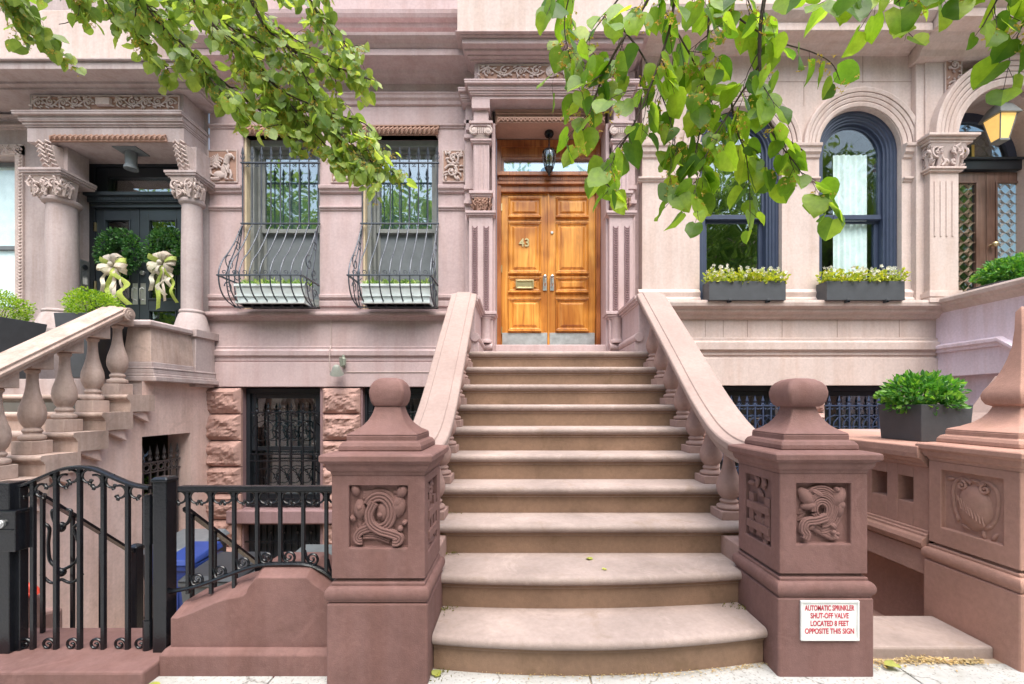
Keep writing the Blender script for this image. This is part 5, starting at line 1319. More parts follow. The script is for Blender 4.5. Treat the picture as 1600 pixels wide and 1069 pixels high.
# soffit spotlight and intercom
sp = thing('ceiling_spotlight', 'small round can spotlight under the porch of the black doors', 'spotlight', (PX(204, 5.62), 5.62, zl))
m = MB(); x, Y = PX(205, 5.62), 5.62; m.box(x-.14, x+.16, Y-.12, Y+.1, zl-.012, zl-.001); m.lathe([(.06, zl-.012), (.065, zl-.06), (.062, zl-.19), (.075, zl-.20), (.078, zl-.235), (.05, zl-.236)], x, Y, 20); m.build('spotlight_body', M_GREYBL, sp, .002, smooth=40)
m = MB(); m.lathe([(.05, zl-.2365), (.02, zl-.237)], x, Y, 16); m.build('lens', M_SILV, sp)
ic = thing('intercom', 'brushed steel intercom plate beside the black doors', 'intercom', (-5.848, 5.86, 2.9))
za2, zb2 = PZ(459, 5.88), PZ(408, 5.88)
m = MB(); m.box(-5.852, -5.838, 5.803, 5.925, za2, zb2); m.build('plate', M_STEEL, ic, .002)
m = MB(); m.tube([(-5.840, 5.86, zb2-.09), (-5.825, 5.86, zb2-.09)], .035, 14); m.build('camera_dome', M_BLACKF, ic, .004, smooth=40)
m = MB(); m.box(-5.8385, -5.836, 5.835, 5.895, za2+.12, za2+.22); m.build('name_card', M_WHITE, ic)
m = MB()
for k in range(5): m.box(-5.8385, -5.836, 5.83, 5.90, zb2-.16-.018*k, zb2-.152-.018*k)
m.build('speaker_slot', M_GREYBL, ic)
# wreaths with bows
def ribbon(mb, pts, w, nrm=None, side=None):
    P = [Vector(p) for p in smoothline(pts, 6)]; n = len(P); r = []
    for i, p in enumerate(P):
        t = (P[min(i+1, n-1)]-P[max(i-1, 0)]).normalized(); s = t.cross(nrm or Vector((0, -1, .15)))
        if s.length < 1e-4: s = t.orthogonal()
        if side is not None: s = Vector(side)
        s.normalize(); ww = w*(.45+.55*math.sin(PI*min(1, .12+.88*i/(n-1)))) if False else w
        r.append((p-s*ww/2, p+s*ww/2))
    mb.loft([[a, (a+b)/2+Vector((0, -.008, 0)), b] for a, b in r], False, False, False)
M_RIB = leafmat('ribbon', (.70, .67, .58), (.70, .58, .55), (.72, .68, .60), .25, (1.1, 1.1, 1.0), .6); M_RIBG = leafmat('green_ribbon', (.42, .52, .10), (.50, .58, .16), (.36, .46, .08), .25, (1.1, 1.1, .9), .6)
def wreath(label, px, py, seed, bx, by):
    Y = YD5-.10; xc, zc = PX(px, Y), PZ(py, Y); r = random.Random(seed)
    t = thing('wreath', label, 'wreath', (xc, Y, zc), 'boxwood wreaths on the black doors')
    m = MB()
    for _ in range(1700):
        a = r.uniform(0, 2*PI); b = r.uniform(0, 2*PI); q = .105*math.sqrt(r.uniform(.25, 1))
        rr = .205+q*math.cos(b); p = Vector((xc+rr*math.cos(a), Y+.7*q*math.sin(b), zc+rr*math.sin(a)))
        d = Vector((math.cos(a)*math.cos(b)+r.gauss(0, .5), .8*math.sin(b)+r.gauss(0, .4)-.25, math.sin(a)*math.cos(b)+r.gauss(0, .5))).normalized()
        leaf(m, p, d, r.uniform(.032, .055), r, .5)
    m.build('ring', M_WREATH, t, recalc=False)
    k = Vector((PX(bx, Y-.12), Y-.12, PZ(by, Y-.12)))
    b1 = MB(); b2 = MB()
    for i in range(11):
        a = .25+i*.60+r.uniform(-.12, .12); ln = r.uniform(.15, .20)*(1.1 if abs(math.cos(a)) > .7 else .85)
        d = Vector((math.cos(a), 0, math.sin(a))); o = Vector((0, -1, 0)); n = Vector((-math.sin(a), 0, math.cos(a)))
        lift = r.uniform(.05, .10)
        ribbon(b1 if i % 4 else b2, [k, k+d*ln*.35+o*lift*.9, k+d*ln*.8+o*lift*1.1, k+d*ln+o*lift*.35, k+d*ln*.8-o*.01, k+d*ln*.4+o*.0, k], r.uniform(.055, .075), None, n*.85+o*(.35 if i % 2 else -.3))
    b1.ell(k+Vector((0, -.07, 0)), .032, .03, .032)
    for i, (dx, dz) in enumerate(((-.05, -.60), (.04, -.50), (.19, -.52), (-.15, -.36), (.14, -.34), (.02, -.42))):
        c = r.uniform(-.06, .06)
        ribbon(b2 if i in (0, 2) else b1, [k, k+Vector((dx*.3+c, -.06, dz*.22)), k+Vector((dx*.75-c, -.03, dz*.48)), k+Vector((dx*.8+c, -.07, dz*.74)), k+Vector((dx-c*.4, -.02, dz))], .075 if i in (0, 2) else .05, None, Vector((1, r.uniform(-.5, .5), r.uniform(-.1, .35))))
    b1.build('bow', M_RIB, t, recalc=False, smooth=60); b2.build('bow_ribbon', M_RIBG, t, recalc=False, smooth=60)
wreath('boxwood wreath with a pale striped bow on the black door beside the intercom', 186, 394, 3, 180, 415)
wreath('boxwood wreath with a green bow on the black door nearer the window grilles', 263, 393, 5, 256, 412)
# stoop of number 45
s45 = thing('stoop', 'brownstone stoop with a tan side wall and barred opening, rising to the black doors', 'stoop', (-5, 3.8, 0))
def RL(k): return 4.78-.27*k         # riser below the landing is RL(0)
m = MB(); m.box(-6.3, -4.12, 4.78, 5.82, 1.40, 1.61); m.build('landing', M_BEIGE, s45, .006)
for k in range(1, 9):
    z = 1.61-.178*k
    p = step_profile(RL(k), z, RL(k-1)+.03, .178)
    mm = MB(); mm.prism_x(p, -6.25, -4.02); mm.build('step', M_WEATH, s45, .004, smooth=40)
    mm = MB(); mm.prism_x([(RL(k)+.0, z-.179), (RL(k)+.22, z-.179), (RL(k)+.26, z-.30), (RL(k)+.05, z-.2)], -4.10, -4.045); mm.build('step_bracket', M_STOOPW, s45, .004)
# side wall with the barred opening
Xw = -4.10
oy0, oy1, oz0, oz1 = 4.74, 5.44, -.35, .976
def side_poly(y0, y1, z0f, z1f): pass
m = MB()
def yq(ya, za_, yb, zb_): m.add([(Xw, ya, za_), (Xw, yb, za_), (Xw, yb, zb_), (Xw, ya, zb_)], [(0, 1, 2, 3)])
yq(oy1, -1, 5.82, 1.585); yq(oy0, oz1, oy1, 1.585); yq(oy0, -1, oy1, oz0)
m.add([(Xw, 2.2, -1.2), (Xw, oy0, -1.2), (Xw, oy0, 1.404), (Xw, 2.40, 1.404-.6593*2.34), (Xw, 2.2, -.2)], [(0, 1, 2, 3, 4)])
for (ya, za_, yb, zb_) in ((oy0, oz0, oy0, oz1), (oy0, oz1, oy1, oz1), (oy1, oz1, oy1, oz0), (oy1, oz0, oy0, oz0)):
    m.add([(Xw, ya, za_), (Xw, yb, zb_), (Xw-.28, yb, zb_), (Xw-.28, ya, za_)], [(0, 1, 2, 3)])
m.build('side_wall', M_STOOPW, s45)
m = MB(); m.add([(Xw-.30, oy0-.3, -1), (Xw-.30, oy0-.3, 1.35), (-5.4, oy0-.3, 1.35), (-5.4, oy0-.3, -1), (Xw-.30, 5.79, -1), (Xw-.30, 5.79, 1.35), (-5.4, 5.79, 1.35), (-5.4, 5.79, -1)], [(0, 1, 2, 3), (4, 5, 6, 7), (3, 2, 6, 7), (1, 2, 6, 5), (0, 3, 7, 4)]); m.build('vault_wall', M_ROOM, s45)
M_ORANGE = paint('orange_door', (.50, .17, .03), .5, 0., .1)
m = MB(); m.box(-5.36, -5.32, 5.02, 5.5, -1, 1.34); m.build('vault_door', M_ORANGE, s45)
m = MB(); m.box(-6.3, Xw-.06, 2.0, 4.75, -1.2, -.2); m.build('footing', M_STOOPW, s45)
# landing parapet
m = MB(); m.rect([(-4.36, -4.045, 4.79, 5.80, 1.80), (-4.33, -4.075, 4.82, 5.80, 2.185)]); m.build('parapet', M_WEATH, s45, .006)
m = MB(); m.rect([(-4.34, -4.065, 4.80, 5.80, 2.186), (-4.385, -4.03, 4.765, 5.80, 2.20), (-4.385, -4.03, 4.765, 5.80, 2.245), (-4.36, -4.05, 4.79, 5.80, 2.262)]); m.build('parapet_coping', M_BEIGE, s45, .006)
m = MB(); 
for z0, z1, o in ((1.585, 1.64, .085), (1.64, 1.67, .06), (1.67, 1.72, .045), (1.72, 1.745, .05), (1.745, 1.80, .02)): m.box(-4.37, -4.05+o, 4.785-o*.3, 5.80, z0, z1)
m.build('parapet_base', M_BEIGE, s45, .008)
# grille and things behind it
bg = thing('basement_grille', 'rusty grey spear-topped grille in the low opening of the tan stoop wall', 'window grille', (Xw-.12, 5.1, -.3), 'flat iron grilles on the basement openings')
M_RGR = paint('rusty_grey_iron', (.075, .062, .062), .6, .2, .3, .35, .4, 40)
zr1, zr2 = .66, .55
mm = MB(); mm.box(Xw-.135, Xw-.115, oy0+.01, oy1-.01, zr1-.008, zr1+.008); mm.box(Xw-.135, Xw-.115, oy0+.01, oy1-.01, zr2-.008, zr2+.008); mm.build('rail', M_RGR, bg)
for k in range(7):
    Y = oy0+.05+.10*k
    mm = MB(); mm.box(-.009, .009, -.009, .009, oz0, zr1); spear(mm, 0, 0, zr1-.01, .21, 1.1); mm.xf(0, Matrix.Translation((Xw-.125, Y, 0)) @ Matrix.Rotation(PI/2, 4, 'Z')); mm.build('bar', M_RGR, bg)
mm = MB()
for k in range(6):
    Y = oy0+.10+.10*k; mm.tube([(Xw-.125, Y+.036*math.cos(a*PI/8), .605+.036*math.sin(a*PI/8)) for a in range(16)], .008, 6, closed=True)
mm.build('ring', M_RGR, bg, smooth=60)
mm = MB()
for i in range(420):
    q = Vector((rnd.uniform(-4.75, -4.45), rnd.choice((4.95, 5.12, 5.27, 5.4))+rnd.gauss(0, .035), rnd.uniform(-.3, .62)))
    leaf(mm, q, Vector((rnd.gauss(.3, .5), rnd.gauss(0, .5), rnd.gauss(-.3, .5))).normalized(), rnd.uniform(.03, .055), rnd)
o = mm.build('trailing_plants', M_BUSH, None, recalc=False); tag(o, 'trailing green vines hanging behind the rusty spear-topped grille', 'plants')
va = thing('vase', 'pale blue glazed vase behind the rusty spear-topped grille', 'vase', (-4.5, 5.06, .0))
M_VASE = paint('blue_glaze', (.32, .52, .72), .15, 0., .05)
mm = MB(); mm.lathe([(.07, -.35), (.10, -.30), (.115, .1), (.12, .22), (.10, .32), (.06, .38), (.05, .42), (.07, .45), (.05, .445), (.03, .36)], -4.5, 5.04, 24); mm.build('body', M_VASE, va, smooth=60)
bw = thing('watering_can', 'pale blue watering can on the ledge among the spear tips of the rusty grille', 'watering can', (-4.4, 4.98, .66))
mm = MB(); mm.lathe([(.075, .645), (.085, .66), (.08, .76), (.05, .785), (.02, .79)], -4.42, 5.02, 20); mm.tube(smoothline([(-4.42, 5.09, .69), (-4.42, 5.18, .74), (-4.42, 5.22, .78)], 4), .018, 8, .012); mm.build('can', M_VASE, bw, smooth=50)
mm = MB(); mm.tube(smoothline([(-4.42, 4.95, .76), (-4.42, 4.88, .79), (-4.42, 4.87, .72), (-4.42, 4.94, .68)], 5), .01, 6); mm.build('handle', M_VASE, bw, smooth=50)
mm = MB(); mm.box(-4.55, -4.28, 4.85, 5.30, .615, .643); o = mm.build('shelf', M_RGR, None, .004); tag(o, 'narrow iron shelf behind the rusty spear-topped grille', 'shelf')
# balustrade of number 45
b45 = thing('balustrade', 'weathered stone balustrade of tall balusters below the black doors', 'balustrade', (-4.26, 3.8, 0))
sec = [(-.12, -.13), (-.12, -.10), (-.145, -.085), (-.15, -.055), (-.135, -.04), (-.14, -.012), (-.10, .004), (-.05, .0), (-.03, .012), (.03, .012), (.05, .0), (.10, .004), (.14, -.012), (.135, -.04), (.15, -.055), (.145, -.085), (.12, -.10), (.12, -.13)]
def rz45(Y): return 2.325-.655*(4.52-Y)
m = MB(); m.loft([[(-4.255+dx, Y, rz45(Y)+dz) for dx, dz in sec] for Y in (4.56, 4.0, 3.4, 2.9, 2.3)]); m.build('handrail', M_WEATH, b45, .004, smooth=30)
m = MB()
zc = rz45(4.56)-.07; m.tube([(-4.255+dx, 4.60, zc) for dx in (-.15, .15)], .068, 20); m.tube([(-4.106, 4.60, zc), (-4.097, 4.60, zc)], .045, 18); m.tube([(-4.10, 4.60, zc), (-4.088, 4.60, zc)], .022, 12)
m.build('volute', M_WEATH, b45, .004, smooth=40)
src = None
for i, (Yb, zb_) in enumerate(((4.625, 1.432), (4.355, 1.254), (4.085, 1.076), (3.815, .898), (3.545, .72), (3.275, .542), (3.005, .364))):
    h = rz45(Yb)-.12-zb_
    if src is None:
        h0 = h
        m = MB(); m.box(-.088, .088, -.088, .088, 0, .115); m.lathe([(r*1.12 if .2 < z < .5 else r*1.12, .11+(z-.06)/.94*(h-.11)) for r, z in BALU], 0, 0, 24); m.box(-.095, .095, -.09, .09, h-.10, h+.05)
        src = m.build('baluster', M_WEATH, b45, .005, smooth=50); o = src
    else:
        o = src.copy(); C.objects.link(o); o.parent = b45
    o.location = Vector((-4.26, Yb, zb_))-wpos(b45); o.scale = (1, 1, h/h0)
# planters on the landing
def tallpot(label, xc, yc, z0, z1, hb, ht, plab, rad, group):
    planter(label, xc, yc, z0, z1, hb, ht, group)
    shrub('boxwood_ball', plab, 'boxwood', (xc, yc, z1+rad*.42), (rad, rad, rad*.78), 3600, .024, M_BOX, 'clipped boxwood balls by the black doors', up=.15, shell=.55, zmin=z1-.03)
tallpot('tall charcoal planter beside the scrolled top of the weathered handrail', -4.62, 4.74, 1.612, 2.285, .17, .215, 'clipped yellow-green boxwood ball close to the scrolled top of the weathered handrail', .235, 'tapered planters by the black doors')
tallpot('tall charcoal planter in front of the porch column farther from the grilles', -5.80, 4.86, 1.612, 2.27, .19, .26, 'clipped yellow-green boxwood ball in front of the porch column farther from the grilles', .255, 'tapered planters by the black doors')
# ------------------------------------------------------------------ number 41 : right house
Y41 = 5.65
h41 = thing('brownstone_house', 'tan brownstone house with round-arched windows and an arched portal', 'house', (4.5, 5.65, 0))
A1, A2 = (2.352, 3.422), (3.905, 4.977)
AT, AB = 5.185, 2.60
PXc, PR, PSp = 6.256, .68, 4.70
m = MB(); wall(m, 1.608, 9.5, 1.57, 7.4, Y41, [(A1[0], A1[1], AB, AT, True), (A2[0], A2[1], AB, AT, True), (PXc-PR, PXc+PR, 1.9, PSp+PR, True)], dmap=[.12, .12, .42])
m.add([(1.608, Y41, -1), (1.608, Y41, 7.4), (1.608, 5.85, 7.4), (1.608, 5.85, -1)], [(0, 1, 2, 3)]); m.build('wall', M_TAN, h41)
zl41 = PZ(602, Y41)
m = MB(); bw1, bw2 = (2.62, 3.40), (3.98, 4.96); wall(m, 1.608, 9.5, -1.05, 1.57, Y41+.006, [(bw1[0], bw1[1], .0, zl41), (bw2[0], bw2[1], .0, zl41)], .2); m.build('basement_wall', M_TAN, h41)
z41 = lambda py: PZ(py, Y41)
m = MB()
sill41 = [(0, z41(499)), (.05, z41(497)), (.07, z41(493)), (.12, z41(490)), (.13, z41(486)), (.18, z41(483)), (.19, z41(478)), (.185, z41(474)), (0, z41(472))]
m.mould(1.61, 5.42, Y41, sill41); m.build('sill_course', M_TAN, h41, .004)
m = MB()
m.mould(1.609, 5.42, Y41, [(0, z41(556)), (.02, z41(555)), (.022, z41(551)), (.06, z41(547)), (.062, z41(536)), (.025, z41(533)), (.03, z41(529)), (0, z41(528))])
m.mould(1.609, 5.42, Y41, [(0, 1.572), (.03, 1.574), (.03, z41(560)), (0, z41(559))], .01)
segs41 = [(1.55, A1[0]-.004), (A1[1]+.004, A2[0]-.004), (A2[1]+.004, 5.21)]
for a, b in segs41:
    m.mould(a, b, Y41, [(0, z41(249)), (.02, z41(247)), (.025, z41(243)), (.05, z41(240)), (.055, z41(234)), (.075, z41(232)), (.08, z41(228)), (0, z41(226))])
    m.mould(a, b, Y41, S_STR(z41(280), .04))
    m.mould(a, b, Y41, [(0, z41(474)), (.05, z41(473)), (.05, z41(468)), (.03, z41(465)), (.045, z41(458)), (.02, z41(454)), (0, z41(452))])
m.build('moulding', M_TAN, h41, .003)
# archivolts
def archivolt(cx, sp, r0, rings, Y, nm='archivolt', full=True):
    m = MB(); 
    for ra, rb, o in rings:
        pa = arc(cx, sp, ra, 0, 180, 40); pb = arc(cx, sp, rb, 0, 180, 40)
        m.loft([[(pa[i][0], Y+.01, pa[i][1]), (pa[i][0], Y-o, pa[i][1]), ((pa[i][0]*.25+pb[i][0]*.75), Y-o-.012, (pa[i][1]*.25+pb[i][1]*.75)), (pb[i][0], Y-o-.004, pb[i][1]), (pb[i][0], Y+.01, pb[i][1])] for i in range(41)], closed=True)
    return m.build(nm, M_TAN, h41, .002)
for a, b in (A1, A2):
    archivolt((a+b)/2, 4.65, .535, ((.545, .60, .012), (.608, .655, .022), (.663, .705, .034), (.712, .765, .05)), Y41)
archivolt(PXc, PSp, PR, ((PR+.0, PR+.085, .06), (PR+.095, PR+.15, .075), (PR+.16, PR+.21, .085), (PR+.22, PR+.27, .095), (PR+.28, PR+.34, .11)), Y41-.08)
# dark brown joint lines scribed in the ashlar
M_JOINT = paint('joint_brown', (.30, .21, .17), .9, 0., 0)
m = MB()
for px_, a, b in ((1102, 500, 527), (1130, 500, 527), (1168, 500, 527), (1222, 500, 527), (1308, 500, 527), (1405, 500, 527), (1188, 60, 128), (1256, 128, 166), (1348, 60, 130), (1261, 561, 600), (1165, 561, 600)):
    x = PX(px_, Y41); m.box(x-.002, x+.002, Y41-.0035, Y41+.01, z41(b), z41(a))
m.box(PX(1190, Y41), PX(1430, Y41), Y41-.0035, Y41+.01, z41(128)-.002, z41(128)+.002)
m.build('wall_joint', M_JOINT, h41)
# arched sash windows
def arched_window(x0, x1, curtain):
    cx, sp = (x0+x1)/2, 4.65; r = (x1-x0)/2; Yw = Y41+.07
    rings = [(r-.002, 0), (r-.002, .0)]
    m = MB()
    steps = [(r-.001, Yw), (r-.035, Yw), (r-.045, Yw+.02), (r-.070, Yw+.02), (r-.08, Yw+.04), (r-.10, Yw+.04), (r-.11, Yw+.065), (r-.130, Yw+.065), (r-.130, Yw+.22), (r-.001, Yw+.22)]
    path = [('j', x1, AB)] ; prof = []
    n = 32
    def ringpt(rr, Y):
        return [(cx+rr, Y, AB+.02)] + [(cx+rr*math.cos(PI*i/n), Y, sp+rr*math.sin(PI*i/n)) for i in range(n+1)] + [(cx-rr, Y, AB+.02)]
    R_ = [ringpt(rr, Y) for rr, Y in steps]
    m.loft([[R_[j][i] for j in range(len(steps))] for i in range(n+3)])
    o = m.build('window', M_NAVY, h41, .002)
    g = r-.130
    m = MB(); Yg = Yw+.10
    GM = M_GLASSC if curtain else M_GLASS
    def sashring(rr, w, y0, y1, zb):
        q = [(rr, y0), (rr-w, y0), (rr-w, y1), (rr, y1)]
        Q = [[(cx+a, Y, zb)] + [(cx+a*math.cos(PI*i/n), Y, sp+a*math.sin(PI*i/n)) for i in range(n+1)] + [(cx-a, Y, zb)] for a, Y in q]
        m.loft([[Q[j][i] for j in range(4)] for i in range(n+3)])
    zm = z41(331)
    sashring(g+.004, .04, Yg, Yg+.04, zm)
    m.box(cx-g, cx+g, Yg-.01, Yg+.045, zm-.03, zm+.03)
    frame_rect(m, cx-g, cx+g, AB+.03, zm-.03, Yg+.045, Yg+.085, .055, .03, .08)
    m.build('sash', M_NAVY, o, .003)
    m = MB()
    pts = [(cx+(g-.03)*math.cos(PI*i/n), sp+(g-.03)*math.sin(PI*i/n)) for i in range(n+1)]
    poly = [(cx+g-.03, zm)] + pts + [(cx-g+.03, zm)]
    m.prism_y(poly, Yg+.018, Yg+.022); m.build('pane', GM, o)
    m = MB(); m.box(cx-g+.05, cx+g-.05, Yg+.062, Yg+.066, AB+.10, zm-.055); m.build('pane', GM, o)
    if curtain:
        m = MB(); xs = [cx-.16+.46*i/60 for i in range(61)]
        m.loft([[(x, Yg+.10+.011*math.sin(i*.62)+.006*math.sin(i*.23), z) for z in (AB+.05, 3.6, 4.72)] for i, x in enumerate(xs)], False, False, False)
        m.build('curtain', M_CURT, o, recalc=False, smooth=80)
    return o
arched_window(*A1, False); arched_window(*A2, True)
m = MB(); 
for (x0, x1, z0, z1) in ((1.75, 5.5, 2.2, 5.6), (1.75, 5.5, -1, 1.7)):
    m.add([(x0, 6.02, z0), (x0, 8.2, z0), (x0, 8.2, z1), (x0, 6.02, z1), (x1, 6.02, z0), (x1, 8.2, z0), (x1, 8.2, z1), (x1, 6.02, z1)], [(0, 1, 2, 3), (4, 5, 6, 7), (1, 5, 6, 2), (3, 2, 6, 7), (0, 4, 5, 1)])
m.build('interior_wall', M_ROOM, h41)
for a, b in (bw1, bw2):
    window_unit(h41, a+.002, b-.002, .02, zl41-.01, Y41+.17, .72, M_BLACKF, M_GLASSD, .08)
    m = MB(); m.box(a+.15, b-.15, Y41+.36, Y41+.37, .0, 1.32); m.build('curtain', paint('brown_curtain', (.30, .21, .13), .9, 0., .1), h41)
m = MB(); zb = zl41-.01; sd = 70
for k in range(7):
    rockblock(m, 3.42, 3.96, zb-.335, zb, Y41, .06, sd); rockblock(m, 1.85, 2.60, zb-.335, zb, Y41, .06, sd+9); sd += 1; zb -= .352
m.build('rusticated_pier', M_ROCK, h41)
# cornice
m = MB(); c41 = [(0, 5.85), (.04, 5.855), (.06, 5.875), (.12, 5.89), (.14, 5.90), (.34, 5.885), (.35, 5.89), (.35, 5.98), (.33, 5.99), (.37, 6.02), (.42, 6.07), (.44, 6.13), (.05, 6.15)]
m.mould(1.60, 5.05, Y41, [(o, z) for o, z in c41]); m.build('cornice', M_TAN, h41, .003)
m = MB(); m.mould(5.06, 9.5, Y41-.22, [(-.10, 5.70), (-.06, 5.72), (-.03, 5.78), (.03, 5.82), (.08, 5.87), (.10, 5.90), (.32, 5.89), (.33, 5.98), (.31, 5.99), (.35, 6.02), (.41, 6.07), (.43, 6.13), (.05, 6.15)], .25); m.build('portal_cornice', M_TAN, h41, .003)
# portal pilaster
m = MB(); yp = 5.50
pa, pb = PX(1453, yp), PX(1498, yp)
m.box(pa-.10, pb-.12, yp+.08, Y41+.02, 2.55, 5.70); m.box(pa, pb, yp, Y41+.02, 2.62, PZ(266, yp))
m.box(pa-.02, pb+.12, yp+.06, Y41+.02, PZ(215, yp), 5.62) if False else m.box(pa+.0, pb-.10, yp+.06, Y41+.02, PZ(215, yp), 5.70)
m.build('pilaster', M_TAN, h41, .006)
m = MB()
for k in range(4): m.box(pa+.05+.075*k, pa+.068+.075*k, yp-.010, yp+.002, 3.45, 4.15)
m.build('fluting', M_TAN, h41, .004)
m = MB()
for z0, z1, o in ((2.585, 2.64, .05), (2.64, 2.66, .035), (2.66, 2.72, .045), (2.72, 2.745, .02)): m.box(pa-o, pb+o*1.6, yp-o, Y41, PZ(474, yp)+(z0-2.585), PZ(474, yp)+(z1-2.585))
for z0, z1, o in ((PZ(269, yp), PZ(266, yp), .03), (PZ(266, yp), PZ(263, yp), .05)): m.box(pa-o, pb+o, yp-o, Y41, z0, z1)
for z0, z1, o in ((PZ(226, yp), PZ(222, yp), .05), (PZ(222, yp), PZ(218, yp), .07), (PZ(218, yp), PZ(214, yp), .10)): m.box(pa-o, pb+o+.08, yp-o, Y41, z0, z1)
m.build('capital_moulding', M_TAN, h41, .004)
m = MB(); capital_leaves(m, pa-.02, pb+.06, PZ(263, yp), PZ(226, yp), yp, .06); m.build('capital', M_CARVE, h41, smooth=50)
sunk_panel(PX(1478, 5.55), PX(1500, 5.55), PZ(158, 5.55), PZ(85, 5.55), yp+.06, leaf_panel, parent=h41)
# portal doors
YD1 = 6.05
m = MB(); m.box(PXc-PR, PXc+PR, YD1-.06, YD1+.1, PZ(268, YD1), PZ(253, YD1)); m.box(PXc-PR, PXc+PR, YD1-.09, YD1+.1, PZ(254, YD1), PZ(250.5, YD1)); tb = m.build('transom_bar', M_BLACKF, h41, .004)
m = MB()
pts = [(PXc+(PR+.02)*math.cos(PI*i/32), PSp+(PR+.02)*math.sin(PI*i/32)) for i in range(33)]
pin = [(PXc+(PR-.12)*math.cos(PI*i/32), PSp+(PR-.12)*math.sin(PI*i/32)) for i in range(33)]
m.loft([[(pts[i][0], YD1, pts[i][1]), (pin[i][0], YD1, pin[i][1]), (pin[i][0], YD1+.08, pin[i][1]), (pts[i][0], YD1+.08, pts[i][1])] for i in range(33)]); m.build('transom_frame', M_NAVY, tb, .004)
m = MB(); m.prism_y(pin, YD1+.035, YD1+.04); m.build('pane', M_GLASSD, tb)
M_FRET = paint('fretwork', (.30, .22, .15), .6, 0., .1)
def fret(m, x0, x1, z0, z1, Y, s, cond=lambda x, z: True):
    nz = int((z1-z0)/s)+1; nx = int((x1-x0)/s)+1
    for i in range(nx):
        for j in range(nz):
            cx, cz = x0+(i+.5)*s, z0+(j+.5)*s
            if not cond(cx, cz): continue
            for r in (.42, .22):
                m.tube([(cx+r*s, Y, cz), (cx, Y, cz+r*s), (cx-r*s, Y, cz), (cx, Y, cz-r*s)], .0075, 4, closed=True)
            m.tube([(cx-.5*s, Y, cz), (cx-.42*s, Y, cz)], .0075, 4)
m = MB(); fret(m, PXc-PR, PXc+PR, 4.62, 5.3, YD1+.06, .13, lambda x, z: (x-PXc)**2+(z-PSp)**2 < (PR-.17)**2); m.build('fretwork', M_FRET, tb)
M_GOLD = paint('gold_leaf', (.70, .55, .18), .35, .6, .05)
text('house_number', '41', .27, (PX(1517, YD1-.02), YD1+.025, PZ(237, YD1)), M_GOLD, tb, .003, 1.1, offset=.004)
def door41(x0, x1, knob):
    zt = PZ(269, YD1)
    m = MB(); frame_rect(m, x0, x1, 1.95, zt, YD1, YD1+.06, .13 if knob else .11, .13, .3); o = m.build('door', M_BRWOOD, h41, .005)
    a, b = x0+.12, x1-.12
    m = MB(); frame_rect(m, a, b, 2.25, zt-.13, YD1-.012, YD1+.03, .025); m.build('glazing_bead', M_BRWOOD, o, .004)
    m = MB(); m.box(a+.02, b-.02, YD1+.02, YD1+.025, 2.27, zt-.15); m.build('pane', M_GLASSD, o)
    m = MB(); fret(m, a+.02, b-.02, 2.3, zt-.2, YD1+.014, .135); m.build('fretwork', M_FRET, o)
    if knob:
        m = MB(); x = x0+.055; m.tube([(x, YD1, PZ(384, YD1)), (x, YD1-.05, PZ(384, YD1))], .018, 10); m.ell((x, YD1-.065, PZ(384, YD1)), .04, .03, .036, 14, 8); m.build('knob', M_BRASS, o, smooth=60)
        m = MB(); m.box(x-.045, x+.02, YD1-.01, YD1-.001, PZ(445, YD1), PZ(408, YD1)); m.tube([(x-.09, YD1-.02, PZ(430, YD1)), (x-.09, YD1-.05, PZ(424, YD1)), (x-.09, YD1-.02, PZ(415, YD1))], .012, 6); m.build('handle', M_BLACKF, o)
    return o
xm = PX(1541, YD1)
door41(PXc-PR-.05, xm-.004, False); door41(xm+.004, xm+.72, True)
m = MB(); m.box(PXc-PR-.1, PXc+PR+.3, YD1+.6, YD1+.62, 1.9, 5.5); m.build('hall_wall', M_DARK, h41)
m = MB()
for i in range(33):
    pass
m.loft([[(PXc+(PR)*math.cos(PI*i/32), Y, PSp+(PR)*math.sin(PI*i/32)) for Y in (5.5, YD1)] for i in range(33)], False, False, False) if False else None
# lantern of number 41
ln = thing('wall_lantern', 'glazed four-sided lantern with a warm glowing lamp hanging in the portal arch', 'lantern', (PX(1562, 5.75), 5.75, 4.6))
x, Y = PX(1562, 5.72), 5.72
z0, z1, z2 = PZ(220, Y), PZ(184, Y), PZ(170, Y)
m = MB()
for sx in (-1, 1):
    for sy in (-1, 1): m.tube([(x+sx*.058, Y+sy*.058, z0), (x+sx*.108, Y+sy*.108, z1)], .008, 6)
m.sq([(.066, z0-.025), (.066, z0), (.06, z0+.004)], x, Y); m.sq([(.115, z1), (.14, z1-.004), (.14, z1+.010), (.08, z2+.02), (.045, z2+.06), (.015, z2+.07)], x, Y); m.tube([(x, Y, z2+.08), (x, Y, PZ(158, Y))], .014, 8)
m.lathe([(.10, PZ(150, Y)+.06), (.09, PZ(152, Y)), (.05, PZ(158, Y)), (.01, PZ(161, Y))], x+.0, Y, 16); m.tube([(x, Y, PZ(150, Y)+.05), (x, 6.0, PZ(150, Y)+.10)], .02, 8)
m.build('lantern_frame', M_GREYF, ln, .003)
m = MB(); m.sq([(.057, z0+.005), (.105, z1-.004)], x, Y); ag = paint('amber_glass', (.85, .55, .18), .25, 0., .05); ag.node_tree.nodes['Principled BSDF'].inputs['Emission Color'].default_value = (1, .60, .18, 1); ag.node_tree.nodes['Principled BSDF'].inputs['Emission Strength'].default_value = .35; m.build('lantern_glass', ag, ln)
m = MB(); m.ell((x, Y, (z0+z1)/2), (.034), .034, .06, 12, 8); m.build('bulb', emis('lamp_glow', (1, .70, .28), 6), ln, smooth=60)
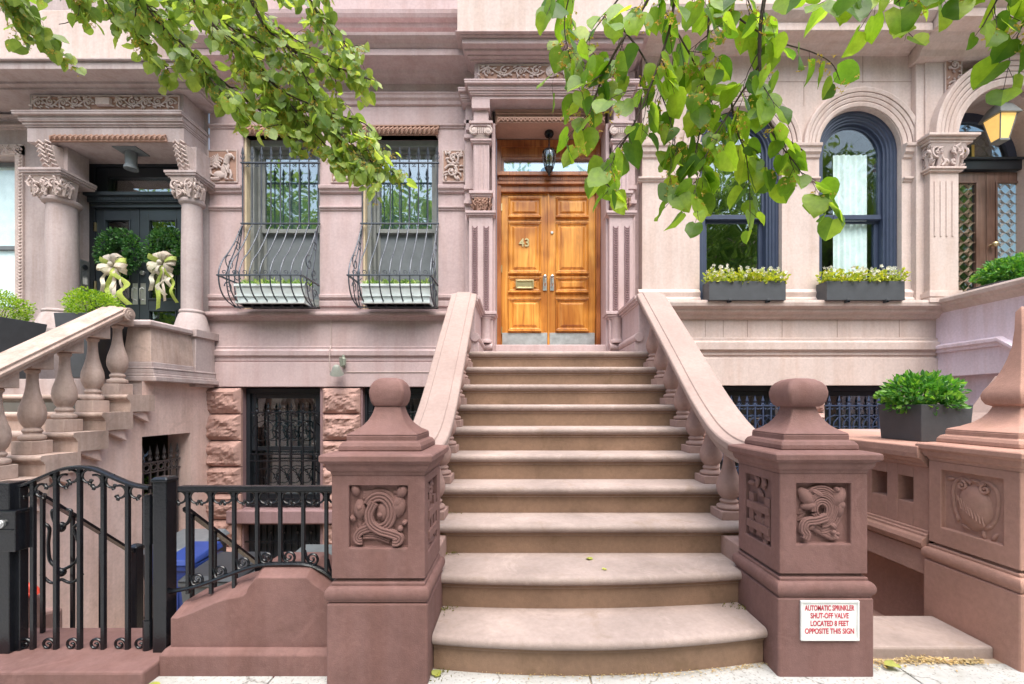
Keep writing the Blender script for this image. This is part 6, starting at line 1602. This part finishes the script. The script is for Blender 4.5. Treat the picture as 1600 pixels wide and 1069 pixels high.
# cheek wall of the stoop of number 41
s41 = thing('stoop', 'stoop with a pale mauve cheek wall rising to the arched portal', 'stoop', (5.8, 5, 0))
XC = 5.42
m = MB(); m.prism_x([(5.66, -1), (5.66, 2.62), (4.55, 2.62), (3.0, 1.5), (2.2, .9), (2.2, -1)], XC+.12, XC+.5); m.prism_x([(5.66, 1.68), (5.66, 2.62), (4.60, 2.62), (4.60, 1.60), (4.87, 1.68)], XC, XC+.121); m.build('cheek_wall', M_CHEEK, s41, .006)
m = MB(); prof = [(0, 2.50), (.03, 2.515), (.05, 2.545), (.09, 2.56), (.10, 2.59), (.14, 2.60), (.15, 2.64), (.14, 2.665), (0, 2.675)]
m.mould_side(4.50, 5.63, XC, -1, prof, .6); m.build('cheek_coping', M_TAN, s41, .004)
m = MB(); pr = [(0, 1.985), (.03, 1.99), (.035, 2.02), (.06, 2.04), (.062, 2.075), (.03, 2.09), (0, 2.10)]
m.mould_side(4.88, 5.63, XC, -1, pr, .02); m.loft([[(XC+.02, 4.88, pr[0][1])] + [(XC-o, 4.88, z) for o, z in pr] + [(XC+.02, 4.88, pr[-1][1])], [(XC+.02, 4.55, pr[0][1]-.24)] + [(XC-o, 4.55, z-.24) for o, z in pr] + [(XC+.02, 4.55, pr[-1][1]-.24)]]); m.build('cheek_moulding', M_CHEEK, s41, .003)
m = MB(); m.box(XC+.5, 8.0, 4.7, 6.6, 1.5, 1.92)
m.build('landing', M_STEP, s41, .006)
for k in range(1, 9):
    m = MB(); m.prism_x(step_profile(4.7-.27*k, 1.92-.19*k, 4.7-.27*(k-1)+.03), XC+.5, 7.6); m.build('step', M_STEP, s41, .004)
pl41 = thing('planter', 'charcoal planter beside the brown portal doors', 'planter', (5.86, 5.15, 2.6))
m = MB(); m.rect([(5.52, 6.3, 4.98, 5.32, 2.676), (5.50, 6.35, 4.95, 5.35, 2.74), (5.53, 6.32, 4.98, 5.32, 2.74), (5.53, 6.32, 4.98, 5.32, 2.71)]); m.build('pot', M_PLANT, pl41, .004)
shrub('leafy_shrub', 'dense green shrub before the brown portal doors', 'shrub', (5.92, 5.13, 2.88), (.42, .30, .19), 4200, .045, M_BUSH, up=.2, shell=.35, zmin=2.73)
# flower boxes of number 41
def flower_box(label, px0_, px1_, plab):
    Yb = 5.42; x0, x1 = PX(px0_, Yb), PX(px1_, Yb); z0, z1 = PZ(469, Yb), PZ(439, Yb)
    t = thing('window_box', label, 'window box', ((x0+x1)/2, Yb+.1, z0), 'slate window boxes of the tan house')
    m = MB(); m.rect([(x0, x1, Yb, Yb+.20, z0), (x0, x1, Yb, Yb+.20, z1), (x0+.015, x1-.015, Yb+.015, Yb+.185, z1), (x0+.015, x1-.015, Yb+.015, Yb+.185, z1-.04)]); m.build('trough', M_PLANT, t, .003)
    m = MB()
    for q in (.27, .77):
        x = x0+(x1-x0)*q; m.box(x-.018, x+.018, Yb-.012, Yb+.2, z0-.03, z0-.002); m.box(x-.018, x+.018, Yb-.012, Yb-.003, z0-.03, z0+.02)
    m.build('bracket', M_PLANT, t, .003)
    f = MB(); p = MB()
    for i in range(1000):
        q = Vector((rnd.uniform(x0-.01, x1+.03), rnd.uniform(Yb-.02, Yb+.2), z1+rnd.uniform(-.02, .155)*(0.65+.35*math.sin(i*.37+q_seed(i)))))
        d = Vector((rnd.gauss(0, .6), rnd.gauss(-.3, .5), rnd.gauss(.4, .5))).normalized(); leaf(f, q, d, rnd.uniform(.035, .06), rnd, .6)
    for i in range(85):
        q = Vector((rnd.uniform(x0+.02, x1), rnd.uniform(Yb-.03, Yb+.15), z1+rnd.uniform(.04, .19)))
        for k in range(5):
            a = 2*PI*k/5+i; leaf(p, q, Vector((math.cos(a), -.5, math.sin(a)+.2)).normalized(), rnd.uniform(.022, .034), rnd, .7)
    g = thing('begonias', plab, 'flowers', ((x0+x1)/2, Yb+.1, z1), 'white begonias in the slate window boxes')
    nf = len(f.f); f.add(p.v, p.f); o = f.build('foliage', M_BEGO, g, recalc=False); o.data.materials.append(M_PETAL)
    for q in o.data.polygons:
        if q.index >= nf: q.material_index = 1
def q_seed(i): return (i*7919 % 13)*.3
flower_box('slate grey window box nearer the wooden doors', 1108, 1228, 'white begonias in the slate window box nearer the wooden doors')
flower_box('slate grey window box nearer the arched portal', 1292, 1414, 'white begonias in the slate window box nearer the arched portal')
for (a, b), lab in ((bw1, 'dark blue iron grille peeping over the stone handrail'), (bw2, 'dark blue iron grille between the newel finial and the square planter')):
    basement_grille(lab, a-.02, b+.02, .1, 1.3, Y41-.02, 8, [PZ(634, 5.63), .70, .62, .15], paint('blue_iron', (.05, .07, .13), .4, .2, .2), PZ(634, 5.63)-.006)
# ------------------------------------------------------------------ ground
m = MB(); 
def slab(x0, x1, y0, y1): m.box(x0, x1, y0, y1, -.15, 0)
xs = [-14, -8.4, -6.6, -4.8, -2.9, -1.2, .35, 1.93, 3.6, 5.4, 7.2, 14]
ysl = [-3.4, -1.9, -.4, 1.1, 2.246]
for i in range(len(xs)-1):
    for j in range(len(ysl)-1): slab(xs[i]+.004, xs[i+1]-.004, ysl[j]+.004, ysl[j+1]-.004)
struct(m.build('sidewalk', M_CONC, None, .004))
m = MB(); m.box(-14, 14, -3.6, 2.3, -.35, -.012); m.box(-.42, 1.26, 2.24, 2.6, -.3, -.002); m.box(1.744, 2.5, 2.24, 2.29, -.3, -.003); struct(m.build('pavement', M_FLOOR))
m = MB(); m.box(-60, 60, -3.56, -3.41, -.4, .0); struct(m.build('kerb', M_CONC, None, .01))
m = MB(); m.add([(-150, -150, -.16), (150, -150, -.16), (150, -3.56, -.16), (-150, -3.56, -.16)], [(0, 1, 2, 3)]); struct(m.build('road', M_ASPH))
m = MB(); m.add([(-150, 2.0, -1.02), (150, 2.0, -1.02), (150, 120, -1.02), (-150, 120, -1.02)], [(0, 1, 2, 3)]); struct(m.build('ground', M_FLOOR))
# litter : linden bracts swept along the slab, fallen leaves on the steps and pavement
M_BRACT = leafmat('dry_bracts', (.42, .28, .12), (.55, .40, .20), (.66, .52, .30), .1, (1, 1, 1), .7)
m = MB()
for i in range(900):
    u = rnd.random(); x = 1.78+(2.40-1.78)*u; sp_ = .028 if u < .75 else .018
    y = 2.265-abs(rnd.gauss(0, sp_))-.012*math.sin(u*9)
    if rnd.random() < .25 and u < .35: continue
    a = rnd.uniform(0, 6.28); leaf(m, Vector((x, y, .006+rnd.random()*.012)), Vector((math.cos(a), math.sin(a), rnd.gauss(0, .2))).normalized(), rnd.uniform(.008, .022), rnd, .35, Vector((rnd.gauss(0, .3), rnd.gauss(0, .3), 1)))
for i in range(420):
    x = rnd.uniform(-.42, 1.30); t = (x-.42)/.85; y = 2.15+.10*t*t-abs(rnd.gauss(0, .022))-.004
    a = rnd.uniform(0, 6.28); leaf(m, Vector((x, y, .004+rnd.random()*.006)), Vector((math.cos(a), math.sin(a), rnd.gauss(0, .15))).normalized(), rnd.uniform(.006, .016), rnd, .4, Vector((0, 0, 1)))
o = m.build('bract_litter', M_BRACT, None, recalc=False); tag(o, 'dry tan linden bracts swept along the foot of the steps and slab', 'litter', None, 'stuff')
def linden_leaf_shape(mb, p, d, nrm, s, r):
    a = d.cross(nrm).normalized(); n = a.cross(d).normalized()
    fold = r.uniform(-.05, .55); curl = r.uniform(-.2, .55); tw = r.uniform(-.45, .45)
    O = [(0.02, .0), (-.11, .20), (-.05, .40), (.13, .53), (.36, .545), (.58, .46), (.77, .32), (.90, .15)]
    V = []
    def P(u, v):
        h = fold*abs(v)*.9 - curl*u*u*.5 + tw*v*u + .02*math.sin(9*u+7*v)
        return tuple(p + d*(u*s) + a*(v*s) + n*(h*s))
    V = [P(0, 0), P(.28, 0), P(.56, 0), P(.80, 0), P(1.02, 0)]
    q1, q2 = r.uniform(.88, 1.1), r.uniform(.88, 1.1); J = lambda: r.gauss(0, .022)
    Lh = [P(u+J(), v*q1+J()) for u, v in O[1:]]; Rh = [P(u+J(), -v*q2+J()) for u, v in O[1:]]
    V += Lh + Rh
    l = lambda i: 5+i; q = lambda i: 5+len(Lh)+i
    fs = []
    for g in (l, q):
        fs += [(0, g(0), g(1)), (0, g(1), 1), (1, g(1), g(2)), (1, g(2), g(3)), (1, g(3), 2), (2, g(3), g(4)), (2, g(4), 3), (3, g(4), g(5)), (3, g(5), g(6)), (3, g(6), 4)]
    mb.add(V, fs)
mo = MB()
for (cx_, cy_, cz_, n_, sx_, sy_) in ((-.40, 2.44, .19, 60, .03, .03), (-.385, 2.20, .0, 110, .03, .05), (1.235, 2.48, .19, 60, .03, .03), (1.22, 2.33, .0, 60, .05, .03), (-.43, 2.78, .38, 40, .03, .02), (-.47, 3.06, .57, 30, .03, .02)):
    for i in range(n_): leaf(mo, Vector((cx_+rnd.gauss(0, sx_), cy_+rnd.gauss(0, sy_)-.01, cz_+.004)), Vector((rnd.gauss(0, .6), rnd.gauss(-.2, .6), rnd.uniform(.3, 1))).normalized(), rnd.uniform(.006, .016), rnd, .5)
o = mo.build('moss', leafmat('moss', (.10, .10, .02), (.16, .15, .03), (.22, .20, .05), .1, (1, 1, 1), .9), None, recalc=False); tag(o, 'mossy weeds growing in the corners of the lowest steps', 'moss', None, 'stuff')
M_FALL = leafmat('fallen_leaf', (.45, .42, .04), (.35, .40, .10), (.50, .40, .12), .2, (1, 1, .8), .6)
for lab, p, s, a in (('small green leaf lying on the middle of a lower tread', (.085, 3.42, .763), .05, .3), ('pale curled leaf on the tread above the bottom two', (.44, 2.66, .386), .035, 2.0), ('yellow leaf at the foot of the newel next to the fence', (-.41, 2.13, .008), .045, 1.0), ('green leaf on the pavement below the gate threshold', (-2.02, 2.06, .008), .06, .2), ('yellow leaf on the pavement below the gate threshold', (-1.72, 2.05, .008), .045, 2.2), ('curled yellow leaf in the corner by the sign-bearing newel', (1.86, 2.2, .012), .06, -.5), ('dark green leaf tucked against the sign-bearing newel plinth', (1.765, 2.21, .02), .06, 1.9), ('tiny brown leaf on the bottom curved tread', (.49, 2.50, .386), .025, .8)):
    mb = MB(); linden_leaf_shape(mb, Vector(p), Vector((math.cos(a), math.sin(a), .12)).normalized(), Vector((.2, .1, 1)), s, rnd); o = mb.build('fallen_leaf', M_FALL, None, recalc=False, smooth=60); tag(o, lab, 'leaf')
# ------------------------------------------------------------------ lindens overhanging the pavement
def W(px, py, Y): return Vector((PX(px, Y), Y, PZ(py, Y)))
def flower_cluster(mb, p, r, s):
    for _ in range(9):
        q = p+Vector((r.gauss(0, s), r.gauss(0, s), -abs(r.gauss(0, s))))
        for k in range(4):
            leaf(mb, q, Vector((r.gauss(0, 1), r.gauss(0, 1), r.gauss(0, 1))).normalized(), s*.55, r, .5)
def linden(label, trunk, limbs, guides, leafmat_, size, seed, dens, gap, tl=(1.6, 4.2), drp=.30):
    r = random.Random(seed)
    t = thing('linden_tree', label, 'tree', tuple(trunk[0]), 'street lindens')
    m = MB(); m.tube(smoothline([Vector(p) for p in trunk], 6), .17, 14, .11); m.build('trunk', M_BARK, t, smooth=60)
    m = MB()
    for l in limbs: m.tube(smoothline([Vector(p) for p in l], 6), .05, 10, .018)
    m.build('limb', M_BARK, t, smooth=60)
    br = MB(); lf = MB(); fl = MB()
    def leaves_along(path, step, droop):
        acc = 0; side = 1
        for i in range(1, len(path)):
            acc += (path[i]-path[i-1]).length
            if acc < step: continue
            acc = 0; side = -side
            tdir = (path[i]-path[max(0, i-2)]).normalized()
            for _k in range(1):
                lat = tdir.cross(Vector((0, -1, 0.2)))
                if lat.length < .1: lat = Vector((1, 0, 0))
                d = (tdir*.5+lat.normalized()*side*.7+Vector((r.gauss(0, .35), r.gauss(0, .45), r.gauss(0, .3)-droop))).normalized()
                pet = path[i]+d*size*.35+Vector((0, 0, -size*.12))
                br.tube([path[i], pet], .0011*size/.085, 4)
                nrm = Vector((r.gauss(0, .55), r.gauss(-.55, .6), r.gauss(.75, .45)))
                dd = (d+Vector((0, r.gauss(0, .2), -.45))).normalized()
                linden_leaf_shape(lf, pet, dd, nrm, size*(r.uniform(.75, 1.2) if r.random() < .8 else r.uniform(.4, .75)), r)
            if r.random() < .26: flower_cluster(fl, path[i]+Vector((0, -size*.2, -size*.5)), r, size*.24)
    for g in guides:
        pts, dn, rad = g[0], g[1], g[2]
        path = [v for v in smoothline([W(*p) for p in pts], 8)]
        br.tube(path, rad, 7, rad*.3)
        if dn <= 0: continue
        tot = 0; nxt = gap*.3
        for i in range(1, len(path)):
            seg = path[i]-path[i-1]; tot += seg.length
            if tot >= nxt:
                nxt += gap*r.uniform(.6, 1.3)/dn
                tdir = seg.normalized()
                for _ in range(r.choice((1, 2))):
                    d = (tdir*r.uniform(.3, 1.0)+Vector((r.gauss(0, .6), r.gauss(0, .65), r.gauss(0, .4)-drp))).normalized()
                    ln = size*r.uniform(*tl)
                    q = path[i]; tw = [q]
                    for s_ in range(6):
                        d = (d+Vector((r.gauss(0, .12), r.gauss(0, .12), -.10))).normalized(); q = q+d*ln/6; tw.append(q)
                    br.tube(tw, rad*.32, 5, rad*.12)
                    leaves_along(smoothline(tw, 3), size*dens, .5)
        leaves_along(path[len(path)//3:], size*dens*1.1, .55)
    br.build('branch', M_BARK, t, smooth=60)
    lf.build('crown', leafmat_, t, recalc=False, smooth=50)
    fl.build('blossom', M_FLOW, t, recalc=False)
    return t
YL = 2.45
GL = [
 ([(90, -88, 2.5), (150, -48, 2.5), (210, -3, 2.55), (255, 42, 2.6), (290, 82, 2.6)], 1.5, .006),
 ([(300, -88, 2.8), (350, -38, 2.8), (395, 7, 2.8), (440, 47, 2.85), (480, 72, 2.9), (520, 92, 2.9)], 1.5, .007),
 ([(330, 32, 2.6), (365, 82, 2.6), (410, 132, 2.62), (455, 172, 2.65), (500, 187, 2.7)], 1.4, .006),
 ([(200, -78, 2.7), (260, -38, 2.7), (330, -8, 2.75), (390, 22, 2.8)], 1.5, .006),
 ([(150, -88, 2.1), (200, -23, 2.2), (262, 52, 2.35), (305, 92, 2.4), (360, 137, 2.5), (420, 182, 2.55), (465, 212, 2.6)], 1.5, .012),
 ([(330, -108, 2.2), (378, -33, 2.3), (410, 34, 2.4), (455, 77, 2.5), (505, 100, 2.6), (545, 112, 2.65), (580, 125, 2.7)], 1.5, .013),
 ([(448, 70, 2.5), (478, 122, 2.5), (500, 172, 2.55), (540, 217, 2.6), (580, 247, 2.62), (612, 268, 2.65)], 1.5, .007),
 ([(420, -78, 2.3), (470, -23, 2.4), (500, 27, 2.5), (530, 67, 2.6), (555, 102, 2.65)], 1.3, .007),
 ([(70, -78, 2.0), (110, -28, 2.1), (170, -8, 2.2), (205, 32, 2.3), (235, 77, 2.35), (262, 107, 2.4)], 1.5, .008),
 ([(-70, -58, 2.0), (-20, -23, 2.1), (20, 17, 2.2), (55, 47, 2.3), (92, 80, 2.35)], 1.3, .006),
 ([(-60, -88, 2.0), (-15, -48, 2.1), (15, -8, 2.15), (40, 32, 2.2)], 1.2, .005),
 ([(235, -78, 2.2), (300, -3, 2.3), (350, 57, 2.4), (400, 97, 2.5), (445, 152, 2.55), (490, 207, 2.6), (540, 257, 2.65)], 1.5, .008),
 ([(480, -78, 2.3), (500, -38, 2.4), (512, -16, 2.45)], .9, .005),
 ([(280, 62, 2.35), (320, 112, 2.4), (350, 147, 2.42), (375, 172, 2.45)], 1.4, .006),
 ([(180, -88, 2.4), (240, -28, 2.5), (320, 22, 2.6), (400, 62, 2.7), (470, 122, 2.8), (520, 172, 2.85)], 1.5, .009),
 ([(280, -88, 2.6), (340, -18, 2.65), (400, 32, 2.7), (450, 102, 2.75)], 1.4, .008),
 ([(400, 102, 2.5), (440, 142, 2.55), (520, 177, 2.6), (575, 197, 2.65), (600, 242, 2.7)], 1.3, .006),
 ([(120, -68, 2.3), (180, -28, 2.35), (240, 12, 2.4), (300, 42, 2.45)], 1.4, .007),
 ([(350, -88, 2.5), (420, -38, 2.55), (470, -8, 2.6), (510, 32, 2.65), (545, 77, 2.7)], 1.3, .007),
 ([(137, -58, 2.3), (139, -16, 2.3), (133, 0, 2.3), (118, 20, 2.3), (108, 34, 2.3), (92, 38, 2.3)], 0, .005),
 ([(130, 4, 2.3), (146, 20, 2.3), (162, 24, 2.3)], 0, .0028),
 ([(500, 162, 2.6), (520, 202, 2.6), (545, 234, 2.6), (600, 260, 2.62)], 1.3, .005),
 ([(560, 202, 2.62), (585, 234, 2.62), (590, 272, 2.62), (582, 294, 2.62)], 1.0, .004),
]
linden('linden branches with small leaves hanging across the black doors and window grilles', [(-3.3, -.9, 0), (-3.25, -.9, 1.6), (-3.1, -.85, 3.2), (-2.9, -.8, 5.0)], [[(-3.05, -.85, 3.3), (-2.9, .2, 3.9), (-2.5, 1.3, 4.1), tuple(W(150, -88, 2.1))], [(-3.0, -.82, 4.0), (-2.4, .3, 4.4), (-1.9, 1.3, 4.4), tuple(W(330, -108, 2.2))], [(-3.05, -.85, 3.6), (-3.0, .6, 3.9), tuple(W(70, -78, 2.0))], [(-2.95, -.85, 4.4), (-2.2, .6, 4.7), tuple(W(480, -78, 2.3))], [(-3.1, -.85, 3.1), (-3.2, .6, 3.6), tuple(W(-70, -58, 2.0))]], GL, M_LEAF1, .058, 5, .46, .068, (1.0, 3.2), .05)
GR = [
 ([(1040, -70, 1.45), (1012, 0, 1.5), (965, 75, 1.52), (938, 130, 1.55), (918, 185, 1.55), (903, 225, 1.55)], .8, .006),
 ([(905, -60, 1.5), (888, 0, 1.52), (882, 45, 1.55), (893, 100, 1.55), (905, 140, 1.55)], .6, .003),
 ([(1070, -60, 1.5), (1056, -10, 1.5), (1046, 45, 1.5), (1022, 120, 1.5), (990, 195, 1.52), (960, 245, 1.55), (940, 280, 1.55)], .7, .006),
 ([(1112, -60, 1.6), (1108, 20, 1.6), (1104, 90, 1.6), (1098, 160, 1.6), (1092, 215, 1.6), (1080, 260, 1.6)], .7, .005),
 ([(1212, -80, 1.45), (1194, 0, 1.48), (1187, 60, 1.5), (1188, 115, 1.5), (1197, 175, 1.52), (1212, 205, 1.54), (1240, 225, 1.55), (1258, 238, 1.56)], .75, .0075),
 ([(1187, 100, 1.5), (1165, 135, 1.52), (1140, 175, 1.55), (1115, 215, 1.56), (1096, 265, 1.56), (1082, 310, 1.56)], .75, .004),
 ([(1090, -50, 1.55), (1130, 5, 1.55), (1170, 40, 1.55), (1215, 65, 1.55), (1270, 82, 1.55), (1300, 100, 1.55), (1312, 125, 1.55)], .12, .004),
 ([(1430, -90, 1.4), (1395, -45, 1.4), (1350, -15, 1.4), (1305, 5, 1.4)], 1.0, .005),
 ([(1480, -90, 1.4), (1455, -50, 1.4), (1425, -20, 1.4), (1400, 5, 1.4)], .9, .005),
 ([(1610, -110, 1.3), (1585, -60, 1.3), (1560, -5, 1.3), (1535, 42, 1.3)], 1.0, .005),
 ([(1680, -100, 1.3), (1640, -50, 1.3), (1612, 5, 1.3), (1592, 52, 1.3)], 1.0, .005),
 ([(1540, -90, 1.3), (1515, -50, 1.3), (1500, -10, 1.3)], .8, .004),
 ([(1005, -60, 1.55), (965, 0, 1.58), (930, 45, 1.6), (905, 85, 1.6)], .7, .004),
 ([(1140, 140, 1.6), (1150, 200, 1.6), (1165, 240, 1.6), (1170, 285, 1.6)], .9, .004),
 ([(1205, 205, 1.54), (1222, 230, 1.55), (1242, 255, 1.55), (1255, 275, 1.55)], .8, .0035),
 ([(1040, 20, 1.6), (1075, 80, 1.62), (1100, 130, 1.65), (1120, 180, 1.65)], .8, .004),
 ([(960, 30, 1.6), (1000, 80, 1.6), (1030, 140, 1.62), (1050, 200, 1.62), (1048, 245, 1.62)], .6, .004),
 ([(935, 270, 1.55), (950, 290, 1.55), (962, 300, 1.55)], .6, .003),
 ([(1150, -60, 1.6), (1165, -10, 1.6), (1180, 30, 1.6)], 1.2, .004),
 ([(860, -60, 1.6), (872, -20, 1.6), (868, 8, 1.6)], .7, .003),
]
linden('linden branches with large sunlit leaves drooping over the tan house', [(2.9, -1.0, 0), (2.85, -1.0, 1.6), (2.6, -.95, 3.0), (2.3, -.8, 4.6)], [[(2.55, -.95, 3.1), (1.8, .2, 3.5), (1.1, 1.0, 3.3), tuple(W(1212, -80, 1.45))], [(2.5, -.9, 3.4), (1.5, .4, 3.7), (.8, 1.2, 3.5), tuple(W(1040, -70, 1.45))], [(2.6, -.95, 2.9), (2.1, .2, 3.3), tuple(W(1430, -90, 1.4))], [(2.6, -.95, 2.8), (2.2, .1, 3.0), tuple(W(1610, -110, 1.3))]], GR, M_LEAF2, .073, 9, .54, .105, (1.2, 2.9), .15)
# trees and houses across the street, seen only as reflections in the glass
def far_tree(label, x, y, h, seed):
    r = random.Random(seed); t = thing('street_tree', label, 'tree', (x, y, 0), 'trees across the street')
    m = MB(); m.tube(smoothline([(x, y, -.1), (x+.1, y, 2.5), (x-.1, y+.1, h*.7)], 5), .2, 10, .1)
    for k in range(6):
        a = k*1.05; m.tube(smoothline([(x, y, 2.6+.3*k), (x+1.0*math.cos(a), y+1.0*math.sin(a), 3.6+.4*k), (x+2.1*math.cos(a), y+2.0*math.sin(a), 4.6+.4*k)], 4), .07, 7, .02)
    m.build('trunk', M_BARK, t, smooth=60)
    m = MB()
    for k in range(60):
        a = r.uniform(0, 6.28); q = r.uniform(.4, 3.0); c = (x+q*math.cos(a), y+q*math.sin(a), 3.6+r.uniform(0, h-3.6))
        leaf_cloud(m, c, (1.2, 1.2, 1.0), 120, .30, seedr=r, shell=.3)
    m.build('crown', M_FAR, t, recalc=False)
for i, (x, y, h) in enumerate(((-19, -10.5, 12), (-13, -10, 12.5), (-7.5, -10.5, 12), (-1.6, -11, 12.8), (4.6, -10.5, 12.2), (10.5, -10.5, 12.6), (16.0, -10.5, 13), (21.5, -10, 13), (27, -10, 13))):
    far_tree('tall street tree across the road, mirrored in the window glass', x, y, h, 40+i)
for i, x in enumerate((-21, -15, -9, -3, 3, 9, 15, 21, 27)):
    hh = thing('row_house', 'dark red row house across the street, mirrored faintly in the window glass', 'house', (x, -17, 0), 'houses across the street')
    m = MB(); m.box(x-2.98, x+2.98, -21, -17, 0, 12+.4*(i % 2)); m.box(x-3.0, x+3.0, -17.4, -16.5, 12+.4*(i % 2), 12.6+.4*(i % 2)); m.build('wall', M_ROCK, hh)
    for zf in (2.2, 5.5, 8.6):
        for dx in (-1.9, 0, 1.9):
            m = MB(); frame_rect(m, x+dx-.5, x+dx+.5, zf, zf+2.1, -17.0, -16.93, .08); m.box(x+dx-.42, x+dx+.42, -16.99, -16.97, zf+.08, zf+2.02); m.build('window', M_SILV, hh)
# ------------------------------------------------------------------ light, sky, camera
w = bpy.data.worlds.new('World'); S.world = w; w.use_nodes = True
nt = w.node_tree; bg = nt.nodes['Background']
sky = nt.nodes.new('ShaderNodeTexSky'); sky.sky_type = 'NISHITA'; sky.sun_disc = False
SUN_EL, SUN_AZ = 64, 165          # azimuth measured from +Y towards +X
sky.sun_elevation = math.radians(SUN_EL); sky.sun_rotation = math.radians(SUN_AZ)
sky.air_density = 1.6; sky.dust_density = 3.5; sky.ozone_density = 1.0
nt.links.new(sky.outputs[0], bg.inputs['Color']); bg.inputs['Strength'].default_value = .13
ld = bpy.data.lights.new('sun', 'SUN'); ld.energy = 2.6; ld.angle = math.radians(62); ld.color = (1, .97, .93)
lo = bpy.data.objects.new('sun', ld); C.objects.link(lo)
el, az = math.radians(SUN_EL), math.radians(SUN_AZ)
dirv = Vector((math.sin(az)*math.cos(el), math.cos(az)*math.cos(el), math.sin(el)))
lo.rotation_euler = dirv.to_track_quat('Z', 'Y').to_euler(); lo.location = dirv*20
cd = bpy.data.cameras.new('camera'); co = bpy.data.objects.new('camera', cd); C.objects.link(co)
co.location = (0, 0, EYE); co.rotation_euler = (PI/2, 0, 0)
cd.sensor_fit = 'HORIZONTAL'; cd.sensor_width = 36; cd.lens = 36*F/1600
cd.shift_x = -10/1600; cd.shift_y = 96.5/1600; cd.clip_start = .05; cd.clip_end = 500
S.camera = co
S.view_settings.view_transform = 'Standard'; S.view_settings.look = 'None'; S.view_settings.gamma = 1; S.view_settings.exposure = 1.27
S.cycles.max_bounces = 8; S.cycles.diffuse_bounces = 4; S.cycles.transparent_max_bounces = 12; S.cycles.use_denoising = True
S.cycles.sample_clamp_indirect = 8
